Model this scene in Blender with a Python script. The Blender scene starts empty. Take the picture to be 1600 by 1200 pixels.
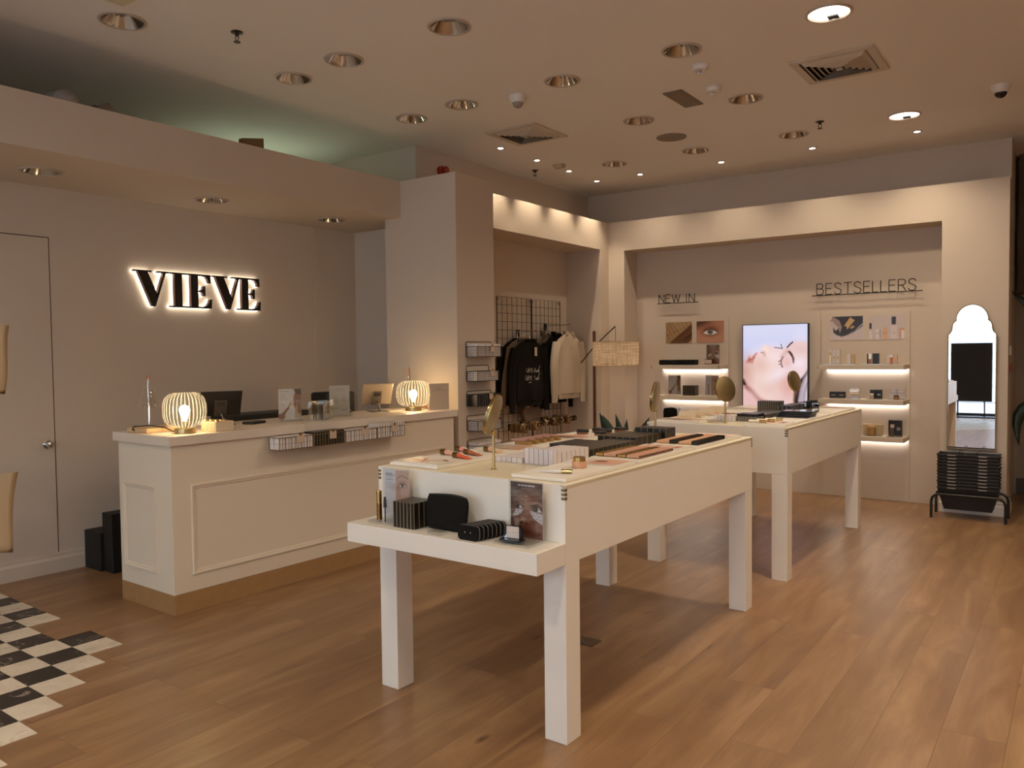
import bpy, bmesh, math, random
import numpy as np
from mathutils import Matrix, Vector
random.seed(7)
PI = math.pi
SC = bpy.context.scene
COL = SC.collection

# ------------------------------------------------------------------ camera, exposure, world
RT, RC = -0.0121, -0.0248          # the tables and the counter stand a touch askew of the room
CR = Vector((0.8136127, 0.5812976, -0.0112903))
CU = Vector((-0.0129715, 0.0375628, 0.9992101))
CF = Vector((-0.5812625, 0.8128236, -0.0381018))
cam_d = bpy.data.cameras.new('camera')
cam = bpy.data.objects.new('camera', cam_d)
COL.objects.link(cam)
cam.matrix_world = Matrix(((CR.x, CU.x, -CF.x, 0), (CR.y, CU.y, -CF.y, 0), (CR.z, CU.z, -CF.z, 1.3), (0, 0, 0, 1)))
cam_d.sensor_width = 36
cam_d.sensor_fit = 'HORIZONTAL'
cam_d.lens = 1250.15 * 36 / 1600
cam_d.clip_start = 0.05
cam_d.clip_end = 100
SC.camera = cam
SC.view_settings.view_transform = 'Standard'
SC.view_settings.look = 'None'
SC.view_settings.exposure = 0.14
SC.view_settings.gamma = 1.0
SC.view_settings.use_curve_mapping = False
try:
    SC.cycles.max_bounces = 8
    SC.cycles.diffuse_bounces = 5
    SC.cycles.transparent_max_bounces = 12
    SC.cycles.caustics_reflective = False
    SC.cycles.caustics_refractive = False
    SC.cycles.sample_clamp_indirect = 4.0
    SC.cycles.use_denoising = True
except Exception:
    pass

world = bpy.data.worlds.new('world')
SC.world = world
world.use_nodes = True
bgn = world.node_tree.nodes['Background']
bgn.inputs['Color'].default_value = (0.60, 0.75, 1.0, 1)
bgn.inputs['Strength'].default_value = 6.4

CEIL = 2.95


def rot(k, x, y):
    a = {'R': 0.0, 'T': RT, 'C': RC}[k]
    c, s = math.cos(a), math.sin(a)
    return x * c - y * s, x * s + y * c, a


def area(name, loc, sx, sy, power, color, rotation=(0, 0, 0), shape='RECTANGLE', spread=PI, parent=None):
    d = bpy.data.lights.new(name, 'AREA')
    d.shape = shape
    d.size = sx
    if shape in ('RECTANGLE', 'ELLIPSE'):
        d.size_y = sy
    d.energy = power
    d.color = color
    d.spread = spread
    o = bpy.data.objects.new(name, d)
    COL.objects.link(o)
    o.location = loc
    o.rotation_euler = rotation
    if parent:
        o.parent = parent
    return o


def point(name, loc, power, color, r=0.02, parent=None):
    d = bpy.data.lights.new(name, 'POINT')
    d.energy = power
    d.color = color
    d.shadow_soft_size = r
    o = bpy.data.objects.new(name, d)
    COL.objects.link(o)
    o.location = loc
    if parent:
        o.parent = parent
    return o


WARM = (1.0, 0.78, 0.54)
WARM2 = (1.0, 0.84, 0.63)
# the shop front: sky light comes in through the glass behind the camera
portal = area('shop_window_portal', (-1.4, -3.16, 1.45), 6.6, 2.5, 1.0, (1, 1, 1), (PI / 2, 0, 0))
portal.data.cycles.is_portal = True

# ------------------------------------------------------------------ materials
_mats = {}


def lin(c):
    return tuple(((v / 12.92) if v <= 0.04045 else ((v + 0.055) / 1.055) ** 2.4) for v in c[:3])


def rgb(h):
    h = h.lstrip('#')
    return lin(tuple(int(h[i:i + 2], 16) / 255 for i in (0, 2, 4)))


def mat(name, color='#808080', rough=0.5, metal=0.0, spec=0.5, emit=None, estr=0.0, trans=0.0, bump=0.0, bscale=200.0, coat=0.0, vary=0.0):
    if name in _mats:
        return _mats[name]
    m = bpy.data.materials.new(name)
    m.use_nodes = True
    n = m.node_tree
    b = n.nodes['Principled BSDF']
    col = rgb(color) if isinstance(color, str) else color
    b.inputs['Base Color'].default_value = (*col, 1)
    b.inputs['Roughness'].default_value = rough
    b.inputs['Metallic'].default_value = metal
    b.inputs['Specular IOR Level'].default_value = spec
    b.inputs['Coat Weight'].default_value = coat
    b.inputs['Transmission Weight'].default_value = trans
    if emit:
        b.inputs['Emission Color'].default_value = (*(rgb(emit) if isinstance(emit, str) else emit), 1)
        b.inputs['Emission Strength'].default_value = estr
    if bump or vary:
        tc = n.nodes.new('ShaderNodeTexCoord')
        nz = n.nodes.new('ShaderNodeTexNoise')
        nz.inputs['Scale'].default_value = bscale
        nz.inputs['Detail'].default_value = 3
        n.links.new(tc.outputs['Object'], nz.inputs['Vector'])
        if bump:
            bp = n.nodes.new('ShaderNodeBump')
            bp.inputs['Strength'].default_value = bump
            bp.inputs['Distance'].default_value = 0.002
            n.links.new(nz.outputs['Fac'], bp.inputs['Height'])
            n.links.new(bp.outputs['Normal'], b.inputs['Normal'])
        if vary:
            mx = n.nodes.new('ShaderNodeMixRGB')
            mx.inputs['Color1'].default_value = (*[c * (1 - vary) for c in col], 1)
            mx.inputs['Color2'].default_value = (*[min(1, c * (1 + vary)) for c in col], 1)
            n.links.new(nz.outputs['Fac'], mx.inputs['Fac'])
            n.links.new(mx.outputs['Color'], b.inputs['Base Color'])
    _mats[name] = m
    return m


def emat(name, color, strength):
    if name in _mats:
        return _mats[name]
    m = bpy.data.materials.new(name)
    m.use_nodes = True
    n = m.node_tree
    n.nodes.clear()
    e = n.nodes.new('ShaderNodeEmission')
    e.inputs['Color'].default_value = (*(rgb(color) if isinstance(color, str) else color), 1)
    e.inputs['Strength'].default_value = strength
    o = n.nodes.new('ShaderNodeOutputMaterial')
    n.links.new(e.outputs[0], o.inputs[0])
    _mats[name] = m
    return m


def clear(name, tint=(1, 1, 1), gloss=0.08, ribs=0.0, nrib=60, rough=0.03):
    """thin clear sheet: mostly lets light through, with a glossy skin; ribs = share of milky flutes round the z axis"""
    if name in _mats:
        return _mats[name]
    m = bpy.data.materials.new(name)
    m.use_nodes = True
    n = m.node_tree
    n.nodes.clear()
    o = n.nodes.new('ShaderNodeOutputMaterial')
    t = n.nodes.new('ShaderNodeBsdfTransparent')
    t.inputs[0].default_value = (*tint, 1)
    g = n.nodes.new('ShaderNodeBsdfGlossy')
    g.inputs['Roughness'].default_value = rough
    lw = n.nodes.new('ShaderNodeLayerWeight')
    lw.inputs['Blend'].default_value = 0.35
    ma = n.nodes.new('ShaderNodeMath')
    ma.operation = 'MULTIPLY_ADD'
    ma.inputs[1].default_value = 0.7
    ma.inputs[2].default_value = gloss
    n.links.new(lw.outputs['Fresnel'], ma.inputs[0])
    ge = n.nodes.new('ShaderNodeNewGeometry')
    fb = n.nodes.new('ShaderNodeMath')
    fb.operation = 'SUBTRACT'
    fb.inputs[0].default_value = 1.0
    n.links.new(ge.outputs['Backfacing'], fb.inputs[1])
    fm = n.nodes.new('ShaderNodeMath')
    fm.operation = 'MULTIPLY'
    n.links.new(ma.outputs[0], fm.inputs[0])
    n.links.new(fb.outputs[0], fm.inputs[1])
    mx = n.nodes.new('ShaderNodeMixShader')
    n.links.new(fm.outputs[0], mx.inputs[0])
    n.links.new(t.outputs[0], mx.inputs[1])
    n.links.new(g.outputs[0], mx.inputs[2])
    last = mx
    if ribs:
        tc = n.nodes.new('ShaderNodeTexCoord')
        sp = n.nodes.new('ShaderNodeSeparateXYZ')
        n.links.new(tc.outputs['Object'], sp.inputs[0])
        at = n.nodes.new('ShaderNodeMath')
        at.operation = 'ARCTAN2'
        n.links.new(sp.outputs['X'], at.inputs[0])
        n.links.new(sp.outputs['Y'], at.inputs[1])
        mu = n.nodes.new('ShaderNodeMath')
        mu.operation = 'MULTIPLY'
        mu.inputs[1].default_value = nrib
        n.links.new(at.outputs[0], mu.inputs[0])
        si = n.nodes.new('ShaderNodeMath')
        si.operation = 'SINE'
        n.links.new(mu.outputs[0], si.inputs[0])
        mr = n.nodes.new('ShaderNodeMapRange')
        mr.inputs['From Min'].default_value = 0.2
        mr.inputs['From Max'].default_value = 1.0
        mr.inputs['To Min'].default_value = 0.02
        mr.inputs['To Max'].default_value = ribs
        n.links.new(si.outputs[0], mr.inputs['Value'])
        tl = n.nodes.new('ShaderNodeBsdfTranslucent')
        tl.inputs[0].default_value = (0.95, 0.93, 0.88, 1)
        m2 = n.nodes.new('ShaderNodeMixShader')
        n.links.new(mr.outputs[0], m2.inputs[0])
        n.links.new(mx.outputs[0], m2.inputs[1])
        n.links.new(tl.outputs[0], m2.inputs[2])
        last = m2
    n.links.new(last.outputs[0], o.inputs[0])
    _mats[name] = m
    return m


def wood_floor():
    m = bpy.data.materials.new('oak_planks')
    m.use_nodes = True
    n = m.node_tree
    b = n.nodes['Principled BSDF']
    L = n.links.new

    def N(t, **k):
        x = n.nodes.new(t)
        for a, v in k.items():
            setattr(x, a, v)
        return x
    tc = N('ShaderNodeTexCoord')
    mp = N('ShaderNodeMapping')
    mp.inputs['Rotation'].default_value = (0, 0, PI / 2)
    L(tc.outputs['Object'], mp.inputs['Vector'])
    br = N('ShaderNodeTexBrick')
    br.offset = 0.37
    br.offset_frequency = 2
    br.inputs['Color1'].default_value = (0.05, 0.05, 0.05, 1)
    br.inputs['Color2'].default_value = (0.95, 0.95, 0.95, 1)
    br.inputs['Mortar'].default_value = (0.5, 0.5, 0.5, 1)
    br.inputs['Scale'].default_value = 1.0
    br.inputs['Mortar Size'].default_value = 0.0012
    br.inputs['Mortar Smooth'].default_value = 0.3
    br.inputs['Brick Width'].default_value = 1.28
    br.inputs['Row Height'].default_value = 0.19
    L(mp.outputs[0], br.inputs['Vector'])
    # stretched grain, shifted per plank
    ad = N('ShaderNodeVectorMath', operation='MULTIPLY')
    ad.inputs[1].default_value = (37.0, 11.0, 0.0)
    L(br.outputs['Color'], ad.inputs[0])
    av = N('ShaderNodeVectorMath', operation='ADD')
    L(mp.outputs[0], av.inputs[0])
    L(ad.outputs[0], av.inputs[1])
    ms = N('ShaderNodeMapping')
    ms.inputs['Scale'].default_value = (0.8, 5.0, 1)
    L(av.outputs[0], ms.inputs['Vector'])
    n1 = N('ShaderNodeTexNoise')
    n1.inputs['Scale'].default_value = 1.6
    n1.inputs['Detail'].default_value = 6
    n1.inputs['Roughness'].default_value = 0.62
    n1.inputs['Distortion'].default_value = 0.6
    L(ms.outputs[0], n1.inputs['Vector'])
    m3 = N('ShaderNodeMapping')
    m3.inputs['Scale'].default_value = (3.0, 70.0, 1)
    L(av.outputs[0], m3.inputs['Vector'])
    n2 = N('ShaderNodeTexNoise')
    n2.inputs['Scale'].default_value = 1.5
    n2.inputs['Detail'].default_value = 4
    L(m3.outputs[0], n2.inputs['Vector'])
    cr = N('ShaderNodeValToRGB')
    e = cr.color_ramp.elements
    e[0].position, e[0].color = 0.25, (*rgb('#7a583e'), 1)
    e[1].position, e[1].color = 0.75, (*rgb('#a9855f'), 1)
    k = e.new(0.5)
    k.color = (*rgb('#8f6c4a'), 1)
    L(n1.outputs['Fac'], cr.inputs[0])
    mx = N('ShaderNodeMixRGB', blend_type='MULTIPLY')
    mx.inputs['Fac'].default_value = 0.28
    gr = N('ShaderNodeValToRGB')
    gr.color_ramp.elements[0].position = 0.3
    gr.color_ramp.elements[0].color = (0.62, 0.58, 0.54, 1)
    gr.color_ramp.elements[1].position = 0.65
    gr.color_ramp.elements[1].color = (1, 1, 1, 1)
    L(n2.outputs['Fac'], gr.inputs[0])
    L(cr.outputs[0], mx.inputs['Color1'])
    L(gr.outputs[0], mx.inputs['Color2'])
    # plank to plank tone
    pt = N('ShaderNodeMapRange')
    pt.inputs['To Min'].default_value = 0.93
    pt.inputs['To Max'].default_value = 1.06
    L(br.outputs['Color'], pt.inputs['Value'])
    mv = N('ShaderNodeVectorMath', operation='MULTIPLY')
    L(mx.outputs[0], mv.inputs[0])
    L(pt.outputs[0], mv.inputs[1])
    # knots
    mk = N('ShaderNodeMapping')
    mk.inputs['Scale'].default_value = (1.15, 2.6, 1)
    L(av.outputs[0], mk.inputs['Vector'])
    vo = N('ShaderNodeTexVoronoi')
    vo.inputs['Scale'].default_value = 1.3
    L(mk.outputs[0], vo.inputs['Vector'])
    kr = N('ShaderNodeMapRange')
    kr.inputs['From Min'].default_value = 0.02
    kr.inputs['From Max'].default_value = 0.07
    kr.inputs['To Min'].default_value = 0.42
    kr.inputs['To Max'].default_value = 1.0
    L(vo.outputs['Distance'], kr.inputs['Value'])
    mw = N('ShaderNodeVectorMath', operation='MULTIPLY')
    L(mv.outputs[0], mw.inputs[0])
    L(kr.outputs[0], mw.inputs[1])
    # seams
    sm = N('ShaderNodeMapRange')
    sm.inputs['To Min'].default_value = 1.0
    sm.inputs['To Max'].default_value = 0.55
    L(br.outputs['Fac'], sm.inputs['Value'])
    mz = N('ShaderNodeVectorMath', operation='MULTIPLY')
    L(mw.outputs[0], mz.inputs[0])
    L(sm.outputs[0], mz.inputs[1])
    L(mz.outputs[0], b.inputs['Base Color'])
    rr = N('ShaderNodeMapRange')
    rr.inputs['To Min'].default_value = 0.26
    rr.inputs['To Max'].default_value = 0.42
    L(n2.outputs['Fac'], rr.inputs['Value'])
    L(rr.outputs[0], b.inputs['Roughness'])
    bp = N('ShaderNodeBump')
    bp.inputs['Strength'].default_value = 0.12
    bp.inputs['Distance'].default_value = 0.002
    L(n2.outputs['Fac'], bp.inputs['Height'])
    L(bp.outputs[0], b.inputs['Normal'])
    return m


def marble(name, c1, c2, vein):
    m = bpy.data.materials.new(name)
    m.use_nodes = True
    n = m.node_tree
    b = n.nodes['Principled BSDF']
    tc = n.nodes.new('ShaderNodeTexCoord')
    nz = n.nodes.new('ShaderNodeTexNoise')
    nz.inputs['Scale'].default_value = 7
    nz.inputs['Detail'].default_value = 8
    nz.inputs['Distortion'].default_value = 1.2
    n.links.new(tc.outputs['Object'], nz.inputs['Vector'])
    cr = n.nodes.new('ShaderNodeValToRGB')
    e = cr.color_ramp.elements
    e[0].position, e[0].color = 0.3, (*rgb(c1), 1)
    e[1].position, e[1].color = 0.8, (*rgb(c2), 1)
    for p, c in ((0.585, c2), (0.6, vein), (0.615, c2)):
        k = e.new(p)
        k.color = (*rgb(c), 1)
    n.links.new(nz.outputs['Fac'], cr.inputs[0])
    n.links.new(cr.outputs[0], b.inputs['Base Color'])
    b.inputs['Roughness'].default_value = 0.35
    return m


def linen(name, c1, c2, emit=0.0):
    m = bpy.data.materials.new(name)
    m.use_nodes = True
    n = m.node_tree
    n.nodes.clear()
    tc = n.nodes.new('ShaderNodeTexCoord')
    outs = []
    for sc in ((6, 6, 260), (150, 150, 8)):
        mp = n.nodes.new('ShaderNodeMapping')
        mp.inputs['Scale'].default_value = sc
        n.links.new(tc.outputs['Object'], mp.inputs[0])
        nz = n.nodes.new('ShaderNodeTexNoise')
        nz.inputs['Scale'].default_value = 1.0
        nz.inputs['Detail'].default_value = 2
        n.links.new(mp.outputs[0], nz.inputs['Vector'])
        outs.append(nz.outputs['Fac'])
    a = n.nodes.new('ShaderNodeMath')
    a.operation = 'ADD'
    n.links.new(outs[0], a.inputs[0])
    n.links.new(outs[1], a.inputs[1])
    cr = n.nodes.new('ShaderNodeValToRGB')
    e = cr.color_ramp.elements
    e[0].position, e[0].color = 0.35, (*rgb(c1), 1)
    e[1].position, e[1].color = 0.65, (*rgb(c2), 1)
    h = n.nodes.new('ShaderNodeMath')
    h.operation = 'MULTIPLY'
    h.inputs[1].default_value = 0.5
    n.links.new(a.outputs[0], h.inputs[0])
    n.links.new(h.outputs[0], cr.inputs[0])
    d = n.nodes.new('ShaderNodeBsdfDiffuse')
    t = n.nodes.new('ShaderNodeBsdfTranslucent')
    n.links.new(cr.outputs[0], d.inputs[0])
    n.links.new(cr.outputs[0], t.inputs[0])
    mx = n.nodes.new('ShaderNodeMixShader')
    mx.inputs[0].default_value = 0.55
    n.links.new(d.outputs[0], mx.inputs[1])
    n.links.new(t.outputs[0], mx.inputs[2])
    o = n.nodes.new('ShaderNodeOutputMaterial')
    n.links.new(mx.outputs[0], o.inputs[0])
    return m


def art_mat(name, estr=None, rough=0.35):
    if name in _mats:
        return _mats[name]
    m = bpy.data.materials.new(name)
    m.use_nodes = True
    n = m.node_tree
    if estr is not None:
        n.nodes.clear()
    a = n.nodes.new('ShaderNodeAttribute')
    a.attribute_name = 'Col'
    if estr is None:
        b = n.nodes['Principled BSDF']
        b.inputs['Roughness'].default_value = rough
        n.links.new(a.outputs['Color'], b.inputs['Base Color'])
    else:
        e = n.nodes.new('ShaderNodeEmission')
        e.inputs['Strength'].default_value = estr
        n.links.new(a.outputs['Color'], e.inputs[0])
        o = n.nodes.new('ShaderNodeOutputMaterial')
        n.links.new(e.outputs[0], o.inputs[0])
    _mats[name] = m
    return m


WALL = mat('wall_paint', '#cbbaa7', 0.75, spec=0.25, bump=0.12, bscale=350)
CEILM = mat('ceiling_paint', '#e6e0d9', 0.85, spec=0.2)
WHITE = mat('cream_lacquer', '#e9e0d2', 0.38, spec=0.4, bump=0.03, bscale=500)
TOPM = mat('counter_top_laminate', '#d9c9b6', 0.4, spec=0.4)
BLACK = mat('black_plastic', '#15120f', 0.45)
WIRE = mat('black_wire', '#0d0b0a', 0.5, metal=0.2)
GOLD = mat('brushed_gold', '#c9a667', 0.22, metal=1.0)
BRASS = mat('satin_brass', '#c8b180', 0.3, metal=1.0)
CHROME = mat('chrome', '#d8d8dc', 0.12, metal=1.0)
MIRROR = mat('mirror_glass', '#f2f2f2', 0.01, metal=1.0)
ACRYL = clear('clear_acrylic', (0.93, 0.94, 0.94), 0.14)
BACKG = mat('brass_back', '#a8956c', 0.42, metal=1.0)
GLASS = clear('clear_glass', (0.98, 0.98, 0.97), 0.04)
PAPER = mat('white_card', '#e9e4df', 0.6)
CREAMP = mat('cream_board', '#e0d3b4', 0.3, spec=0.5)
OAK = mat('light_wood', '#c9a77c', 0.5, vary=0.15, bscale=30)
WALNUT = mat('walnut_wood', '#5a2f1c', 0.4, vary=0.3, bscale=25)


# ------------------------------------------------------------------ mesh building
class MB:
    def __init__(s):
        s.v, s.f, s.m = [], [], []

    def add(s, vs, fs, mi=0):
        o = len(s.v)
        s.v += [tuple(p) for p in vs]
        for f in fs:
            s.f.append(tuple(i + o for i in f))
            s.m.append(mi)
        return s

    def box(s, x0, x1, y0, y1, z0, z1, mi=0):
        return s.add([(x0, y0, z0), (x1, y0, z0), (x1, y1, z0), (x0, y1, z0), (x0, y0, z1), (x1, y0, z1), (x1, y1, z1), (x0, y1, z1)],
                     [(0, 3, 2, 1), (4, 5, 6, 7), (0, 1, 5, 4), (1, 2, 6, 5), (2, 3, 7, 6), (3, 0, 4, 7)], mi)

    def lathe(s, prof, seg=32, c=(0, 0, 0), ax='z', mi=0, cap=True):
        vs = []
        for r, z in prof:
            for i in range(seg):
                a = 2 * PI * i / seg
                x, y = r * math.cos(a), r * math.sin(a)
                vs.append({'z': (x, y, z), 'y': (x, z, y), 'x': (z, x, y)}[ax])
        vs = [(p[0] + c[0], p[1] + c[1], p[2] + c[2]) for p in vs]
        fs = []
        n = len(prof)
        for j in range(n - 1):
            for i in range(seg):
                k = (i + 1) % seg
                q = (j * seg + i, j * seg + k, (j + 1) * seg + k, (j + 1) * seg + i)
                fs.append(q if ax != 'y' else q[::-1])
        if cap:
            a = tuple(range(seg))
            b = tuple((n - 1) * seg + i for i in range(seg))
            fs += [a[::-1] if ax != 'y' else a, b if ax != 'y' else b[::-1]]
        return s.add(vs, fs, mi)

    def cyl(s, c, r, h, seg=24, ax='z', mi=0, r2=None):
        return s.lathe([(r, 0), (r if r2 is None else r2, h)], seg, c, ax, mi)

    def tube(s, pts, r, seg=6, mi=0, closed=False, rs=None):
        P = [Vector(p) for p in pts]
        n = len(P)
        vs = []
        up = None
        for i in range(n):
            if closed:
                t = (P[(i + 1) % n] - P[i - 1])
            else:
                t = P[min(i + 1, n - 1)] - P[max(i - 1, 0)]
            if t.length < 1e-9:
                t = Vector((0, 0, 1))
            t.normalize()
            if up is None:
                up = Vector((0, 0, 1)) if abs(t.z) < 0.9 else Vector((1, 0, 0))
            a = t.cross(up)
            if a.length < 1e-6:
                a = t.orthogonal()
            a.normalize()
            up = a.cross(t).normalized()
            rr = rs[i] if rs else r
            for k in range(seg):
                q = 2 * PI * k / seg + PI / 4
                vs.append(P[i] + a * math.cos(q) * rr + up * math.sin(q) * rr)
        fs = []
        m = n if closed else n - 1
        for i in range(m):
            j = (i + 1) % n
            for k in range(seg):
                l = (k + 1) % seg
                fs.append((i * seg + k, i * seg + l, j * seg + l, j * seg + k))
        if not closed:
            fs += [tuple(range(seg))[::-1], tuple((n - 1) * seg + k for k in range(seg))]
        return s.add(vs, fs, mi)

    def prism(s, poly, d0, d1, fn, mi=0):
        """poly: (u, v) outline; fn(u, v, d) -> xyz"""
        n = len(poly)
        vs = [fn(u, v, d0) for u, v in poly] + [fn(u, v, d1) for u, v in poly]
        fs = [tuple(range(n)), tuple(range(2 * n - 1, n - 1, -1))]
        for i in range(n):
            j = (i + 1) % n
            fs.append((i, i + n, j + n, j))
        return s.add(vs, fs, mi)

    def sph(s, c, r, seg=12, rings=8, mi=0, sc=(1, 1, 1)):
        vs = [(c[0], c[1], c[2] - r * sc[2])]
        for j in range(1, rings):
            p = PI * j / rings - PI / 2
            for i in range(seg):
                a = 2 * PI * i / seg
                vs.append((c[0] + r * sc[0] * math.cos(p) * math.cos(a), c[1] + r * sc[1] * math.cos(p) * math.sin(a), c[2] + r * sc[2] * math.sin(p)))
        vs.append((c[0], c[1], c[2] + r * sc[2]))
        fs = []
        for i in range(seg):
            k = (i + 1) % seg
            fs.append((0, 1 + k, 1 + i))
            for j in range(rings - 2):
                a = 1 + j * seg
                fs.append((a + i, a + k, a + seg + k, a + seg + i))
            a = 1 + (rings - 2) * seg
            fs.append((a + i, a + k, len(vs) - 1))
        return s.add(vs, fs, mi)

    def build(s, name, mats, parent=None, smooth=False, bevel=0.0, fix=True):
        me = bpy.data.meshes.new(name)
        me.from_pydata(s.v, [], s.f)
        if fix:
            bm = bmesh.new()
            bm.from_mesh(me)
            bmesh.ops.recalc_face_normals(bm, faces=bm.faces)
            bm.to_mesh(me)
            bm.free()
        if not isinstance(mats, (list, tuple)):
            mats = [mats]
        for m in mats:
            me.materials.append(m)
        if any(s.m):
            me.polygons.foreach_set('material_index', s.m)
        if smooth:
            me.polygons.foreach_set('use_smooth', [True] * len(me.polygons))
            try:
                me.set_sharp_from_angle(angle=math.radians(35))
            except Exception:
                pass
        me.update()
        o = bpy.data.objects.new(name, me)
        COL.objects.link(o)
        if parent:
            o.parent = parent
        if bevel:
            b = o.modifiers.new('edge', 'BEVEL')
            b.width = bevel
            b.segments = 2
            b.limit_method = 'ANGLE'
        return o


def BX(x0, x1, y0, y1, z0, z1):
    return MB().box(x0, x1, y0, y1, z0, z1)


def place(o, k, x, y, z, rz=0.0):
    X, Y, a = rot(k, x, y)
    o.location = (X, Y, z)
    o.rotation_euler = (0, 0, a + rz)
    return o


def tag(o, label, cat, group=None):
    o['label'] = label
    o['category'] = cat
    if group:
        o['group'] = group
    return o


def thing(name, label, cat, k, x, y, z, rz=0.0, group=None):
    o = bpy.data.objects.new(name, None)
    o.empty_display_size = 0.05
    COL.objects.link(o)
    place(o, k, x, y, z, rz)
    return tag(o, label, cat, group)


def struct(name, mb, m, k='R', bevel=0.0, smooth=False):
    o = mb.build(name, m, None, smooth, bevel)
    place(o, k, 0, 0, 0)
    o['kind'] = 'structure'
    return o


def copy_tree(o, parent=None):
    c = o.copy()
    COL.objects.link(c)
    if parent is not None:
        c.parent = parent
        c.matrix_parent_inverse = o.matrix_parent_inverse
    for ch in [q for q in bpy.data.objects if q.parent == o]:
        copy_tree(ch, c)
    return c


_kids = {}


def dup(proto, label, k, x, y, z, rz=0.0, group=None):
    key = proto.name
    if key not in _kids:
        _kids[key] = [(q, [r for r in bpy.data.objects if r.parent == q]) for q in bpy.data.objects if q.parent == proto]
    c = proto.copy()
    COL.objects.link(c)
    for q, sub in _kids[key]:
        d = q.copy()
        COL.objects.link(d)
        d.parent = c
        for r in sub:
            e = r.copy()
            COL.objects.link(e)
            e.parent = d
    c['label'] = label
    if group:
        c['group'] = group
    place(c, k, x, y, z, rz)
    return c


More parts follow.
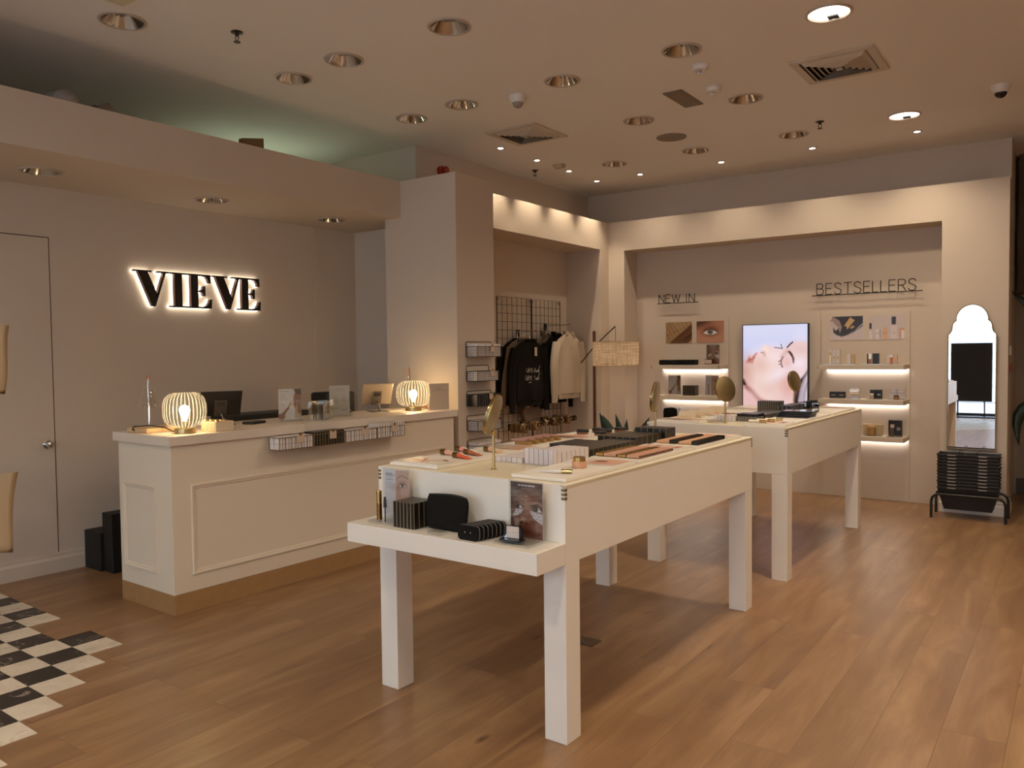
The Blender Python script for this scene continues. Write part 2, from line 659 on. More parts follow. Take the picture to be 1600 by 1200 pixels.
# ------------------------------------------------------------------ painting small pictures into meshes
class Art:
    def __init__(s, w, h, nx, bg):
        s.w, s.h = w, h
        s.nx = nx
        s.ny = max(2, int(round(nx * h / w)))
        u = np.linspace(0, 1, s.nx + 1)
        v = np.linspace(0, h / w, s.ny + 1)
        s.U, s.V = np.meshgrid(u, v)          # both in units of the picture's width
        s.H = h / w
        s.e = 0.7 / nx
        s.img = np.zeros(s.U.shape + (3,))
        s.img[:] = rgb(bg)

    def mix(s, mask, col):
        c = np.array(rgb(col) if isinstance(col, str) else col)
        mask = np.clip(mask, 0, 1)[..., None]
        s.img = s.img * (1 - mask) + c * mask
        return s

    def sd(s, d, soft):
        return np.clip(0.5 - d / (2 * max(soft, s.e)), 0, 1)

    def el(s, cx, cy, rx, ry, col, a=0.0, soft=0.0, op=1.0, keep=None):
        c, n = math.cos(a), math.sin(a)
        x, y = s.U - cx, s.V - cy
        X, Y = (x * c + y * n) / rx, (-x * n + y * c) / ry
        d = (np.sqrt(X * X + Y * Y) - 1) * min(rx, ry)
        mk = s.sd(d, soft) * op
        if keep is not None:
            mk = mk * keep
        s.mix(mk, col)
        return mk

    def rect(s, x0, x1, y0, y1, col, soft=0.0, op=1.0):
        d = np.maximum(np.abs(s.U - (x0 + x1) / 2) - (x1 - x0) / 2, np.abs(s.V - (y0 + y1) / 2) - (y1 - y0) / 2)
        return s.mix(s.sd(d, soft) * op, col)

    def poly(s, pts, col, soft=0.0, op=1.0):
        ins = np.zeros(s.U.shape, bool)
        dm = np.full(s.U.shape, 9.0)
        n = len(pts)
        for i in range(n):
            x1, y1 = pts[i]
            x2, y2 = pts[(i + 1) % n]
            if y1 != y2:
                c = ((y1 > s.V) != (y2 > s.V)) & (s.U < (x2 - x1) * (s.V - y1) / (y2 - y1) + x1)
                ins ^= c
            dm = np.minimum(dm, s._seg(x1, y1, x2, y2))
        d = np.where(ins, -dm, dm)
        mk = s.sd(d, soft) * op
        s.mix(mk, col)
        return mk

    def _seg(s, x1, y1, x2, y2):
        dx, dy = x2 - x1, y2 - y1
        L = dx * dx + dy * dy + 1e-12
        t = np.clip(((s.U - x1) * dx + (s.V - y1) * dy) / L, 0, 1)
        return np.hypot(s.U - x1 - t * dx, s.V - y1 - t * dy)

    def line(s, pts, w, col, soft=0.0, op=1.0):
        dm = np.full(s.U.shape, 9.0)
        for (a, b), (c, d) in zip(pts[:-1], pts[1:]):
            dm = np.minimum(dm, s._seg(a, b, c, d))
        return s.mix(s.sd(dm - w, soft) * op, col)

    def words(s, x0, x1, y, hgt, col, seed=1, op=1.0):
        r = random.Random(seed)
        x = x0
        while x < x1:
            l = r.uniform(1.2, 3.5) * hgt
            s.rect(x, min(x + l, x1), y - hgt / 2, y + hgt / 2, col, op=op)
            x += l + hgt * 0.7
        return s

    def eye(s, cx, cy, w, iris='#3a2a20', lid='#5a3c30', skin='#d9b2a2', a=0.0, lash=0.0, shadow='#a97a66'):
        c, n = math.cos(a), math.sin(a)

        def P(u, v):
            return (cx + (u * c - v * n) * w, cy + (u * n + v * c) * w)
        s.el(*P(0, 0.12), 0.62 * w, 0.42 * w, shadow, a, 0.12 * w, 0.55)
        up = [P(-0.5 + i / 16, 0.21 * math.sin(PI * i / 16) ** 0.8 - 0.03) for i in range(17)]
        lo = [P(0.5 - i / 16, -0.14 * math.sin(PI * i / 16) - 0.03 + 0.0) for i in range(17)]
        mk = s.poly(up + lo, '#e6e0dc')
        s.el(*P(0.0, 0.04), 0.19 * w, 0.19 * w, iris, 0, 0, 1, keep=mk)
        s.el(*P(0.0, 0.04), 0.08 * w, 0.08 * w, '#0b0807', 0, 0, 1, keep=mk)
        s.el(*P(0.03, 0.09), 0.022 * w, 0.022 * w, '#ffffff', 0, 0, 1, keep=mk)
        s.line(up, 0.028 * w, lid)
        s.line(lo, 0.012 * w, lid, op=0.6)
        s.line([P(-0.5 + i / 16, 0.34 * math.sin(PI * i / 16) ** 0.8 + 0.0) for i in range(2, 15)], 0.012 * w, lid, 0.02 * w, 0.5)
        if lash:
            for i in range(2, 16):
                u = -0.5 + i / 16
                v = 0.21 * math.sin(PI * i / 16) ** 0.8 - 0.03
                s.line([P(u, v), P(u + u * 0.25 * lash * 2, v + lash * (0.7 + 0.3 * math.sin(PI * i / 16)))], 0.012 * w, '#1a100c')
            for i in range(3, 15, 1):
                u = -0.5 + i / 16
                v = -0.14 * math.sin(PI * i / 16) - 0.03
                s.line([P(u, v), P(u + u * 0.25 * lash, v - lash * 0.4)], 0.01 * w, '#1a100c', op=0.8)
        return s

    def mesh(s, name, parent=None, flat=False, thick=0.002, m=None, edge=None, x=0.0, y=0.0, z=0.0):
        """upright picture (front towards -y) centred on x, foot at z; flat=True lies on its back, top edge towards +y"""
        ny, nx = s.ny + 1, s.nx + 1
        X = (s.U.ravel() - 0.5) * s.w + x
        Z = s.V.ravel() * s.w
        if flat:
            co = np.stack([X, Z + y, np.full_like(X, z)], 1)
        else:
            co = np.stack([X, np.full_like(X, y), Z + z], 1)
        idx = np.arange(ny * nx).reshape(ny, nx)
        q = np.stack([idx[:-1, :-1], idx[:-1, 1:], idx[1:, 1:], idx[1:, :-1]], -1).reshape(-1, 4)
        b = MB()
        nv = len(co)
        e = 0.0004
        if flat:
            b.box(x - s.w / 2, x + s.w / 2, y, y + s.h, z - thick, z - e)
        else:
            b.box(x - s.w / 2, x + s.w / 2, y + e, y + thick, z, z + s.h)
        vs = np.concatenate([co, np.array(b.v)])
        fs = q.tolist() + [[i + nv for i in f] for f in b.f]
        me = bpy.data.meshes.new(name)
        me.from_pydata(vs.tolist(), [], fs)
        me.materials.append(m or art_mat('printed_picture'))
        me.materials.append(edge or PAPER)
        me.polygons.foreach_set('material_index', [0] * len(q) + [1] * 6)
        ca = me.color_attributes.new('Col', 'FLOAT_COLOR', 'POINT')
        colr = np.ones((len(vs), 4))
        colr[:nv, :3] = s.img.reshape(-1, 3)
        ca.data.foreach_set('color', colr.ravel())
        me.update()
        o = bpy.data.objects.new(name, me)
        COL.objects.link(o)
        if parent:
            o.parent = parent
        return o

# ------------------------------------------------------------------ the room
X0, X1, Y0, Y1 = -6.75, 2.6, -3.2, 8.55
fl = struct('floor', BX(X0, X1, Y0, Y1, -0.06, 0), wood_floor())
struct('ceiling', BX(X0, X1, Y0, Y1, CEIL, CEIL + 0.08), CEILM)
struct('wall_left', BX(-5.30, -5.138, Y0 - .1, 4.90, 0, 2.40), WALL, 'C')
struct('wall_left_return', BX(-6.7, -4.315, 4.76, 4.90, 0, CEIL), WALL)
struct('wall_left_upper', BX(-4.48, -4.315, 4.90, 7.456, 0, CEIL), WALL)
struct('wall_left_void', BX(-6.75, -6.6, Y0, 4.90, 0, CEIL), WALL)
struct('wall_back', BX(-4.48, -0.4805, 7.456, 7.60, 0, CEIL), WALL)
struct('pillar_left', BX(-4.358, -3.659, 4.449, 4.898, 0, 2.60), WALL, bevel=0.002)
struct('beam_left', BX(-4.315, -3.918, 4.899, 7.176, 2.3203, 2.60), WALL)
struct('wall_left_jamb', BX(-4.315, -3.918, 7.006, 7.455, 0, 2.3202), WALL)
struct('pillar_corner', BX(-3.918, -3.741, 7.176, 7.455, 0, 2.60), WALL)
struct('beam_back', BX(-3.741, -0.9285, 7.176, 7.455, 2.311, 2.60), WALL)
struct('pillar_right', BX(-0.9285, -0.472, 7.176, 7.455, 0, 2.60), WALL)
struct('beam_counter', BX(-5.3, -4.25, Y0, 4.4485, 2.3293, 2.349), WALL)
struct('beam_counter_fascia', BX(-4.25, -4.193, Y0, 4.449, 2.3293, 2.60), WALL)
struct('wall_far', BX(-1.2, X1, 8.41, 8.55, 0, CEIL), mat('far_wall_paint', '#a8937c', 0.8))
struct('beam_far', BX(-0.47, X1, 8.15, 8.409, 1.775, CEIL - .001), mat('far_lintel_paint', '#5d4c3c', 0.8))
struct('wall_back_side', BX(-0.62, -0.50, 7.605, 8.409, 0, CEIL), WALL)
struct('baseboard_far', BX(-0.479, X1, 8.39, 8.409, 0, 0.137), mat('dark_skirting', '#4f4335', 0.6))
struct('wall_right', BX(X1, X1 + .12, Y0, Y1, 0, CEIL), WALL)
# skirtings
sk = MB()
sk.prism([(0, 0), (0.018, 0), (0.018, 0.07), (0.010, 0.085), (0.010, 0.10), (0, 0.11)], -0.995, -0.40,
         lambda u, v, d: (d * 1.0, 7.1755 - u, v))
sk2 = MB().prism([(0, 0), (0.018, 0), (0.018, 0.07), (0.010, 0.085), (0.010, 0.10), (0, 0.11)], 7.16, 7.455,
                 lambda u, v, d: (-0.4715 + u, d, v))
sk.v = [(min(max(x, -0.928), -0.454), y, z) for x, y, z in sk.v]
struct('baseboard_pillar', sk, WHITE)
struct('baseboard_pillar_side', sk2, WHITE)
prof = [(0, 0), (0.016, 0), (0.016, 0.08), (0.009, 0.095), (0.009, 0.115), (0, 0.12)]
struct('baseboard_left', MB().prism(prof, -3.0, 4.6, lambda u, v, d: (-5.1375 + u, d, v)), WALL, 'C')

# flush door in the left wall
d = MB()
d.box(-5.137, -5.1352, 1.26, 2.195, 0.122, 2.025)
o = d.build('door_1', WALL)
place(o, 'C', 0, 0, 0)
o['kind'] = 'structure'
g = MB()
GROOVE = mat('door_gap', '#2a2019', 0.9)
g.box(-5.1378, -5.1368, 2.1955, 2.2005, 0.0, 2.03)
g.box(-5.1378, -5.1368, 1.25, 2.2, 2.0255, 2.0305)
g.box(-5.1378, -5.1368, 1.25, 1.2595, 0.0, 2.03)
g.build('door_gap', GROOVE, o)
k = MB()
k.lathe([(0.026, 0), (0.026, 0.004), (0.012, 0.006), (0.010, 0.02), (0.020, 0.03), (0.022, 0.04), (0.016, 0.05), (0.004, 0.053)], 20,
        (-5.1351, 2.152, 0.785), 'x')
k.build('door_knob', CHROME, o, True)

# shop front behind the camera
fr = MB()
FRM = mat('shopfront_frame', '#23201d', 0.4)
for a, b in ((-6.75, -4.75), (1.95, 2.7)):
    struct('wall_front', BX(a, b, -3.3, -3.2, 0, CEIL), WALL)
struct('wall_front_head', BX(-4.75, 1.95, -3.3, -3.2, 2.72, CEIL), WALL)
for x in (-4.75, -2.55, -0.35, 1.90):
    fr.box(x, x + 0.05, -3.28, -3.22, 0, 2.72)
fr.box(-4.75, 1.95, -3.28, -3.22, 0, 0.06)
fr.box(-4.75, 1.95, -3.28, -3.22, 2.66, 2.72)
w = struct('window_1', fr, FRM)
gp = BX(-4.7, 1.9, -3.252, -3.248, 0.06, 2.66).build('window_glass', GLASS, w)
struct('ground_street', BX(-14, 12, -12, -3.31, -0.12, -0.02), mat('street_paving', '#b9b6b2', 0.8))
fac = MB()
fac.box(-14, 12, -8.4, -8.0, -0.1, 7)
for i in range(16):
    fac.box(-14, 12, -7.999, -7.96, 0.4 * i, 0.4 * i + 0.34)
struct('exterior_facade', fac, mat('pale_stone', '#e9e8e4', 0.8))

# chequered vinyl inlay, 15 cm squares with a stepped edge
tiles = MB()
S = 0.1527
for r in range(0, 26):
    y1 = 1.793 - S * r
    for c in range(-11, 26):
        x1_ = -3.580 + S * c
        if c > r or (r == 0 and c in (-2, -3)) or y1 < -2.9 or c - r > 0:
            continue
        g_ = 0.0006
        tiles.box(x1_ - S + g_, x1_ - g_, y1 - S + g_, y1 - g_, 0.0002, 0.0022, 0 if (r + c) % 2 == 0 else 1)
struct('floor_checker_inlay', tiles, [marble('cream_marble_vinyl', '#cdbfa9', '#ddd0bc', '#c3b29a'),
                                     marble('black_marble_vinyl', '#1d1814', '#2b241f', '#a89c90')], 'C')

# ------------------------------------------------------------------ ceiling fittings
def downlight(lit=False):
    t = thing('recessed_downlight', 'x', 'downlight', 'R', 0, 0, CEIL)
    R = 0.098
    a = MB().lathe([(R + 0.013, 0.0), (R + 0.012, -0.006), (R, -0.008), (R - 0.004, 0.0)], 40, cap=False)
    a.build('trim_ring', mat('downlight_ring', '#b7a695', 0.45), t, True)
    if not lit:
        MB().lathe([(R - 0.002, -0.004), (R - 0.012, 0.012), (R - 0.035, 0.040), (R - 0.045, 0.055)], 40, cap=False).build(
            'reflector', mat('reflector_metal', '#bdb6b0', 0.13, metal=1.0), t, True)
        b = MB()
        b.cyl((0.0, 0, 0.05), R - 0.040, 0.004, 24)
        b.build('lamp_housing', mat('dark_housing', '#0c0b0a', 0.6), t)
        c = MB()
        c.tube([(-0.03, 0.012, 0.034), (0.035, 0.012, 0.034)], 0.008, 8)
        c.tube([(-0.03, -0.012, 0.034), (0.035, -0.012, 0.034)], 0.008, 8)
        c.build('tube_lamp', mat('frosted_lamp', '#8d8a88', 0.3), t, True)
    else:
        MB().lathe([(R - 0.002, -0.003), (R - 0.012, 0.012), (R - 0.04, 0.040)], 40, cap=False).build(
            'reflector', emat('lit_reflector', '#fff2df', 5.0), t, True)
        MB().cyl((0, 0, 0.036), R - 0.030, 0.004, 24).build('lamp', emat('lit_lamp', '#fff6ea', 14.0), t)
        c = MB().box(-0.02, 0.03, 0.045, 0.085, -0.003, 0.004)
        c.build('lamp_clip', mat('dark_housing', '#0c0b0a', 0.6), t)
    return t


# cut-outs are not needed: the fittings sit in a ceiling void, so open holes are made in the ceiling sheet below
holes = []
dl = downlight()
ORD = {0: 'front', 1: 'second', 2: 'third', 3: 'fourth', 4: 'fifth'}
unlit = [(-3.851, 2.141, 'unlit silver downlight beside the square ceiling hatch'),
         (-2.622, 3.159, 'unlit silver downlight, the largest one in view with a slipped ring'),
         (-3.383, 3.152, 'unlit silver downlight paired with one nearer the counter bulkhead'),
         (-3.846, 3.177, 'unlit silver downlight by the bulkhead, next after the sprinkler head'),
         (-1.814, 4.168, 'unlit silver downlight just above the two white smoke sensors'),
         (-2.598, 4.189, 'unlit silver downlight beside the white dome camera'),
         (-3.371, 4.175, 'unlit silver downlight between the dome camera and the bulkhead pair'),
         (-3.847, 4.207, 'unlit silver downlight above the end of the counter bulkhead'),
         (-1.824, 5.216, 'unlit silver downlight beside the narrow grey ceiling panel'),
         (-2.604, 5.230, 'unlit silver downlight between the round speaker and the square vent'),
         (-1.829, 6.298, 'unlit silver downlight beside the rear sprinkler head'),
         (-2.618, 6.292, 'unlit silver downlight behind the round ceiling speaker'),
         (-3.369, 6.291, 'unlit silver downlight between two rows of small lit spots')]
for i, (x, y, lab) in enumerate(unlit):
    holes.append((x, y, 0.096))
    if i == 0:
        place(dl, 'R', x, y, CEIL)
        dl['label'] = lab
        dl['group'] = 'unlit recessed downlights'
    else:
        dup(dl, lab, 'R', x, y, CEIL, 0.4 * i, 'unlit recessed downlights')
low = [(-4.6655, 2.111, 'unlit downlight in the low counter soffit, above the wall door'),
       (-4.6666, 3.166, 'unlit downlight in the low counter soffit, above the lit wall sign'),
       (-4.6575, 4.178, 'unlit downlight in the low counter soffit, by the corner recess')]
for i, (x, y, lab) in enumerate(low):
    dup(dl, lab, 'R', x, y, 2.329, 0.3, 'unlit downlights in the counter soffit')
ll = downlight(True)
lit = [(-1.039, 4.156, 'large glowing downlight in front of the big square vent'),
       (-1.055, 6.274, 'large glowing downlight near the back wall, beside a small spot')]
LP = 14
for i, (x, y, lab) in enumerate(lit):
    holes.append((x, y, 0.096))
    if i == 0:
        place(ll, 'R', x, y, CEIL)
        tag(ll, lab, 'downlight', 'lit recessed downlights')
    else:
        dup(ll, lab, 'R', x, y, CEIL, 0.0, 'lit recessed downlights')
    area('downlight_beam', (x, y, CEIL - 0.012), 0.17, 0.17, LP * (1.5 if i == 0 else 0.7), WARM2, (0, 0, 0), 'DISK', math.radians(150))
# unseen lit fittings, added beside and behind the camera to warm the room
for x, y, f_, lab in [(0.5, 1.05, 0.9, 'beside the camera'), (0.5, 3.15, 0.9, 'in the row beside the display tables'),
                      (0.5, 5.2, 0.35, 'towards the rear of the open floor'), (-1.05, 0.2, 1.0, 'over the entrance floor'),
                      (1.9, 2.1, 1.2, 'by the blank side wall'), (1.9, 4.6, 0.3, 'by the rear of the blank side wall'),
                      (-3.85, -0.6, 1.0, 'over the chequered inlay by the shop window'), (-2.6, 1.05, 0.5, 'over the inlay in front of the counter')]:
    holes.append((x, y, 0.096))
    dup(ll, 'large added downlight outside the view, ' + lab, 'R', x, y, CEIL, 0.0, 'added downlights outside the view')
    area('downlight_beam', (x, y, CEIL - 0.012), 0.17, 0.17, LP * f_, WARM2, (0, 0, 0), 'DISK', math.radians(150))


def spotlight():
    t = thing('small_spotlight', 'x', 'spotlight', 'R', 0, 0, CEIL)
    MB().lathe([(0.034, 0), (0.034, -0.004), (0.024, -0.006), (0.022, 0.0)], 24, cap=False).build('spot_ring', mat('spot_ring_metal', '#a08f80', 0.4), t, True)
    MB().cyl((0, 0, -0.003), 0.023, 0.002, 20).build('spot_lens', emat('lit_spot', '#fff8ee', 30.0), t)
    return t


sp = spotlight()
spots = [(-3.83, 5.236, 'small lit spot closest to the pillar by the counter'),
         (-3.826, 5.754, 'small lit spot second along from the pillar by the counter'),
         (-3.825, 6.275, 'small lit spot third along from the pillar by the counter'),
         (-3.833, 6.80, 'small lit spot in the inner back corner of the ceiling'),
         (-3.374, 6.80, 'small lit spot next to the corner one along the back wall'),
         (-2.598, 6.81, 'small lit spot along the back wall in line with the screen'),
         (-1.828, 6.807, 'small lit spot along the back wall above the bestsellers shelves'),
         (-1.052, 6.791, 'small lit spot just behind the large glowing rear downlight')]
for i, (x, y, lab) in enumerate(spots):
    if i == 0:
        place(sp, 'R', x, y, CEIL)
        tag(sp, lab, 'spotlight', 'small lit ceiling spots')
    else:
        dup(sp, lab, 'R', x, y, CEIL, 0, 'small lit ceiling spots')
    d = bpy.data.lights.new('spot_beam', 'SPOT')
    d.energy = 38 if i < 4 else 15
    d.color = WARM2
    d.spot_size = math.radians(75 if i < 4 else 125)
    d.spot_blend = 0.8
    d.shadow_soft_size = 0.015
    o = bpy.data.objects.new('spot_beam', d)
    COL.objects.link(o)
    o.location = (x, y, CEIL - 0.01)

# ceiling sheet with real holes for the fittings
def ceiling_with_holes():
    bm = bmesh.new()
    hs = [h for h in holes]
    seg = 24
    rect = [(X0, Y0), (X1, Y0), (X1, Y1), (X0, Y1)]
    ev = [bm.verts.new((x, y, 0)) for x, y in rect]
    edges = [bm.edges.new((ev[i], ev[(i + 1) % 4])) for i in range(4)]
    for x, y, r in hs:
        vs = [bm.verts.new((x + r * math.cos(2 * PI * i / seg), y + r * math.sin(2 * PI * i / seg), 0)) for i in range(seg)]
        edges += [bm.edges.new((vs[i], vs[(i + 1) % seg])) for i in range(seg)]
    bmesh.ops.triangle_fill(bm, use_beauty=True, use_dissolve=False, edges=edges)
    bad = []
    for f in bm.faces:
        c = f.calc_center_median()
        if any((c.x - x) ** 2 + (c.y - y) ** 2 < (r * 0.98) ** 2 for x, y, r in hs):
            bad.append(f)
    bmesh.ops.delete(bm, geom=bad, context='FACES_ONLY')
    for f in bm.faces:
        f.normal_update()
        if f.normal.z > 0:
            f.normal_flip()
    me = bpy.data.meshes.new('ceiling')
    bm.to_mesh(me)
    bm.free()
    me.materials.append(CEILM)
    return me


co = bpy.data.objects['ceiling']
co.data = ceiling_with_holes()
co.location = (0, 0, CEIL)
lid = struct('ceiling_void', BX(X0, X1, Y0, Y1, CEIL + 0.09, CEIL + 0.15), mat('dark_housing', '#0c0b0a', 0.6))
# the soffit over the counter, with its three holes
bmh = MB()
hs2 = [(x, y) for x, y, _ in low]
bm = bmesh.new()
ev = [bm.verts.new(p) for p in ((-5.3, Y0, 0), (-4.25, Y0, 0), (-4.25, 4.4485, 0), (-5.3, 4.4485, 0))]
edges = [bm.edges.new((ev[i], ev[(i + 1) % 4])) for i in range(4)]
for x, y in hs2:
    vs = [bm.verts.new((x + 0.096 * math.cos(2 * PI * i / 24), y + 0.096 * math.sin(2 * PI * i / 24), 0)) for i in range(24)]
    edges += [bm.edges.new((vs[i], vs[(i + 1) % 24])) for i in range(24)]
bmesh.ops.triangle_fill(bm, use_beauty=True, use_dissolve=False, edges=edges)
bad = [f for f in bm.faces if any((f.calc_center_median().x - x) ** 2 + (f.calc_center_median().y - y) ** 2 < 0.0089 for x, y in hs2)]
bmesh.ops.delete(bm, geom=bad, context='FACES_ONLY')
for f in bm.faces:
    f.normal_update()
    if f.normal.z > 0:
        f.normal_flip()
me = bpy.data.meshes.new('beam_counter')
bm.to_mesh(me)
bm.free()
me.materials.append(WALL)
bo = bpy.data.objects['beam_counter']
bo.data = me
bo.location = (0, 0, 2.3293)
struct('beam_counter_lid', BX(-6.6, -4.251, Y0, 4.4485, 2.401, 2.411), WALL)
struct('beam_counter_end', BX(-6.6, -4.3585, 4.449, 4.7595, 2.3293, 2.60), WALL)

VENT = mat('vent_metal', '#c4b6a3', 0.5)


def square_vent(x, y, s, lab):
    t = thing('ceiling_vent', lab, 'ceiling vent', 'R', x, y, CEIL)
    f = MB()
    h = s / 2
    w_ = 0.045
    for a in ((-h, h, -h, -h + w_), (-h, h, h - w_, h), (-h, -h + w_, -h + w_, h - w_), (h - w_, h, -h + w_, h - w_)):
        f.box(*a, -0.010, -0.0005)
    f.build('vent_frame', VENT, t, bevel=0.002)
    MB().box(-h + w_, h - w_, -h + w_, h - w_, -0.0012, -0.0005).build('vent_void', mat('vent_dark', '#1a1410', 0.9), t)
    for q in range(5):
        r1 = h - w_ - 0.008 - q * 0.030
        r0 = r1 - 0.024
        z1, z0 = -0.003, -0.022
        m = MB()
        for k in range(4):
            c, s_ = math.cos(k * PI / 2), math.sin(k * PI / 2)

            def P(u, v, z):
                return (u * c - v * s_, u * s_ + v * c, z)
            vs = [P(-r1, -r1, z1), P(r1, -r1, z1), P(r0, -r0, z0), P(-r0, -r0, z0)]
            vs += [(a, b, e + 0.0015) for a, b, e in vs]
            m.add(vs, [(0, 1, 2, 3), (7, 6, 5, 4), (0, 4, 5, 1), (3, 2, 6, 7)])
        m.build('louver_ring', VENT, t)
    MB().box(-0.018, 0.018, -0.018, 0.018, -0.024, -0.020).build('center_plate', VENT, t)
    return t


square_vent(-1.177, 4.947, 0.455, 'large square air vent with nested louvers, near the lit downlight')
square_vent(-3.441, 5.035, 0.455, 'square air vent with nested louvers above the clothes recess')
t = thing('access_panel', 'narrow grey rectangular panel flush in the ceiling', 'ceiling panel', 'R', -2.148, 4.96, CEIL)
PG = mat('panel_grey', '#7a6a58', 0.7)
MB().box(-0.064, 0.064, -0.182, 0.182, -0.007, -0.0005).build('panel_frame', PG, t, bevel=0.001)
MB().box(-0.045, 0.045, -0.160, 0.160, -0.009, -0.0072).build('panel_grille', PG, t)
t = thing('ceiling_hatch', 'square flush hatch beside the downlight nearest the door', 'ceiling hatch', 'R', -3.54, 1.882, CEIL)
MB().box(-0.16, 0.16, -0.19, 0.19, -0.005, -0.0005).build('hatch_rim', CEILM, t)
MB().box(-0.14, 0.14, -0.17, 0.17, -0.008, -0.0052).build('hatch_leaf', mat('hatch_paint', '#cfc2a6', 0.6), t)
o = MB().lathe([(0.115, 0), (0.113, -0.006), (0.09, -0.008)], 40).build('ceiling_speaker', mat('speaker_mesh_grey', '#85786a', 0.7), None, True)
place(o, 'R', -2.604, 5.785, CEIL - 0.0005)
tag(o, 'round grey speaker grille flush in the ceiling', 'ceiling speaker')


def dome_camera(x, y, lab, dark, rz):
    t = thing('dome_camera', lab, 'camera', 'R', x, y, CEIL, rz)
    PW = mat('white_plastic', '#ddd5ca', 0.4)
    MB().lathe([(0.055, -0.0005), (0.055, -0.012), (0.048, -0.035), (0.042, -0.042)], 28).build('camera_body', PW, t, True)
    MB().sph((0, 0, -0.045), 0.036, 20, 12).build('lens_dome', dark, t, True)
    MB().tube([(0.037 * math.cos(a), 0.037 * math.sin(a), -0.045) for a in [2 * PI * i / 20 for i in range(20)]], 0.004, 6, closed=True).build('dome_rim', PW, t, True)
    return t


dome_camera(-2.97, 4.252, 'white dome camera between two rows of unlit downlights', mat('camera_dome_pale', '#8f8478', 0.15), 0)
dome_camera(-0.447, 5.942, 'white dome camera with a dark lens, alone over the open floor', mat('camera_dome_dark', '#14110f', 0.1), 0)


def sensor(x, y, lab):
    t = thing('smoke_sensor', lab, 'smoke sensor', 'R', x, y, CEIL)
    PW = mat('white_plastic', '#ddd5ca', 0.4)
    MB().lathe([(0.05, -0.0005), (0.05, -0.012), (0.044, -0.018), (0.040, -0.030), (0.02, -0.036)], 28).build('sensor_base', PW, t, True)
    b = MB()
    for i in range(4):
        a = PI / 2 * i
        b.box(0.014 * math.cos(a) - 0.004, 0.014 * math.cos(a) + 0.004, 0.014 * math.sin(a) - 0.004, 0.014 * math.sin(a) + 0.004, -0.052, -0.034)
    b.cyl((0, 0, -0.055), 0.02, 0.004, 20)
    b.build('sensor_cage', PW, t)
    return t


sensor(-1.825, 4.454, 'white round smoke sensor nearest to an unlit downlight')
sensor(-1.906, 4.867, 'white round smoke sensor beside the narrow grey ceiling panel')
SPK = mat('sprinkler_bronze', '#3a2c20', 0.4, metal=0.8)


def sprinkler(x, y, lab):
    t = thing('fire_sprinkler', lab, 'sprinkler', 'R', x, y, CEIL)
    MB().lathe([(0.03, -0.0005), (0.03, -0.004), (0.012, -0.006), (0.009, -0.02)], 20).build('escutcheon', SPK, t, True)
    b = MB()
    for s_ in (-1, 1):
        b.tube([(s_ * 0.006, 0, -0.018), (s_ * 0.014, 0, -0.03), (s_ * 0.004, 0, -0.046)], 0.0025, 6)
    b.build('frame_arms', SPK, t)
    MB().cyl((0, 0, -0.052), 0.017, 0.003, 16).build('deflector', SPK, t)
    return t


sprinkler(-3.528, 2.562, 'dark sprinkler head between the counter-side and middle downlights')
sprinkler(-1.576, 6.067, 'dark sprinkler head near the glowing rear downlight')
sprinkler(-4.053, 6.062, 'dark sprinkler head close to the wall, beside the row of small spots')
o = MB().prism([(-0.05, 0), (0.05, 0), (0.04, -0.03), (-0.04, -0.03)], -0.03, 0.03, lambda u, v, d: (u, d, v)).build('junction_box', mat('beige_box', '#a8977f', 0.5))
place(o, 'R', -3.762, 6.011, CEIL - 0.0005)
tag(o, 'small beige box on the ceiling between two small lit spots', 'box')

# red beacon on the upper wall
t = thing('fire_beacon', 'small red fire alarm beacon high on the wall above the pillar', 'alarm', 'R', -4.3145, 5.056, 2.80)
RED = mat('alarm_red', '#a8321c', 0.4)
MB().lathe([(0.04, 0), (0.04, 0.03), (0.034, 0.034)], 24, (0, 0, 0), 'x').build('sounder_base', RED, t, True)
MB().lathe([(0.032, 0.0345), (0.032, 0.07), (0.02, 0.08)], 24, (0, 0, 0), 'x').build('sounder_cap', mat('alarm_red_cap', '#7c2113', 0.3), t, True)

# loose things left on top of the counter soffit
def crumple(name, w, d, h, m, seed):
    r = random.Random(seed)
    bm = bmesh.new()
    bmesh.ops.create_icosphere(bm, subdivisions=3, radius=1)
    for v in bm.verts:
        f = 1 + 0.10 * math.sin(9 * v.co.x + 3 * v.co.y) + 0.06 * math.sin(23 * v.co.y + 11 * v.co.z) + r.uniform(-0.03, 0.03)
        v.co = Vector((v.co.x * w * f, v.co.y * d * f, max(v.co.z, -0.6) * h * f))
    zm = min(v.co.z for v in bm.verts)
    for v in bm.verts:
        v.co.z -= zm
    me = bpy.data.meshes.new(name)
    bm.to_mesh(me)
    bm.free()
    me.materials.append(m)
    for p in me.polygons:
        p.use_smooth = True
    o = bpy.data.objects.new(name, me)
    COL.objects.link(o)
    return o


o = crumple('stuffed_plastic_bag', 0.11, 0.10, 0.185, mat('cloudy_plastic', '#a89f94', 0.4), 3)
place(o, 'R', -4.42, 2.12, 2.412)
tag(o, 'crumpled pale plastic bag lying on top of the counter bulkhead', 'bag')
o = crumple('wrapped_bundle', 0.10, 0.085, 0.172, mat('bundle_beige', '#8f8274', 0.7), 9)
place(o, 'R', -4.42, 2.335, 2.412)
tag(o, 'beige wrapped bundle beside the plastic bag on top of the bulkhead', 'bundle')
o = MB().prism([(0, 0), (0.16, 0), (0.16, 0.29), (0, 0.26)], 0, 0.04, lambda u, v, d: (d, u, v)).build('cardboard_flap', mat('cardboard', '#8a6a44', 0.8))
place(o, 'R', -4.36, 3.16, 2.412)
tag(o, 'brown cardboard piece showing above the counter bulkhead', 'cardboard')

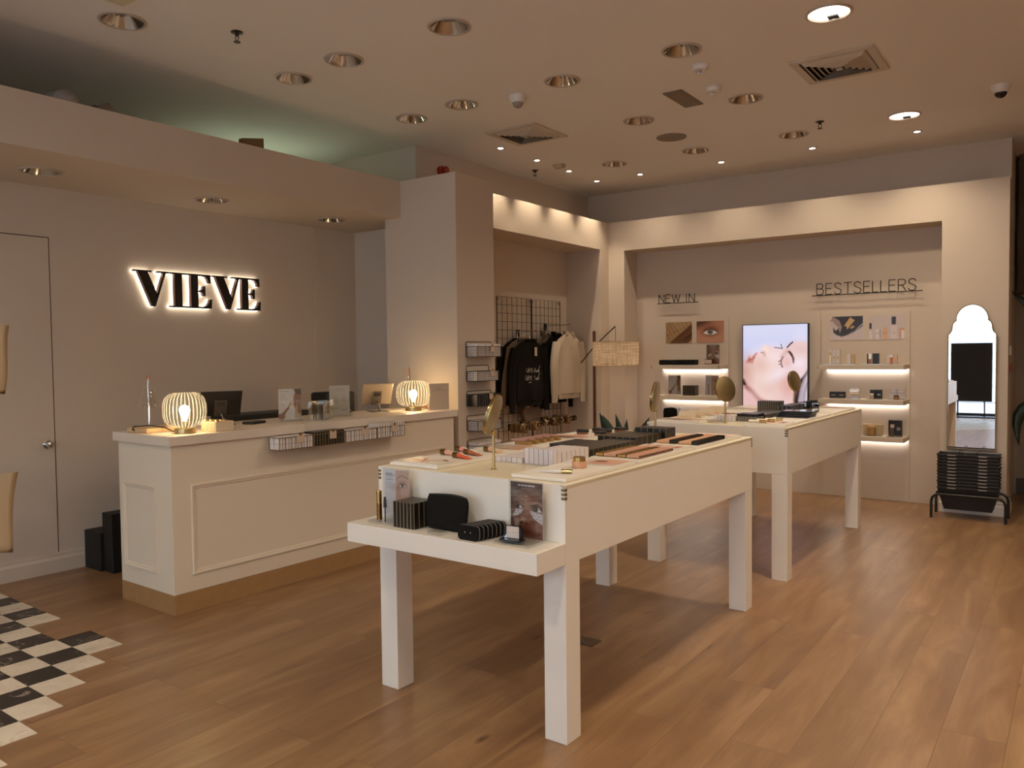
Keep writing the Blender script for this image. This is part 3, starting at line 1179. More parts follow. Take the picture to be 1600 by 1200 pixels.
# green-white batten tube lying on the soffit, lighting the ceiling behind the bulkhead
t = thing('batten_light', 'fluorescent batten on top of the bulkhead, hidden behind its edge', 'light', 'R', -5.30, 4.05, 2.412)
MB().box(-0.03, 0.03, -0.49, 0.49, 0, 0.03).build('batten_body', mat('white_plastic', '#ddd5ca', 0.4), t)
MB().tube([(0, -0.45, 0.045), (0, 0.45, 0.045)], 0.013, 10).build('lamp_tube', emat('green_white_tube', (0.66, 0.85, 0.62), 16), t)
for s_ in (-1, 1):
    MB().box(-0.02, 0.02, s_ * 0.46 - 0.01, s_ * 0.46 + 0.01, 0.0301, 0.065).build('lamp_holder', mat('white_plastic', '#ddd5ca', 0.4), t)

# ------------------------------------------------------------------ display tables
TZ, TZB, TZS = 0.8665, 0.6042, 0.6747


def display_table(lab, x0, x1, y0, y1, shelf):
    t = thing('display_table', lab, 'table', 'T', (x0 + x1) / 2, (y0 + y1) / 2, 0)
    hx, hy = (x1 - x0) / 2, (y1 - y0) / 2
    b = MB()
    th = 0.018
    b.box(-hx, hx, -hy, hy, TZB, TZB + 0.02)
    b.box(-hx, hx, -hy, -hy + th, TZB + 0.02, TZ)
    b.box(-hx, hx, hy - th, hy, TZB + 0.02, TZ)
    b.box(-hx, -hx + th, -hy + th, hy - th, TZB + 0.02, TZ)
    b.build('apron_box', WHITE, t)
    # the front side is a drop door with the sloping gap line
    MB().box(hx - th, hx, -hy + th, hy - th, TZB + 0.02, TZ).build('side_panel', WHITE, t)
    MB().box(-hx + th, hx - th, -hy + th, hy - th, TZ - 0.02, TZ - 0.0005).build('table_top', CREAMP, t)
    e = MB()
    e.prism([(hx - 0.0005, TZ - 0.016), (hx + 0.002, TZ - 0.002), (hx - 0.02, TZ + 0.0004), (hx - 0.021, TZ - 0.001)], -hy, hy, lambda u, v, d: (u, d, v))
    e.build('edge_strip', CREAMP, t)
    LW = 0.0877
    for sx in (-1, 1):
        for sy in (-1, 1):
            xa = hx - LW if sx > 0 else -hx
            ya = hy - LW if sy > 0 else -hy
            MB().box(xa, xa + LW, ya, ya + LW, 0.0005, TZB - 0.0005).build('leg', WHITE, t, bevel=0.0015)
    if shelf:
        MB().box(-hx, hx, -hy - 0.166, -hy - 0.0005, TZB, TZS).build('front_ledge', WHITE, t, bevel=0.0015)
    for cx, cy, sx, sy in ((hx, -hy, 1, -1), (-hx, -hy, -1, -1), (hx, hy, 1, 1)):
        m = MB()
        for q in range(3):
            z = TZ - 0.012 - q * 0.014
            m.box(cx - (0.014 if sx > 0 else -0.001), cx + (0.001 if sx > 0 else 0.014), cy - 0.0012 if sy < 0 else cy - 0.012, cy + 0.012 if sy < 0 else cy + 0.0012, z - 0.009, z)
        m.build('hinge', mat('hinge_metal', '#8d7c5c', 0.35, metal=0.9), t)
    return t


display_table('white display table with a lower front ledge, closest to the entrance', -2.263, -1.402, 2.197, 3.948, True)
display_table('white display table without ledge, standing behind the one with a ledge', -2.2588, -1.3954, 4.4927, 6.2153, False)

# ------------------------------------------------------------------ service counter
t = thing('service_counter', 'long cream service counter with framed panels and wooden toe kick', 'counter', 'C', -3.747, 2.144, 0)
CB = mat('counter_paint', '#dccdb6', 0.5)
LY = 4.305 - 2.144 + 0.03
MB().box(-0.519, 0, 0, LY - 0.055, 0.1038, 0.8575).build('counter_body', CB, t, bevel=0.002)
MB().box(-0.519, 0.006, -0.0, LY - 0.055, 0.0005, 0.1033).build('toe_kick', mat('toe_kick_wood', '#a07a4e', 0.45, vary=0.15, bscale=20), t)
MB().box(-0.540, 0.019, -0.019, LY - 0.033, 0.858, 0.9054).build('worktop', TOPM, t, bevel=0.002)


def frame_mould(u0, u1, v0, v1, fn, nm):
    w_ = 0.028
    pr = [(0, 0.0005), (0.004, 0.010), (0.012, 0.010), (0.016, 0.005), (w_ - 0.004, 0.005), (w_, 0.0005)]
    b = MB()
    vs, fs = [], []
    cor = [(u0, v0, 1, 1), (u1, v0, -1, 1), (u1, v1, -1, -1), (u0, v1, 1, -1)]
    for a, c, su, sv in cor:
        for q, dd in pr:
            vs.append(fn(a + su * q, c + sv * q, dd))
    n = len(pr)
    for i in range(4):
        j = (i + 1) % 4
        for k in range(n - 1):
            fs.append((i * n + k, j * n + k, j * n + k + 1, i * n + k + 1))
    b.add(vs, fs)
    return b.build(nm, CB, t, fix=False)


frame_mould(0.100, 2.045, 0.187, 0.655, lambda u, v, d: (d, u, v), 'panel_moulding')
frame_mould(0.040, 0.382, 0.192, 0.648, lambda u, v, d: (-u - 0.095, -d, v), 'panel_moulding')
NTH = ['first', 'second', 'third', 'fourth', 'fifth', 'sixth', 'seventh', 'eighth', 'ninth', 'tenth', 'eleventh', 'twelfth', 'thirteenth', 'fourteenth', 'fifteenth', 'sixteenth', 'seventeenth', 'eighteenth']

# ------------------------------------------------------------------ halo-lit wall sign
LET = {
    'V': (380, [(0, 0), (190, 0), (190, .045), (148, .045), (243, .64), (318, .045), (255, .045), (255, 0), (380, 0), (380, .045), (345, .045), (225, 1), (190, 1), (42, .045), (0, .045)]),
    'I': (180, [(0, 0), (180, 0), (180, .045), (135, .045), (135, .955), (180, .955), (180, 1), (0, 1), (0, .955), (50, .955), (50, .045), (0, .045)]),
    'E': (300, [(0, 0), (285, 0), (290, .25), (264, .25), (255, .15), (235, .08), (200, .045), (135, .045), (135, .475), (165, .468), (188, .43), (198, .34), (222, .34), (222, .64),
                (198, .64), (188, .55), (165, .512), (135, .505), (135, .955), (205, .955), (240, .91), (264, .82), (277, .72), (302, .72), (296, 1), (0, 1), (0, .955), (50, .955), (50, .045), (0, .045)]),
}
SG = thing('wall_sign', 'black serif wall lettering with a white halo of light, behind the counter', 'sign', 'C', -5.1375, 2.694, 1.639)
HALO = emat('sign_halo', '#fff4e2', 6.5)
SBK = mat('sign_black', '#1a1512', 0.4)
SRT = mat('sign_return_copper', '#5a2c1c', 0.4)
sc = 0.962 / 1520
for ch, off in (('V', 0), ('I', 393), ('E', 582), ('V', 890), ('E', 1218)):
    w_, pl = LET[ch]
    P_ = [((off + a) * sc, 0.235 * (1 - b)) for a, b in pl][::-1]
    fn = lambda u, v, dd: (dd, u, v)
    face = MB().prism(P_, 0.046, 0.050, fn).build('letter', SBK, SG)
    face['label'] = 'black letter %s with a copper edge' % ch
    MB().prism(P_, 0.020, 0.0458, fn).build('letter_return', SRT, face)
    MB().prism(P_, 0.003, 0.0195, fn).build('letter_glow', HALO, face)

# ------------------------------------------------------------------ things on the counter
CZ = 0.9058


def globe_lamp(k, x, y, z, lab, f=1.0):
    t = thing('globe_lamp', lab, 'lamp', k, x, y, z)
    MB().lathe([(0.05 * f, 0), (0.052 * f, 0.001), (0.052 * f, 0.024), (0.050 * f, 0.026), (0.0, 0.027)], 40, cap=False).build('lamp_base', BRASS, t, True)
    MB().lathe([(0.018, 0.0272), (0.018, 0.062), (0.014, 0.065), (0.0, 0.066)], 24, cap=False).build('bulb_socket', BRASS, t, True)
    R, Z0, Z1 = 0.109 * f, 0.030, 0.212
    pr = []
    for i in range(25):
        a = -PI / 2 + PI * i / 24
        ca, sa = math.cos(a), math.sin(a)
        rr = R * (abs(ca) ** 0.46)
        zz = (Z0 + Z1) / 2 + (Z1 - Z0) / 2 * (1 if sa > 0 else -1) * abs(sa) ** 0.85
        if rr < 0.045:
            rr = 0.045
        pr.append((rr, zz))
    MB().lathe(pr, 96, cap=False).build('glass_shade', clear('ribbed_glass', (0.97, 0.94, 0.88), 0.05, 0.26, 34), t, True)
    MB().lathe([(0.0, 0.0), (0.012, 0.004), (0.015, 0.016), (0.023, 0.036), (0.027, 0.052), (0.021, 0.070), (0.0, 0.080)], 20, (0, 0, 0.067), cap=False).build(
        'bulb', emat('warm_bulb', '#ffe2b0', 40), t, True)
    p = point('bulb_light', (0, 0, 0.118), 5.5, (1.0, 0.72, 0.40), 0.035, t)
    return t


globe_lamp('C', -3.86, 2.292, CZ, 'lit ribbed glass globe lamp on a brass base at the free end of the counter')
globe_lamp('C', -3.95, 4.085, CZ, 'lit ribbed glass globe lamp at the pillar end of the counter, before the lidded jar', 1.12)
# table lamp with pleated glass shade and oak foot
t = thing('table_lamp', 'unlit slim table lamp with a small glass bell shade on an oak foot', 'lamp', 'C', -4.11, 2.235, CZ, 0.1)
MB().box(-0.085, 0.085, -0.075, 0.135, 0, 0.022).build('lamp_foot', OAK, t, bevel=0.003)
MB().tube([(0, 0, 0.0225), (0, 0, 0.262), (-0.004, 0.004, 0.280), (-0.016, 0.014, 0.283), (-0.026, 0.020, 0.272), (-0.028, 0.021, 0.235)], 0.0045, 10).build('lamp_stem', CHROME, t, True)
MB().sph((-0.014, 0.012, 0.287), 0.009, 12, 8).build('lamp_joint', mat('copper_knob', '#c07a48', 0.25, metal=1.0), t, True)
MB().lathe([(0.018, 0.235), (0.026, 0.233), (0.032, 0.21), (0.041, 0.16), (0.052, 0.125)], 40, (-0.028, 0.021, 0), cap=False).build('lamp_shade', clear('shade_glass', (0.9, 0.86, 0.82), 0.14, 0.6, 24), t, True)
c = MB().tube([(-0.02, -0.072, 0.01), (-0.02, -0.085, 0.02), (0.0, -0.09, 0.034), (0.05, -0.03, 0.036), (0.10, 0.02, 0.025), (0.15, 0.03, 0.006), (0.20, 0.02, 0.005)], 0.0035, 8).build('lamp_cord', BLACK, t, True)
# wooden box with jewellery
t = thing('wooden_box', 'small pale fluted wooden box on the counter holding golden bits', 'box', 'C', -3.83, 2.455, CZ, 0.06)
b = MB().box(-0.062, 0.062, -0.05, 0.065, 0, 0.052)
b.build('box_body', mat('pale_wood', '#d8c3a0', 0.55, vary=0.12, bscale=40), t, bevel=0.003)
b = MB()
for i in range(10):
    b.box(-0.058 + i * 0.012, -0.052 + i * 0.012, -0.0525, -0.0502, 0.004, 0.048)
b.build('box_flutes', mat('pale_wood', '#d8c3a0', 0.55), t)
for i in range(7):
    q = MB()
    r_ = 0.012 + 0.003 * (i % 3)
    q.tube([(r_ * math.cos(a), r_ * math.sin(a), 0) for a in [2 * PI * j / 16 for j in range(16)]], 0.003, 6, closed=True)
    o = q.build('gold_bangle', GOLD, None, True)
    place(o, 'C', -3.885 + 0.018 * i, 2.43 + 0.02 * (i % 3), CZ + 0.0555 + 0.002 * (i % 2))
    tag(o, 'thin gold ring on the pale wooden box, %s from the globe lamp' % NTH[i], 'ring', 'gold rings on the wooden box')
# till tablets


def tablet(x, y, rz, lab, body, stand, w=0.235, h=0.165, z=CZ):
    t = thing('till_tablet', lab, 'tablet', 'C', x, y, z, rz)
    a = math.radians(28)
    c, s = math.cos(a), math.sin(a)

    def F(u, v, dd):   # u along the width (y), v up the slab, d out of its back (+x)
        return (v * s * 0.9 - 0.045 + dd * c, u, 0.050 + v * c - dd * s * 0.9)
    def slab(u0, u1, v0, v1, d0, d1, nm, m, bev=0.0):
        vs = [F(u, v, dd) for dd in (d0, d1) for u, v in ((u0, v0), (u1, v0), (u1, v1), (u0, v1))]
        return MB().add(vs, [(0, 3, 2, 1), (4, 5, 6, 7), (0, 1, 5, 4), (1, 2, 6, 5), (2, 3, 7, 6), (3, 0, 4, 7)]).build(nm, m, t, bevel=bev)
    slab(-w / 2, w / 2, 0, h, 0, 0.008, 'tablet_back', body, 0.003)
    slab(-w / 2 + 0.006, w / 2 - 0.006, 0.006, h - 0.006, -0.001, -0.0002, 'tablet_screen', mat('dark_glass', '#0a0a0c', 0.1))
    slab(-0.035, 0.035, 0.0, h * 0.66, 0.0085, 0.013, 'stand_arm', stand, 0.002)
    slab(-0.024, 0.024, h * 0.42, h * 0.60, 0.0132, 0.0142, 'stand_window', mat('stand_recess', '#38312a', 0.5))
    MB().tube([F(0, 0.03, 0.018), (0.035, 0.0, 0.04), (0.055, 0.0, 0.007)], 0.009, 8).build('stand_neck', CHROME, t, True)
    MB().box(-0.06, 0.08, -0.06, 0.06, 0, 0.006).build('stand_foot', stand, t, bevel=0.002)
    return t


tablet(-4.16, 2.70, -0.35, 'dark till tablet on a tilted stand, showing its back, behind the wooden box', mat('tablet_dark', '#211d1b', 0.3), mat('stand_dark', '#4a4038', 0.35))
tablet(-4.12, 3.90, -0.45, 'silver till tablet on a tilted stand beside the pillar-end globe lamp', mat('tablet_silver', '#c9b79f', 0.3, metal=0.6), mat('stand_silver', '#8d8170', 0.3, metal=0.6), 0.22, 0.165)
o = MB().box(-0.04, 0.04, -0.06, 0.06, 0, 0.016).build('card_reader', BLACK, None, bevel=0.005)
place(o, 'C', -4.03, 2.83, CZ, 0.3)
tag(o, 'black card reader lying between the dark till tablet and the counter edge', 'card reader')
o = MB().box(-0.035, 0.035, -0.05, 0.05, 0, 0.022).build('barcode_scanner', mat('scanner_black', '#1e1a17', 0.3), None, bevel=0.008)
place(o, 'C', -4.20, 3.66, CZ, 0.2)
tag(o, 'small black scanner lying in front of the silver till tablet', 'scanner')
# black equipment standing on the low desk behind the counter
t = thing('back_desk', 'plain low desk hidden behind the counter, carrying the black cases', 'desk', 'C', -4.55, 3.25, 0)
MB().box(-0.2, 0.2, -0.75, 0.75, 0.70, 0.74).build('desk_top', CB, t)
for a_, b_ in ((-0.18, -0.72), (0.14, -0.72), (-0.18, 0.68), (0.14, 0.68)):
    MB().box(a_, a_ + 0.04, b_, b_ + 0.04, 0.0005, 0.6995).build('desk_leg', CB, t)
b = MB().box(-0.1, 0.1, -0.31, 0.31, 0, 0.195)
o = b.build('black_case', mat('case_black', '#0c0b0a', 0.6), None, bevel=0.008)
place(o, 'C', -4.46, 3.19, 0.7405)
tag(o, 'long low black case behind the counter, under the middle cards', 'case')
o = MB().box(-0.1, 0.08, -0.13, 0.13, 0, 0.30).build('black_printer', mat('case_black', '#0c0b0a', 0.6), None, bevel=0.015)
place(o, 'C', -4.46, 3.80, 0.7405)
tag(o, 'black box-shaped machine behind the counter, beside the silver tablet', 'machine')
# countertop cards
def acryl_stand(k, x, y, z, rz, w, h, art, lab, depth=0.07, base=True, th=0.003, nm='card_stand', cat='card stand'):
    t = thing(nm, lab, cat, k, x, y, z, rz)
    art.mesh('printed_card', t, z=0.009, y=0.0)
    MB().box(-w / 2 - 0.003, w / 2 + 0.003, -0.0035, -0.0008, 0.0085, h + 0.012).build('acrylic_front', ACRYL, t)
    if base:
        MB().box(-w / 2 - 0.003, w / 2 + 0.003, -depth, 0.006, 0, 0.008).build('acrylic_base', ACRYL, t)
    return t


def art_mascara_man(w, h, nx=60):
    a = Art(w, h, nx, '#e4dcd6')
    a.words(0.08, 0.45, 1.42 * a.H / 1.55, 0.02, '#5a5450', 3)
    for i in range(5):
        a.words(0.08, 0.3 + 0.02 * i, a.H * 0.84 - 0.06 * i, 0.010, '#8d8680', i + 9)
    a.el(1.02, a.H * 0.62, 0.36, a.H * 0.45, '#8a5a40', 0, 0.02)
    a.el(1.10, a.H * 0.5, 0.33, a.H * 0.45, '#a06c4e', 0, 0.15)
    a.el(0.95, a.H * 0.97, 0.28, 0.22, '#2a1d18', -0.5, 0.03)
    a.eye(0.86, a.H * 0.62, 0.22, shadow='#6d4330')
    a.line([(0.18, 0.12), (0.55, a.H * 0.55)], 0.04, '#c4a36a')
    a.line([(0.24, 0.2), (0.5, a.H * 0.5)], 0.012, '#7a5c34')
    a.line([(0.75, 0.1), (0.8, a.H * 0.45)], 0.05, '#c9ae78')
    for i in range(4):
        a.el(0.12 + 0.09 * i, 0.18 + 0.10 * i, 0.09, 0.05, '#8f5d42', 0.7, 0.01)
    a.el(0.13, 0.14, 0.16, 0.14, '#95634a', 0, 0.02)
    a.poly([(0.5, 0), (0.72, 0), (0.66, a.H * 0.45), (0.6, a.H * 0.45)], '#e9e3de')
    return a


acryl_stand('C', -4.0, 3.065, CZ, 1.10, 0.135, 0.185, art_mascara_man(0.135, 0.185), 'white card with a face and make-up pencil in clear stand on the counter')
a = Art(0.13, 0.19, 70, '#d3cabd')
a.words(0.3, 0.7, a.H * 0.90, 0.018, '#6a6058', 2)
a.words(0.2, 0.8, a.H * 0.84, 0.012, '#8d8478', 5)
for cx in (0.3, 0.72):
    for r_ in (0.10,):
        a.line([(cx - 0.09, a.H * 0.32), (cx - 0.06, a.H * 0.55), (cx, a.H * 0.66), (cx + 0.06, a.H * 0.55), (cx + 0.09, a.H * 0.32)], 0.012, '#b0a596')
a.rect(0.05, 0.95, a.H * 0.18, a.H * 0.40, '#c8bfb2', 0.05)
a.words(0.1, 0.42, a.H * 0.24, 0.03, '#7a6f64', 8)
a.words(0.56, 0.9, a.H * 0.17, 0.035, '#7a6f64', 18)
acryl_stand('C', -4.0, 3.455, CZ, 1.10, 0.13, 0.19, a, 'pale card with two drawn arches in a clear stand on the counter')
# clear box of brow pencils
t = thing('acrylic_caddy', 'clear box of dark pencils and spatulas on the counter, with a clipped tag', 'caddy', 'C', -3.90, 3.22, CZ, 0.45)
for nm, bx in (('caddy_wall', (-0.05, 0.05, -0.075, -0.072)), ('caddy_wall', (-0.05, 0.05, 0.072, 0.075)), ('caddy_wall', (0.047, 0.05, -0.0715, 0.0715)), ('caddy_wall', (-0.05, -0.047, -0.0715, 0.0715))):
    MB().box(*bx, 0.003, 0.115).build(nm, ACRYL, t)
MB().box(-0.05, 0.05, -0.075, 0.075, 0, 0.0028).build('caddy_floor', ACRYL, t)
MB().box(0.0505, 0.052, 0.02, 0.065, 0.085, 0.122).build('price_tag', PAPER, t)
for i in range(14):
    r_ = random.Random(i)
    x_, y_ = r_.uniform(-0.035, 0.035), -0.062 + i * 0.0092
    q = MB().tube([(0, 0, 0), (r_.uniform(-0.006, 0.006), r_.uniform(-0.012, 0.012), r_.uniform(0.085, 0.10))], 0.0045, 8)
    o = q.build('cosmetic_pencil', mat('pencil_steel', '#b9b2a8', 0.25, metal=0.8) if i in (6, 8, 11) else mat('pencil_black', '#1c1815', 0.35), None, True)
    c_, s_ = math.cos(0.45), math.sin(0.45)
    place(o, 'C', -3.90 + x_ * c_ - y_ * s_, 3.22 + x_ * s_ + y_ * c_, CZ + 0.0035)
    tag(o, ('steel spatula' if i in (6, 8, 11) else 'black pencil') + ' in the clear counter box, %s from the face-card side' % NTH[i], 'pencil', ('steel spatulas' if i in (6, 8, 11) else 'black pencils') + ' in the clear counter box')
# card whose code is left out
a = Art(0.145, 0.185, 50, '#b9a58c')
a.words(0.38, 0.62, a.H * 0.80, 0.02, '#5d5144', 2)
a.words(0.2, 0.85, a.H * 0.73, 0.014, '#8a7a66', 4)
t = thing('card_sign', 'plain beige card standing at the pillar end of the counter, by the lit globe', 'card', 'C', -3.815, 4.205, CZ, 1.0)
a.mesh('printed_card', t, z=0.004, edge=PAPER)
MB().box(-0.0725, 0.0725, 0.003, 0.05, 0, 0.0035).build('card_foot', PAPER, t)
o = MB().tube([(-0.05, 0, 0.004), (-0.02, 0.02, 0.012), (0.02, 0.01, 0.02), (0.04, -0.02, 0.01), (0.06, 0.0, 0.004)], 0.004, 8).build('coiled_cord', mat('copper_cord', '#a2643e', 0.4), None, True)
place(o, 'C', -3.99, 4.235, CZ + 0.001)
tag(o, 'copper-coloured cord lying behind the pillar-end globe lamp', 'cord')
# lidded jar seen through and above the far globe
t = thing('glass_jar', 'tapered glass bottle with a thin copper top, behind the pillar-end globe lamp', 'jar', 'C', -4.12, 4.22, CZ)
MB().lathe([(0.05, 0), (0.055, 0.01), (0.055, 0.12), (0.045, 0.16), (0.030, 0.205), (0.026, 0.235), (0.024, 0.24)], 28, cap=False).build('jar_body', GLASS, t, True)
MB().tube([(0, 0, 0.2), (0.002, 0, 0.30)], 0.005, 8).build('jar_wand', mat('copper_knob', '#c07a48', 0.25, metal=1.0), t, True)

# ------------------------------------------------------------------ hanging wire baskets


def wire_basket(lab, k, x, y, z, L, D, H, hang=0.0, wire=None, grid=0.014, grp=None):
    """local: x out from the wall, y along it, z up; the back lies at x = 0"""
    t = thing('wire_basket', lab, 'basket', k, x, y, z, 0, grp)
    wr = wire or WIRE
    b = MB()
    b.tube([(0.004, 0, H), (D, 0, H), (D, L, H), (0.004, L, H)], 0.0022, 6, closed=True)
    b.tube([(0.004, 0, 0), (D, 0, 0), (D, L, 0), (0.004, L, 0)], 0.0018, 6, closed=True)
    for px, py in ((0.004, 0), (D, 0), (D, L), (0.004, L)):
        b.tube([(px, py, 0), (px, py, H)], 0.002, 6)
    if hang:
        b.tube([(0.004, 0, H), (0.004, 0.0, H + hang - 0.012), (0.004, 0.008, H + hang), (0.004, L - 0.008, H + hang), (0.004, L, H + hang - 0.012), (0.004, L, H)], 0.0022, 6)
    b.build('basket_frame', wr, t)
    m = MB()
    n = max(2, int(L / grid))
    for i in range(1, n):
        y_ = L * i / n
        m.tube([(D, y_, H), (D, y_, 0), (0.004, y_, 0)], 0.0009, 4)
    n = max(2, int(D / grid))
    for i in range(1, n):
        x_ = D * i / n
        m.tube([(x_, 0, H), (x_, 0, 0), (x_, L, 0), (x_, L, H)], 0.0009, 4)
    for i in range(1, max(2, int(H / grid))):
        z_ = i * grid
        m.tube([(0.004, 0, z_), (D, 0, z_), (D, L, z_), (0.004, L, z_)], 0.0009, 4)
    m.build('basket_mesh', wr, t)
    return t


def small_tag(parent, x, y, z, w=0.05, h=0.045):
    MB().box(x, x + 0.001, y, y + w, z - h, z).build('price_tag', mat('tag_card', '#c9b29a', 0.6), parent)
    MB().box(x - 0.002, x + 0.003, y + w / 2 - 0.006, y + w / 2 + 0.006, z - 0.008, z + 0.008).build('binder_clip', mat('clip_brass', '#8f6a3a', 0.35, metal=0.8), parent)


WBOX = mat('white_carton', '#ddd3cc', 0.5)
WEDGE = mat('carton_edge', '#8d7d76', 0.6)
DBOX = mat('black_carton', '#1e1813', 0.35)
DEDGE = mat('gold_carton_line', '#b3a180', 0.4)


def carton(w, d, h, m, em, nm='carton', line=0.0016):
    b = MB().box(-w / 2, w / 2, -d / 2, d / 2, 0, h)
    # a fine printed line round the front edge of the pack
    b.box(w / 2, w / 2 + 0.0003, -d / 2, -d / 2 + line, 0, h, 1)
    b.box(-w / 2, -w / 2 + line, -d / 2 - 0.0003, -d / 2, 0, h, 1)
    b.box(-w / 2, w / 2, -d / 2, -d / 2 + line, h, h + 0.0003, 1)
    return b.build(nm, [m, em])


# four baskets hooked along the counter front
cb = [(2.706, 0.229, 0.795, 'w', 'white cartons, at the end towards the free end of the counter'),
      (2.943, 0.224, 0.795, 'd', 'black cartons, the only dark one on the counter front'),
      (3.180, 0.246, 0.792, 'w', 'white cartons, next to the dark one on its pillar side'),
      (3.436, 0.233, 0.800, 'w', 'white cartons piled above its rim, closest to the pillar')]
for i, (y_, L_, z_, kind, lab) in enumerate(cb):
    bk = wire_basket('counter-front wire basket with ' + lab, 'C', -3.7265, y_, 0.785, L_, 0.096, 0.066, 0, mat('bronze_wire', '#7a6242', 0.4, metal=0.6), grid=0.033, grp='wire baskets on the counter front')
    small_tag(bk, 0.099, L_ * 0.5, 0.078)
    n = int((L_ - 0.012) / 0.0185)
    for j in range(n):
        hh = 0.068 if i != 3 else 0.088
        if kind == 'd':
            hh = 0.078
        c = carton(0.088, 0.0165, hh, WBOX if kind == 'w' else DBOX, WEDGE if kind == 'w' else DEDGE)
        place(c, 'C', -3.7265 + 0.05, y_ + 0.012 + j * (L_ - 0.022) / (n - 1), 0.7865)
        tag(c, 'slim %s carton in the counter-front basket %s, %s along' % ('white' if kind == 'w' else 'black', ['at the free end', 'of black packs', 'next to the black one', 'nearest the pillar'][i], NTH[j]), 'carton',
            'cartons in counter basket ' + ['at the free end', 'of black packs', 'beside the black one', 'nearest the pillar'][i])

# five baskets up the side of the pillar
pb = [(1.280, 1.353, 1.389, 'w2', 'topmost', 0.16), (1.103, 1.173, 1.215, 'w1', 'second from the top', 0.16), (0.920, 1.004, 1.027, 'd', 'middle, holding dark packs', 0.14),
      (0.740, 0.813, 0.847, 'w1', 'second from the bottom', 0.0), (0.560, 0.632, 0.669, 'w2', 'lowest, half hidden by the table', 0.0)]
for i, (z0, z1, zh, kind, lab, tg) in enumerate(pb):
    L_ = [0.305, 0.27, 0.30, 0.30, 0.30][i]
    bk = wire_basket('black wire basket on the pillar side, %s of the column' % lab, 'R', -3.6585, 4.54, z0, L_, 0.105, z1 - z0, zh - z1, grp='wire baskets on the pillar')
    if tg:
        small_tag(bk, 0.107, tg, (z1 - z0) + 0.006, 0.045, 0.045)
    if kind == 'd':
        n = 12
        for j in range(n):
            c = carton(0.09, 0.021, 0.078, DBOX, mat('pale_window_line', '#9a948c', 0.3))
            place(c, 'R', -3.6585 + 0.052, 4.54 + 0.014 + j * (L_ - 0.028) / (n - 1), z0 + 0.0025)
            tag(c, 'slim black carton in the dark middle basket on the pillar side, %s along' % NTH[j], 'carton', 'black cartons in the middle pillar basket')
    else:
        lay = 4
        hh = ((z1 - z0) + (0.018 if kind == 'w2' else -0.002)) / lay
        for a_ in range(3):
            for j in range(lay):
                c = carton(0.092, (L_ - 0.02) / 3 - 0.002, hh - 0.0008, WBOX, WEDGE)
                place(c, 'R', -3.6585 + 0.053, 4.54 + 0.010 + (a_ + 0.5) * (L_ - 0.02) / 3, z0 + 0.0025 + j * hh)
                tag(c, 'flat white carton, %s pillar basket, layer %s, %s along' % (lab.split(',')[0], ['one', 'two', 'three', 'four'][j], NTH[a_]), 'carton', 'white cartons in the %s pillar basket' % lab.split(',')[0])

# dark boxes on the floor behind the counter end
o = MB().box(-0.10, 0.10, -0.09, 0.09, 0, 0.235).build('black_bin', mat('case_black', '#0c0b0a', 0.6), None, bevel=0.004)
place(o, 'C', -5.01, 2.43, 0.0005)
tag(o, 'low black box on the floor between the wall and the counter end', 'box')
o = MB().box(-0.06, 0.06, -0.10, 0.10, 0, 0.36).build('black_bin', mat('case_black', '#0c0b0a', 0.6), None, bevel=0.004)
place(o, 'C', -4.86, 2.46, 0.0005)
tag(o, 'taller black box on the floor, mostly hidden behind the counter end', 'box')
# faint pilaster strip in the wall paint near the recess corner
struct('trim_1', BX(-5.1375, -5.132, 4.20, 4.26, 0.12, 2.325), WALL, 'C')



# ------------------------------------------------------------------ round swivel mirrors
def round_mirror(lab, x, y, yaw, tilt, rise=0.0):
    t = thing('vanity_mirror', lab, 'mirror', 'T', x, y, TZ, yaw, 'brass vanity mirrors')
    MB().lathe([(0.012, 0.0002), (0.012, 0.002), (0.0058, 0.004), (0.0058, 0.132)], 16).build('mirror_pole', BRASS, t, True)
    c, s = math.cos(tilt), math.sin(tilt)
    R = 0.0775

    def rotm(m):
        m.v = [(a, b * c - (e - 0.0) * s, b * s + e * c + 0.205 + rise) for a, b, e in m.v]
        return m
    d_ = MB().lathe([(R, 0.0), (R, 0.012), (R - 0.003, 0.0135), (0.0, 0.0135)], 48, (0, -0.006, 0), 'y', cap=False)
    h = rotm(d_).build('mirror_shell', BACKG, t, True)
    rotm(MB().lathe([(R - 0.003, -0.0065), (R - 0.003, -0.0060)], 48, (0, 0, 0), 'y')).build('mirror_glass', MIRROR, t)
    rotm(MB().lathe([(R, -0.008), (R, -0.0005), (R - 0.003, -0.0005), (R - 0.003, -0.008), (R, -0.008)], 48, (0, 0, 0), 'y', cap=False)).build('mirror_rim', GOLD, t, True)
    MB().sph((0, 0.0, 0.136), 0.008, 12, 8, sc=(1, 1, 1.6)).build('swivel_joint', GOLD, t, True)
    return t


round_mirror('tilted brass vanity mirror near the front of the ledged table, seen edge-on', -1.828, 2.37, math.radians(-69), -0.30)
round_mirror('edge-on brass vanity mirror behind the tall black cartons of the ledged table', -1.828, 3.73, math.radians(-77), -0.12)
round_mirror('brass vanity mirror showing its round face on the front of the rear table', -1.812, 4.64, math.radians(-114), 0.20)
round_mirror('brass vanity mirror in front of the glowing screen, at the rear table', -1.822, 6.03, math.radians(-104), 0.20)

# ------------------------------------------------------------------ tester boards with printed plates


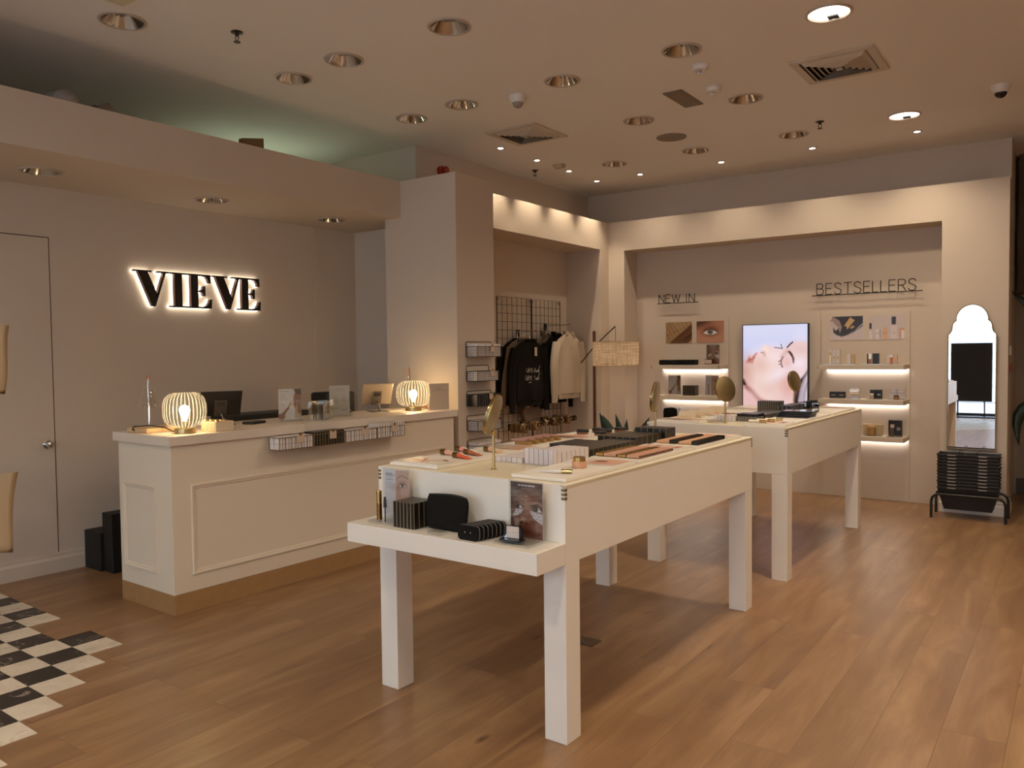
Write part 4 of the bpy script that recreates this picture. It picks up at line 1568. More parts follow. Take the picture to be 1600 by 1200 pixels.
def print_art(kind, w, h):
    a = Art(w, h, 64, '#e2d6c8')
    H = a.H
    if kind == 'brush':
        a = Art(w, h, 64, '#e9dccb')
        for x0, y0, x1, y1, q in ((0.05, 0.05, 0.45, 0.3, .03), (0.1, 0.35, 0.6, 0.2, .025), (0.3, 0.5, 0.55, 0.1, .03), (0.5, 0.3, 0.8, 0.42, .028)):
            a.line([(x0, y0), (x1, y1)], q, '#c07a4e', 0.01)
        a.poly([(0.35, 0.04), (0.62, 0.12), (0.48, 0.2)], '#c56a3c', 0.01)
        a.line([(0.7, 0.5), (0.85, 0.4)], 0.03, '#5a4a40')
        a.rect(0.0, 1.0, H * 0.93, H, '#eeeaf0')
    elif kind == 'stripe':
        for i in range(6):
            a.line([(0.0 + 0.07 * i, 0.0), (0.12 + 0.09 * i, H)], 0.017, '#3a352f')
        a.rect(0.52, 1, 0, H, '#c79a80', 0.03)
        a.el(0.55, 0.1, 0.12, 0.06, '#b5653f', 0.2, 0.03)
        a.rect(0.0, 1.0, H * 0.94, H, '#e8dcd6')
    elif kind == 'lips':
        a.rect(0, 1, 0, H, '#d9c3b0')
        a.poly([(0.02, 0.1), (0.6, 0.02), (0.75, 0.2), (0.2, 0.3)], '#4a2f24', 0.01)
        a.poly([(0.1, 0.32), (0.85, 0.24), (0.9, 0.45), (0.3, 0.5)], '#b86c4e', 0.02)
        a.rect(0.0, 1.0, H * 0.94, H, '#e8dcd6')
    elif kind == 'face':
        a.el(0.75, H * 0.5, 0.4, H * 0.5, '#d6a58c', 0, 0.1)
        a.el(0.55, H * 0.55, 0.13, 0.08, '#3a241a', 0, 0.01)
        a.el(0.6, H * 0.3, 0.2, 0.05, '#c26e56', 0, 0.02)
        a.words(0.06, 0.4, H * 0.75, 0.015, '#9a8d80', 3)
        a.words(0.06, 0.36, H * 0.6, 0.015, '#9a8d80', 4)
    elif kind == 'swatch':
        for i, c_ in enumerate(('#c98f78', '#b9745c', '#d8a38a', '#a6583f')):
            a.rect(0.08 + 0.22 * i, 0.24 + 0.22 * i, H * 0.3, H * 0.85, c_, 0.02)
        a.words(0.1, 0.8, H * 0.15, 0.02, '#8f8275', 4)
    return a


def tester_board(lab, x0, y0, w, L, art=None, at='front', z=TZ, plate=0.16, kind='tester_board'):
    t = thing(kind, lab, 'tester board', 'T', x0 + w / 2, y0, z)
    MB().box(-w / 2, w / 2, 0, L, 0.0003, 0.0125).build('board', WHITE, t, bevel=0.0008)
    if art:
        p = print_art(art, w - 0.012, plate)
        y = 0.012 if at == 'front' else L - plate - 0.012
        MB().box(-w / 2 + 0.006, w / 2 - 0.006, y, y + plate, 0.0127, 0.0155).build('plate_block', WHITE, t)
        p.mesh('printed_plate', t, flat=True, thick=0.001, y=y, z=0.0170)
    return t


tester_board('white tester board with an orange-stroke print and lip tints on it', -2.250, 2.247, 0.248, 0.495, 'brush', 'front')
tester_board('white tester board with a dark-striped print, carrying a row of open lids', -2.250, 2.770, 0.248, 0.49, 'stripe', 'front', plate=0.17)
tester_board('white tester board with an orange and brown print, carrying black-lidded pots', -2.250, 3.300, 0.248, 0.50, 'lips', 'front', plate=0.15)
tester_board('white tester board with a pen and a peach pot on it', -1.658, 2.250, 0.226, 0.50, 'face', 'back')
tester_board('white tester board carrying two rows of gold-ended sticks', -1.658, 2.790, 0.226, 0.50, 'swatch', 'back', plate=0.12)
tester_board('white tester board carrying two rows of black-capped tubes', -1.658, 3.330, 0.226, 0.55, 'lips', 'back', plate=0.17)

BZ = TZ + 0.0130
# squeeze tints
def tint(col, nm):
    t = thing('lip_tint_tube', 'x', 'tube', 'T', 0, 0, BZ)
    m = mat(nm, col, 0.35)
    MB().lathe([(0.0115, -0.026), (0.0115, -0.0005)], 20, (0, 0, 0.0120), 'x').build('tube_cap', mat('dull_gold', '#8f744a', 0.3, metal=0.9), t, True)
    vs = []
    seg = 16
    rings = [(0.0, 0.0105, 0.0105, 0.0115), (0.012, 0.0115, 0.0105, 0.0110), (0.040, 0.0140, 0.006, 0.0065), (0.058, 0.0155, 0.0018, 0.0022), (0.064, 0.0155, 0.0012, 0.0016)]
    for x, ry, rz_, zc in rings:
        for i in range(seg):
            a = 2 * PI * i / seg
            vs.append((x, ry * math.cos(a), zc + rz_ * math.sin(a)))
    fs = []
    for j in range(len(rings) - 1):
        for i in range(seg):
            k = (i + 1) % seg
            fs.append((j * seg + i, j * seg + k, (j + 1) * seg + k, (j + 1) * seg + i))
    fs += [tuple(range(seg)), tuple((len(rings) - 1) * seg + i for i in range(seg))]
    MB().add(vs, fs).build('tube_body', m, t, True)
    lb = MB()
    lb.add([(0.010, -0.004, 0.0222), (0.048, -0.004, 0.0110), (0.048, 0.004, 0.0110), (0.010, 0.004, 0.0222)], [(0, 1, 2, 3)])
    lb.add([(0.010, -0.004, 0.0218), (0.048, -0.004, 0.0106), (0.048, 0.004, 0.0106), (0.010, 0.004, 0.0218)], [(3, 2, 1, 0)])
    lb.build('white_label', mat('label_white', '#efe6d6', 0.5), t)
    return t


for col, nm, x, y, lab in (('#e3a693', 'tint_pink', -2.195, 2.52, 'pale pink lip tint closest to the counter on the front board'),
                           ('#e0603a', 'tint_red', -2.085, 2.47, 'orange-red lip tint at the front of the tester board'),
                           ('#e59a90', 'tint_rose', -2.215, 2.64, 'rose pink lip tint at the back of the tester board'),
                           ('#b56a4a', 'tint_brown', -2.115, 2.575, 'brown lip tint in the middle of the tester board'),
                           ('#dfb283', 'tint_peach', -2.105, 2.70, 'peach lip tint beside the vanity mirror pole')):
    t = tint(col, nm)
    t['label'] = lab
    t['group'] = 'lip tints on the front board'
    place(t, 'T', x, y, BZ, -0.05)
# open-lidded sticks in a row
for i in range(5):
    t = thing('lip_balm', 'square pink-lidded balm lying open, ' + ['closest to the front', 'second from the front', 'third from the front', 'fourth from the front', 'at the back of its row'][i] + ' of its row',
              'balm', 'T', -2.135 + 0.0 * i, 2.985 + 0.062 * i, BZ, 0.0, 'open pink balms on the striped board')
    MB().box(-0.035, 0.045, -0.012, 0.012, 0.0002, 0.017).build('balm_body', mat('brass_tan', '#b08a52', 0.3, metal=0.5), t, bevel=0.001)
    MB().box(-0.055, 0.020, -0.014, 0.014, 0.0175, 0.026).build('balm_lid', mat('dusty_pink', '#c3978a' if i else '#b08478', 0.45), t, bevel=0.001)
# black lidded pots
def pot(nm='powder_pot'):
    t = thing(nm, 'x', 'pot', 'T', 0, 0, BZ)
    MB().lathe([(0.030, 0.0002), (0.031, 0.002), (0.031, 0.010), (0.030, 0.0105)], 32).build('pot_base', mat('amber_jar', '#8c5a3c', 0.2), t, True)
    MB().lathe([(0.0325, 0.0108), (0.0325, 0.021), (0.031, 0.0225)], 32).build('pot_lid', mat('matte_black', '#1b1614', 0.5), t, True)
    return t


pt_ = pot()
for i, (x, y, lab) in enumerate([(-2.150, 3.545, 'closest to the clothes recess'), (-2.030, 3.52, 'at the front of the five'), (-2.125, 3.66, 'in the middle towards the recess'),
                                 (-2.055, 3.62, 'in the middle of the five'), (-2.04, 3.745, 'at the back of the five')]):
    L_ = 'flat black-lidded pot on the rear tester board, ' + lab
    if i == 0:
        place(pt_, 'T', x, y, BZ)
        tag(pt_, L_, 'pot', 'black-lidded pots')
    else:
        dup(pt_, L_, 'T', x, y, BZ, 0, 'black-lidded pots')
# pen
t = thing('brow_pen', 'white tapered pen with a gold ring lying on the front corner board', 'pen', 'T', -1.520, 2.338, BZ, 0.42)
MB().lathe([(0.0006, -0.085), (0.0022, -0.070), (0.0055, -0.04), (0.0072, 0.0), (0.0072, 0.012)], 20, (0, 0, 0.0076), 'x').build('pen_body', mat('pen_white', '#dcd3cb', 0.25), t, True)
MB().lathe([(0.0076, 0.0125), (0.0076, 0.048)], 20, (0, 0, 0.0076), 'x').build('pen_collar', mat('mirror_gold', '#d6b478', 0.12, metal=1.0), t, True)
MB().lathe([(0.0074, 0.0485), (0.0070, 0.052)], 20, (0, 0, 0.0076), 'x').build('pen_cap', ACRYL, t, True)
# cream pot with gold top
t = thing('cream_jar', 'peach glass cream jar with a gold lid beside the white pen', 'jar', 'T', -1.532, 2.500, BZ)
MB().lathe([(0.026, 0.0002), (0.0275, 0.002), (0.0275, 0.021), (0.026, 0.0235)], 36).build('jar_body', mat('peach_glass', '#d09a74', 0.2), t, True)
MB().lathe([(0.0228, 0.0238), (0.0228, 0.038), (0.022, 0.039)], 36).build('jar_lid', GOLD, t, True)

# ------------------------------------------------------------------ blocks of cartons in the middle of the table


def block(lab, grp, k, x0, y0, z, nx, ny, w, d, h, m, em, hv=0.0, cat='carton', nm='carton', nz=1, front_labels=True, labs=None, side='counter side'):
    proto = carton(w - 0.0008, d - 0.0008, h - 0.0006, m, em, nm)
    first = True
    ords = ['first', 'second', 'third', 'fourth', 'fifth', 'sixth', 'seventh', 'eighth', 'ninth', 'tenth']
    for q in range(nz):
        for j in range(ny):
            for i in range(nx):
                o = proto if first else proto.copy()
                if not first:
                    COL.objects.link(o)
                first = False
                place(o, k, x0 + (i + 0.5) * w, y0 + (j + 0.5) * d, z + q * h)
                ci = ords[i] if i < 10 else 'last'
                cj = 'front row' if j == 0 else '%s row back' % (ords[j] if j < 10 else 'last')
                tag(o, '%s, %s, %s from %s' % (lab, cj, ci, side), cat, grp)
    return proto


WC2 = mat('white_carton_bright', '#ddd2cf', 0.45)
block('flat white carton by the mirror', 'flat white cartons by the mirror', 'T', -1.957, 2.550, TZ + 0.0003, 5, 3, 0.0262, 0.082, 0.021, WC2, WEDGE)
block('tall slim white carton', 'tall white cartons', 'T', -1.820, 2.557, TZ + 0.0003, 6, 2, 0.0225, 0.030, 0.0615, WC2, WEDGE)
block('mid-height white carton', 'mid-height white cartons', 'T', -1.820, 2.620, TZ + 0.0003, 6, 6, 0.0225, 0.034, 0.047, WC2, WEDGE, front_labels=False)
block('low black box beside white cartons', 'low black cartons', 'T', -1.835, 2.828, TZ + 0.0003, 6, 11, 0.0245, 0.040, 0.033, DBOX, DEDGE, nm='makeup_box', cat='box')
block('low black box by the lids', 'low black cartons by the lids', 'T', -1.995, 3.000, TZ + 0.0003, 6, 5, 0.026, 0.045, 0.026, DBOX, mat('violet_line', '#6d6480', 0.4), nm='makeup_box', cat='box')
block('black box of the raised block', 'raised black cartons', 'T', -1.905, 3.275, TZ + 0.0003, 6, 5, 0.034, 0.055, 0.042, DBOX, DEDGE, nm='makeup_box', cat='box')
block('tall black box', 'tall black cartons', 'T', -1.855, 3.556, TZ + 0.0003, 5, 1, 0.0335, 0.11, 0.060, DBOX, DEDGE, nm='makeup_box', cat='box')

# gold-ended sticks, two rows across the board
def stick():
    t = thing('contour_stick', 'x', 'stick', 'T', 0, 0, BZ)
    MB().lathe([(0.0068, -0.049), (0.0068, -0.0165)], 14, (0, 0, 0.0072), 'x').build('stick_cap', GOLD, t, True)
    MB().lathe([(0.0064, -0.0163), (0.0064, -0.0120)], 14, (0, 0, 0.0072), 'x').build('stick_collar', mat('matte_black', '#1b1614', 0.5), t, True)
    MB().lathe([(0.0069, -0.0118), (0.0069, 0.042)], 14, (0, 0, 0.0072), 'x').build('stick_body', mat('stick_pink', '#c9977c', 0.3), t, True)
    MB().lathe([(0.0050, 0.0421), (0.0050, 0.046)], 14, (0, 0, 0.0072), 'x').build('stick_end', mat('stick_brown', '#6b4a34', 0.4), t, True)
    return t


st = stick()
n = 0
for r_ in range(2):
    for i in range(17):
        x = -1.598 + r_ * 0.104
        y = 2.822 + i * 0.0185
        lab = ('stick in the inner row, ' if r_ == 0 else 'stick in the outer row, ') + (NTH[i] + ' from the front')
        lab = 'pink and gold ' + lab
        if n == 0:
            place(st, 'T', x, y, BZ)
            tag(st, lab, 'stick', 'pink and gold sticks')
        else:
            dup(st, lab, 'T', x, y, BZ, 0, 'pink and gold sticks')
        n += 1


def captube():
    t = thing('foundation_tube', 'x', 'tube', 'T', 0, 0, BZ)
    MB().box(-0.052, 0.012, -0.0078, 0.0078, 0.0002, 0.0130).build('tube_body', mat('nude_tube', '#d3a37c', 0.3), t, bevel=0.003)
    MB().lathe([(0.0094, 0.0125), (0.0094, 0.046)], 16, (0, 0, 0.0098), 'x').build('tube_cap', mat('gloss_black', '#0f0d0c', 0.2), t, True)
    return t


ct = captube()
n = 0
for r_ in range(2):
    for i in range(15):
        x = -1.592 + r_ * 0.108
        y = 3.372 + i * 0.0212
        lab = 'nude tube with a black cap, %s row, %s' % ('inner' if r_ == 0 else 'outer', NTH[i] + ' from the front')
        if n == 0:
            place(ct, 'T', x, y, BZ)
            tag(ct, lab, 'tube', 'black-capped tubes')
        else:
            dup(ct, lab, 'T', x, y, BZ, 0, 'black-capped tubes')
        n += 1

# ------------------------------------------------------------------ things on the lower ledge
LZ = TZS + 0.0008
a = Art(0.128, 0.182, 90, '#ece9f2')
H = a.H
a.poly([(0.46, 0), (1, 0), (1, H), (0.46, H)], '#dfb8a8')
a.el(0.95, H * 0.25, 0.4, 0.5, '#cf9c88', 0, 0.25, 0.8)
a.el(0.55, H * 0.66, 0.22, 0.10, '#c99a86', 0.3, 0.08, 0.8)
a.eye(0.74, H * 0.685, 0.30, lash=0.06, shadow='#c08f7b')
a.line([(0.50, H * 0.80), (0.62, H * 0.875), (0.78, H * 0.885), (0.95, H * 0.84)], 0.016, '#a87a62', 0.02)
a.rect(0.455, 0.462, 0, H, '#efedf5')
a.words(0.06, 0.32, H * 0.915, 0.020, '#3a3636', 3)
a.words(0.06, 0.42, H * 0.885, 0.022, '#2a2626', 6)
for i, yy in enumerate((0.845, 0.80, 0.785, 0.73, 0.69, 0.65, 0.61)):
    a.words(0.06, 0.33 + 0.02 * (i % 3), H * yy, 0.008, '#77737a', 20 + i)
t = acryl_stand('T', -2.128, 2.158, LZ, 0.0, 0.134, 0.185, a, 'white and skin-toned poster of one eye in a clear stand on the ledge', 0.085, nm='poster_stand', cat='poster')
b = MB()
b.lathe([(0.0085, 0), (0.0085, 0.052)], 20, (0, 0, 0.0))
t = thing('mascara_tube', 'gold mascara tube standing on the clear base of the ledge poster', 'mascara', 'T', -2.166, 2.104, LZ + 0.0085)
MB().lathe([(0.0104, 0.0002), (0.0104, 0.060)], 24, (-0.0, 0, 0)).build('tube_body', mat('copper_gold', '#9a7240', 0.2, metal=1.0), t, True)
MB().lathe([(0.0106, 0.0605), (0.0106, 0.108), (0.0098, 0.109)], 24).build('tube_cap', GOLD, t, True)
t = thing('mascara_brush', 'black mascara wand standing bristles up beside the gold tube', 'brush', 'T', -2.120, 2.088, LZ + 0.0085)
MB().lathe([(0.003, 0.0002), (0.0022, 0.004), (0.0022, 0.052), (0.0035, 0.053), (0.0022, 0.088)], 12).build('wand_stem', BLACK, t, True)
b = MB()
for i in range(60):
    z_ = 0.053 + i * 0.00065
    a_ = i * 2.4
    r_ = 0.0078 * (1 - 0.5 * (i / 60) ** 2)
    b.tube([(0, 0, z_), (r_ * math.cos(a_), r_ * math.sin(a_), z_ + 0.0005)], 0.0012, 4)
bo_ = b.build('bristles', BLACK, t)
bo_['kind'] = 'stuff'
PALP = mat('palette_black', '#17120f', 0.35)
block('black upright box on the ledge', 'black upright cartons on the ledge', 'T', -2.063, 2.072, LZ, 6, 4, 0.0172, 0.026, 0.094, PALP, mat('gold_edge_line', '#a89672', 0.35), labs=None, nm='makeup_box', cat='box')
# soft black pouch
def pouch(w, h, d, seed=1):
    bm = bmesh.new()
    nx_, nz_ = 24, 20
    g = {}
    for s_ in (0, 1):
        for i in range(nx_ + 1):
            for j in range(nz_ + 1):
                u, v = i / nx_ * 2 - 1, j / nz_ * 2 - 1
                # rounded rectangle outline, slightly narrower at top
                k = 1.0 - 0.05 * (v + 1) / 2 + 0.03 * math.sin(2.1 * v)
                ru = u * (1 - 0.10 * abs(v) ** 6)
                rv = v * (1 - 0.08 * abs(u) ** 6) + (0.03 * math.sin(3 * u + 1) if v > 0.5 else 0)
                e = max(0.0, (1 - abs(u) ** 3.0)) * max(0.0, (1 - abs(v) ** 3.0))
                y = d / 2 * (e ** 0.55) * (1 + 0.08 * math.sin(5 * u + 3 * v))
                if s_ == 1 and (i in (0, nx_) or j in (0, nz_)):
                    g[(s_, i, j)] = g[(0, i, j)]
                    continue
                g[(s_, i, j)] = bm.verts.new((ru * w / 2 * k, -y if s_ == 0 else y, (rv + 1) * h / 2))
    for s_ in (0, 1):
        for i in range(nx_):
            for j in range(nz_):
                f = [g[(s_, i, j)], g[(s_, i + 1, j)], g[(s_, i + 1, j + 1)], g[(s_, i, j + 1)]]
                f = list(dict.fromkeys(f))
                if len(f) > 2:
                    bm.faces.new(f if s_ == 0 else f[::-1])
    me = bpy.data.meshes.new('pouch')
    bm.to_mesh(me)
    bm.free()
    for p in me.polygons:
        p.use_smooth = True
    return me


FAB = mat('black_fabric', '#12100e', 0.85, spec=0.2, bump=0.4, bscale=900)
t = thing('cosmetic_pouch', 'soft black cosmetic pouch leaning on the ledge between cartons and rolled cases', 'pouch', 'T', -1.855, 2.125, LZ)
me = pouch(0.198, 0.128, 0.045)
me.materials.append(FAB)
o = bpy.data.objects.new('pouch_body', me)
COL.objects.link(o)
o.parent = t
o.rotation_euler = (-0.10, 0, 0)
o.location = (0, 0, 0.001)
MB().tube([(-0.086, 0.008, 0.122), (-0.04, 0.008, 0.126), (0.04, 0.008, 0.127), (0.084, 0.008, 0.122)], 0.0025, 6).build('zip', BLACK, t, True)
o = MB().prism([(0, 0), (0.045, 0), (0.045, 0.006), (0.006, 0.012), (0, 0.012)], -0.03, 0.03, lambda u, v, d: (d, u, v)).build('acrylic_rest', ACRYL, None)
place(o, 'T', -1.848, 2.050, LZ)
tag(o, 'small clear acrylic foot under the black pouch', 'stand')
# seven hard cases in a row
def case():
    t = thing('rounded_case', 'x', 'case', 'T', 0, 0, LZ)
    w, h, r = 0.088, 0.050, 0.014
    out = []
    for cx, cz, a0 in ((w / 2 - r, r, -PI / 2), (w / 2 - r, h - r, 0), (-w / 2 + r, h - r, PI / 2), (-w / 2 + r, r, PI)):
        for i in range(6):
            a_ = a0 + PI / 2 * i / 5
            out.append((cx + r * math.cos(a_), cz + r * math.sin(a_)))
    MB().prism(out, -0.0085, -0.0015, lambda u, v, d: (u, d, v)).build('case_front', FAB, t)
    MB().prism(out, 0.0015, 0.0085, lambda u, v, d: (u, d, v)).build('case_back', FAB, t)
    MB().prism([(u * 1.012, (v - h / 2) * 1.015 + h / 2 + 0.0002) for u, v in out], -0.0013, 0.0013, lambda u, v, d: (u, d, v)).build('case_zip', mat('zip_silver', '#a39c92', 0.3, metal=0.7), t)
    return t


cs = case()
for i in range(7):
    lab = 'black rounded case with a silver zip, ' + ['at the front', 'second', 'third', 'fourth', 'fifth', 'sixth', 'at the back'][i] + ' of the row of seven'
    if i == 0:
        place(cs, 'T', -1.697, 2.062, LZ)
        tag(cs, lab, 'case', 'rounded cases on the ledge')
        for s_ in (-0.012, 0.012):
            MB().box(s_ - 0.0016, s_ + 0.0016, -0.0095, -0.0087, 0.024, 0.030).build('silver_stud', CHROME, cs)
    else:
        dup(cs, lab, 'T', -1.697 + 0.0038 * i, 2.062 + 0.0181 * i, LZ, 0, 'rounded cases on the ledge')
# dark poster with eye patches
def art_patches(w, h, nx=110, text=True):
    a = Art(w, h, nx, '#4a3832')
    H = a.H
    a.el(0.62, H * 0.42, 0.60, H * 0.50, '#7a4a36', 0, 0.20)
    a.el(0.62, H * 0.36, 0.42, H * 0.34, '#90583f', 0, 0.25, 0.9)
    a.el(0.55, H * 0.62, 0.20, 0.20, '#a26f58', 0, 0.16, 0.8)
    a.el(0.95, H * 0.18, 0.5, 0.35, '#7d4430', 0, 0.2, 0.8)
    a.el(0.80, H * 0.20, 0.10, 0.07, '#b98a78', 0, 0.09, 0.7)
    a.el(0.44, H * 0.32, 0.16, 0.13, '#9a5f45', 0, 0.06)
    a.el(0.40, H * 0.34, 0.05, 0.035, '#d0a894', 0, 0.04, 0.8)
    a.el(0.34, H * 0.265, 0.05, 0.025, '#3a1e16', 0.3, 0.01)
    a.el(0.50, H * 0.260, 0.05, 0.022, '#4a271c', -0.2, 0.01)
    a.line([(0.29, H * 0.40), (0.27, H * 0.33), (0.30, H * 0.26)], 0.010, '#2a1510', 0.01)
    a.el(0.45, H * 0.12, 0.20, 0.05, '#6d3226', -0.15, 0.03)
    a.line([(0.20, H * 0.66), (0.30, H * 0.69), (0.42, H * 0.63)], 0.022, '#5a3628', 0.03)
    a.line([(0.68, H * 0.62), (0.82, H * 0.66), (0.98, H * 0.62)], 0.03, '#b89a90', 0.03)
    a.el(0.28, H * 0.565, 0.13, 0.075, '#3a2620', -0.4, 0.04)
    a.el(0.80, H * 0.545, 0.17, 0.085, '#3a2620', -0.35, 0.04)
    a.poly([(0.24, H * 0.535), (0.31, H * 0.585), (0.39, H * 0.525)], '#e2dad8', 0.006)
    a.poly([(0.82, H * 0.49), (0.88, H * 0.57), (0.98, H * 0.49)], '#e6dedc', 0.006)
    a.el(0.235, H * 0.565, 0.045, 0.055, '#120b09', 0, 0.005)
    a.el(0.80, H * 0.53, 0.055, 0.065, '#120b09', 0, 0.005)
    p1 = a.poly([(0.17, H * 0.51), (0.40, H * 0.51), (0.33, H * 0.44), (0.24, H * 0.40), (0.08, H * 0.38)], '#d8cfd2')
    p2 = a.poly([(0.60, H * 0.50), (1.0, H * 0.46), (1.0, H * 0.27), (0.86, H * 0.31), (0.70, H * 0.38)], '#d8cfd2')
    for i, (x_, y_) in enumerate(((0.20, .475), (0.14, .43), (0.25, .43), (0.66, .465), (0.80, .455), (0.70, .415), (0.86, .405), (0.80, .365), (0.92, .345))):
        a.rect(x_ - 0.005, x_ + 0.055, H * y_ - 0.012, H * y_ + 0.012, '#7b7280', 0.006, 0.8)
    if text:
        a.words(0.24, 0.76, H * 0.945, 0.030, '#f4eeee', 5)
        a.words(0.35, 0.66, H * 0.885, 0.010, '#c9b6b0', 6)
        for i in range(4):
            a.words(0.08 + 0.01 * (i % 2), 0.92, H * (0.855 - 0.02 * i), 0.010, '#a9938c', 30 + i, 0.7)
        a.words(0.45, 0.55, H * 0.755, 0.014, '#efe6e4', 9)
    return a


acryl_stand('T', -1.531, 2.160, LZ, 0.0, 0.134, 0.188, art_patches(0.130, 0.186), 'brown poster of a face with white eye patches in a clear stand on the ledge', 0.092, nm='poster_stand', cat='poster')
t = thing('patch_compact', 'small open black case holding patterned eye patches in front of the brown poster', 'compact', 'T', -1.553, 2.107, LZ + 0.0085, 0.10)
out = [(u, v) for u, v in ((-0.036, -0.020), (0.036, -0.020), (0.041, -0.014), (0.041, 0.014), (0.036, 0.020), (-0.036, 0.020), (-0.041, 0.014), (-0.041, -0.014))]
MB().prism(out, 0.0002, 0.006, lambda u, v, d: (u, v, d)).build('case_tray', mat('gloss_black', '#0f0d0c', 0.2), t)
up = [(-0.033, 0.0), (0.033, 0.0), (0.033, 0.030), (0.024, 0.042), (-0.024, 0.042), (-0.033, 0.030)]
MB().prism(up, 0.004, 0.016, lambda u, v, d: (u, d, v + 0.0062)).build('case_lid', mat('gloss_black', '#0f0d0c', 0.2), t)
aa = Art(0.046, 0.038, 60, '#d8c6b8')
for r_ in range(6):
    for c_ in range(5):
        aa.rect(0.05 + 0.19 * c_ + 0.05 * (r_ % 2), 0.15 + 0.19 * c_ + 0.05 * (r_ % 2), 0.06 + 0.13 * r_, 0.09 + 0.13 * r_, '#8a7888')
aa.rect(0.0, 1.0, 0.395, 0.41, '#8d8078')
aa.mesh('patch_pads', t, thick=0.002, x=0.002, y=0.0015, z=0.0075)
MB().prism([(-0.030, 0.008), (-0.018, 0.008), (-0.020, 0.022)], 0.0005, 0.0012, lambda u, v, d: (u, d - 0.0005, v)).build('mirror_chip', MIRROR, t)

# ------------------------------------------------------------------ rear table goods
tester_board('white tester board on the front corner of the rear table with small open lids', -2.215, 4.510, 0.30, 0.46, 'lips', 'front', plate=0.13)
tester_board('white tester board in the middle of the rear table carrying palette steps', -2.215, 5.030, 0.30, 0.50, 'face', 'front', plate=0.13)
tester_board('white tester board at the far end of the rear table, recess side', -2.215, 5.600, 0.30, 0.50, 'stripe', 'front', plate=0.13)
tester_board('white tester board on the rear table with creamy lip colours lying on it', -1.655, 4.520, 0.235, 0.47, 'swatch', 'front', plate=0.2)
tester_board('white tester board on the rear table under the flat black palettes', -1.655, 5.020, 0.235, 0.47, None)
tester_board('white tester board at the far end of the rear table, by the bestsellers shelves', -1.655, 5.545, 0.235, 0.60, 'lips', 'back', plate=0.15)
CR = mat('cream_compact', '#d9c6a6', 0.35)
for i in range(5):
    t = thing('open_compact', 'cream slim compact lying open on the rear table, ' + ['nearest the front', 'second', 'third', 'fourth', 'last'][i] + ' of the stepped row', 'compact', 'T', -2.10 + 0.02 * (i % 2), 4.70 + 0.10 * i + (0.12 if i > 1 else 0), BZ, 0.05, 'cream compacts on the rear table')
    MB().box(-0.055, 0.055, -0.028, 0.028, 0.0002, 0.010).build('compact_base', CR, t, bevel=0.002)
    MB().box(-0.045, 0.045, -0.020, 0.020, 0.0102, 0.0115).build('compact_powder', mat('powder_tan', '#c9a27e', 0.8), t)
    MB().prism([(0, 0), (0.006, 0), (0.022, 0.040), (0.016, 0.042)], -0.055, 0.055, lambda u, v, d: (d, 0.029 + u, v + 0.0002)).build('compact_lid', CR, t)
for i in range(3):
    t = thing('lip_crayon', 'cream and gold lip crayon on the rear table front, ' + ['lowest', 'middle', 'upper'][i] + ' of three', 'crayon', 'T', -1.58 + 0.02 * i, 4.57 + 0.085 * i, BZ + 0.004, 0.15 * i, 'lip crayons on the rear table')
    MB().lathe([(0.008, -0.06), (0.008, 0.0)], 16, (0, 0, 0.0085), 'x').build('crayon_body', mat('cream_gloss', '#efe3c6', 0.2), t, True)
    MB().lathe([(0.0085, 0.0005), (0.0085, 0.04)], 16, (0, 0, 0.0085), 'x').build('crayon_cap', mat('mirror_gold', '#d6b478', 0.12, metal=1.0), t, True)
block('low white carton, rear table', 'low white cartons of the rear table', 'T', -1.937, 4.775, TZ + 0.0003, 6, 2, 0.0225, 0.05, 0.036, WC2, WEDGE)
# clear-capped black lipsticks standing in a block
def lipstick():
    t = thing('lipstick', 'x', 'lipstick', 'T', 0, 0, TZ + 0.0003)
    MB().box(-0.0068, 0.0068, -0.0068, 0.0068, 0, 0.030).build('lipstick_case', mat('gunmetal', '#7d766c', 0.3, metal=0.7), t)
    MB().box(-0.0072, 0.0072, -0.0072, 0.0072, 0.0302, 0.047).build('lipstick_cap', mat('gloss_black', '#0f0d0c', 0.2), t)
    return t


lp = lipstick()
n = 0
for j in range(6):
    for i in range(8):
        lab = 'upright metal lipstick with black cap, %s row back, %s from the counter side' % (NTH[j], NTH[i])
        x, y = -1.796 + 0.0158 * (i + 0.5), 4.80 + 0.022 * j
        if n == 0:
            place(lp, 'T', x, y, TZ + 0.0003)
            tag(lp, lab, 'lipstick', 'upright lipsticks')
        else:
            dup(lp, lab, 'T', x, y, TZ + 0.0003, 0, 'upright lipsticks')
        n += 1
t = thing('palette_tray', 'dark tray of sample colours with a red end on the rear table', 'tray', 'T', -1.885, 5.04, TZ + 0.0003)
MB().box(-0.07, 0.07, -0.09, 0.12, 0, 0.020).build('tray_base', DBOX, t, bevel=0.001)
MB().box(-0.068, -0.036, -0.09, -0.055, 0.0203, 0.034).build('red_block', mat('sample_red', '#9c2a1c', 0.3), t)
for i in range(7):
    MB().cyl((-0.045 + 0.017 * i, -0.02 + 0.018 * (i % 2), 0.0203), 0.007, 0.010, 12).build('sample_pan', mat('pan_gold', '#b9935a', 0.3, metal=0.7), t)
block('low black box, rear table slab', 'low black cartons of the rear table', 'T', -1.805, 4.955, TZ + 0.0003, 5, 10, 0.0265, 0.045, 0.034, DBOX, DEDGE, nm='makeup_box', cat='box')
block('tall thin dark box, rear table', 'tall thin dark cartons', 'T', -1.905, 5.470, TZ + 0.0003, 10, 2, 0.0152, 0.05, 0.086, mat('brown_black_carton', '#2a201a', 0.4), DEDGE, nm='makeup_box', cat='box')
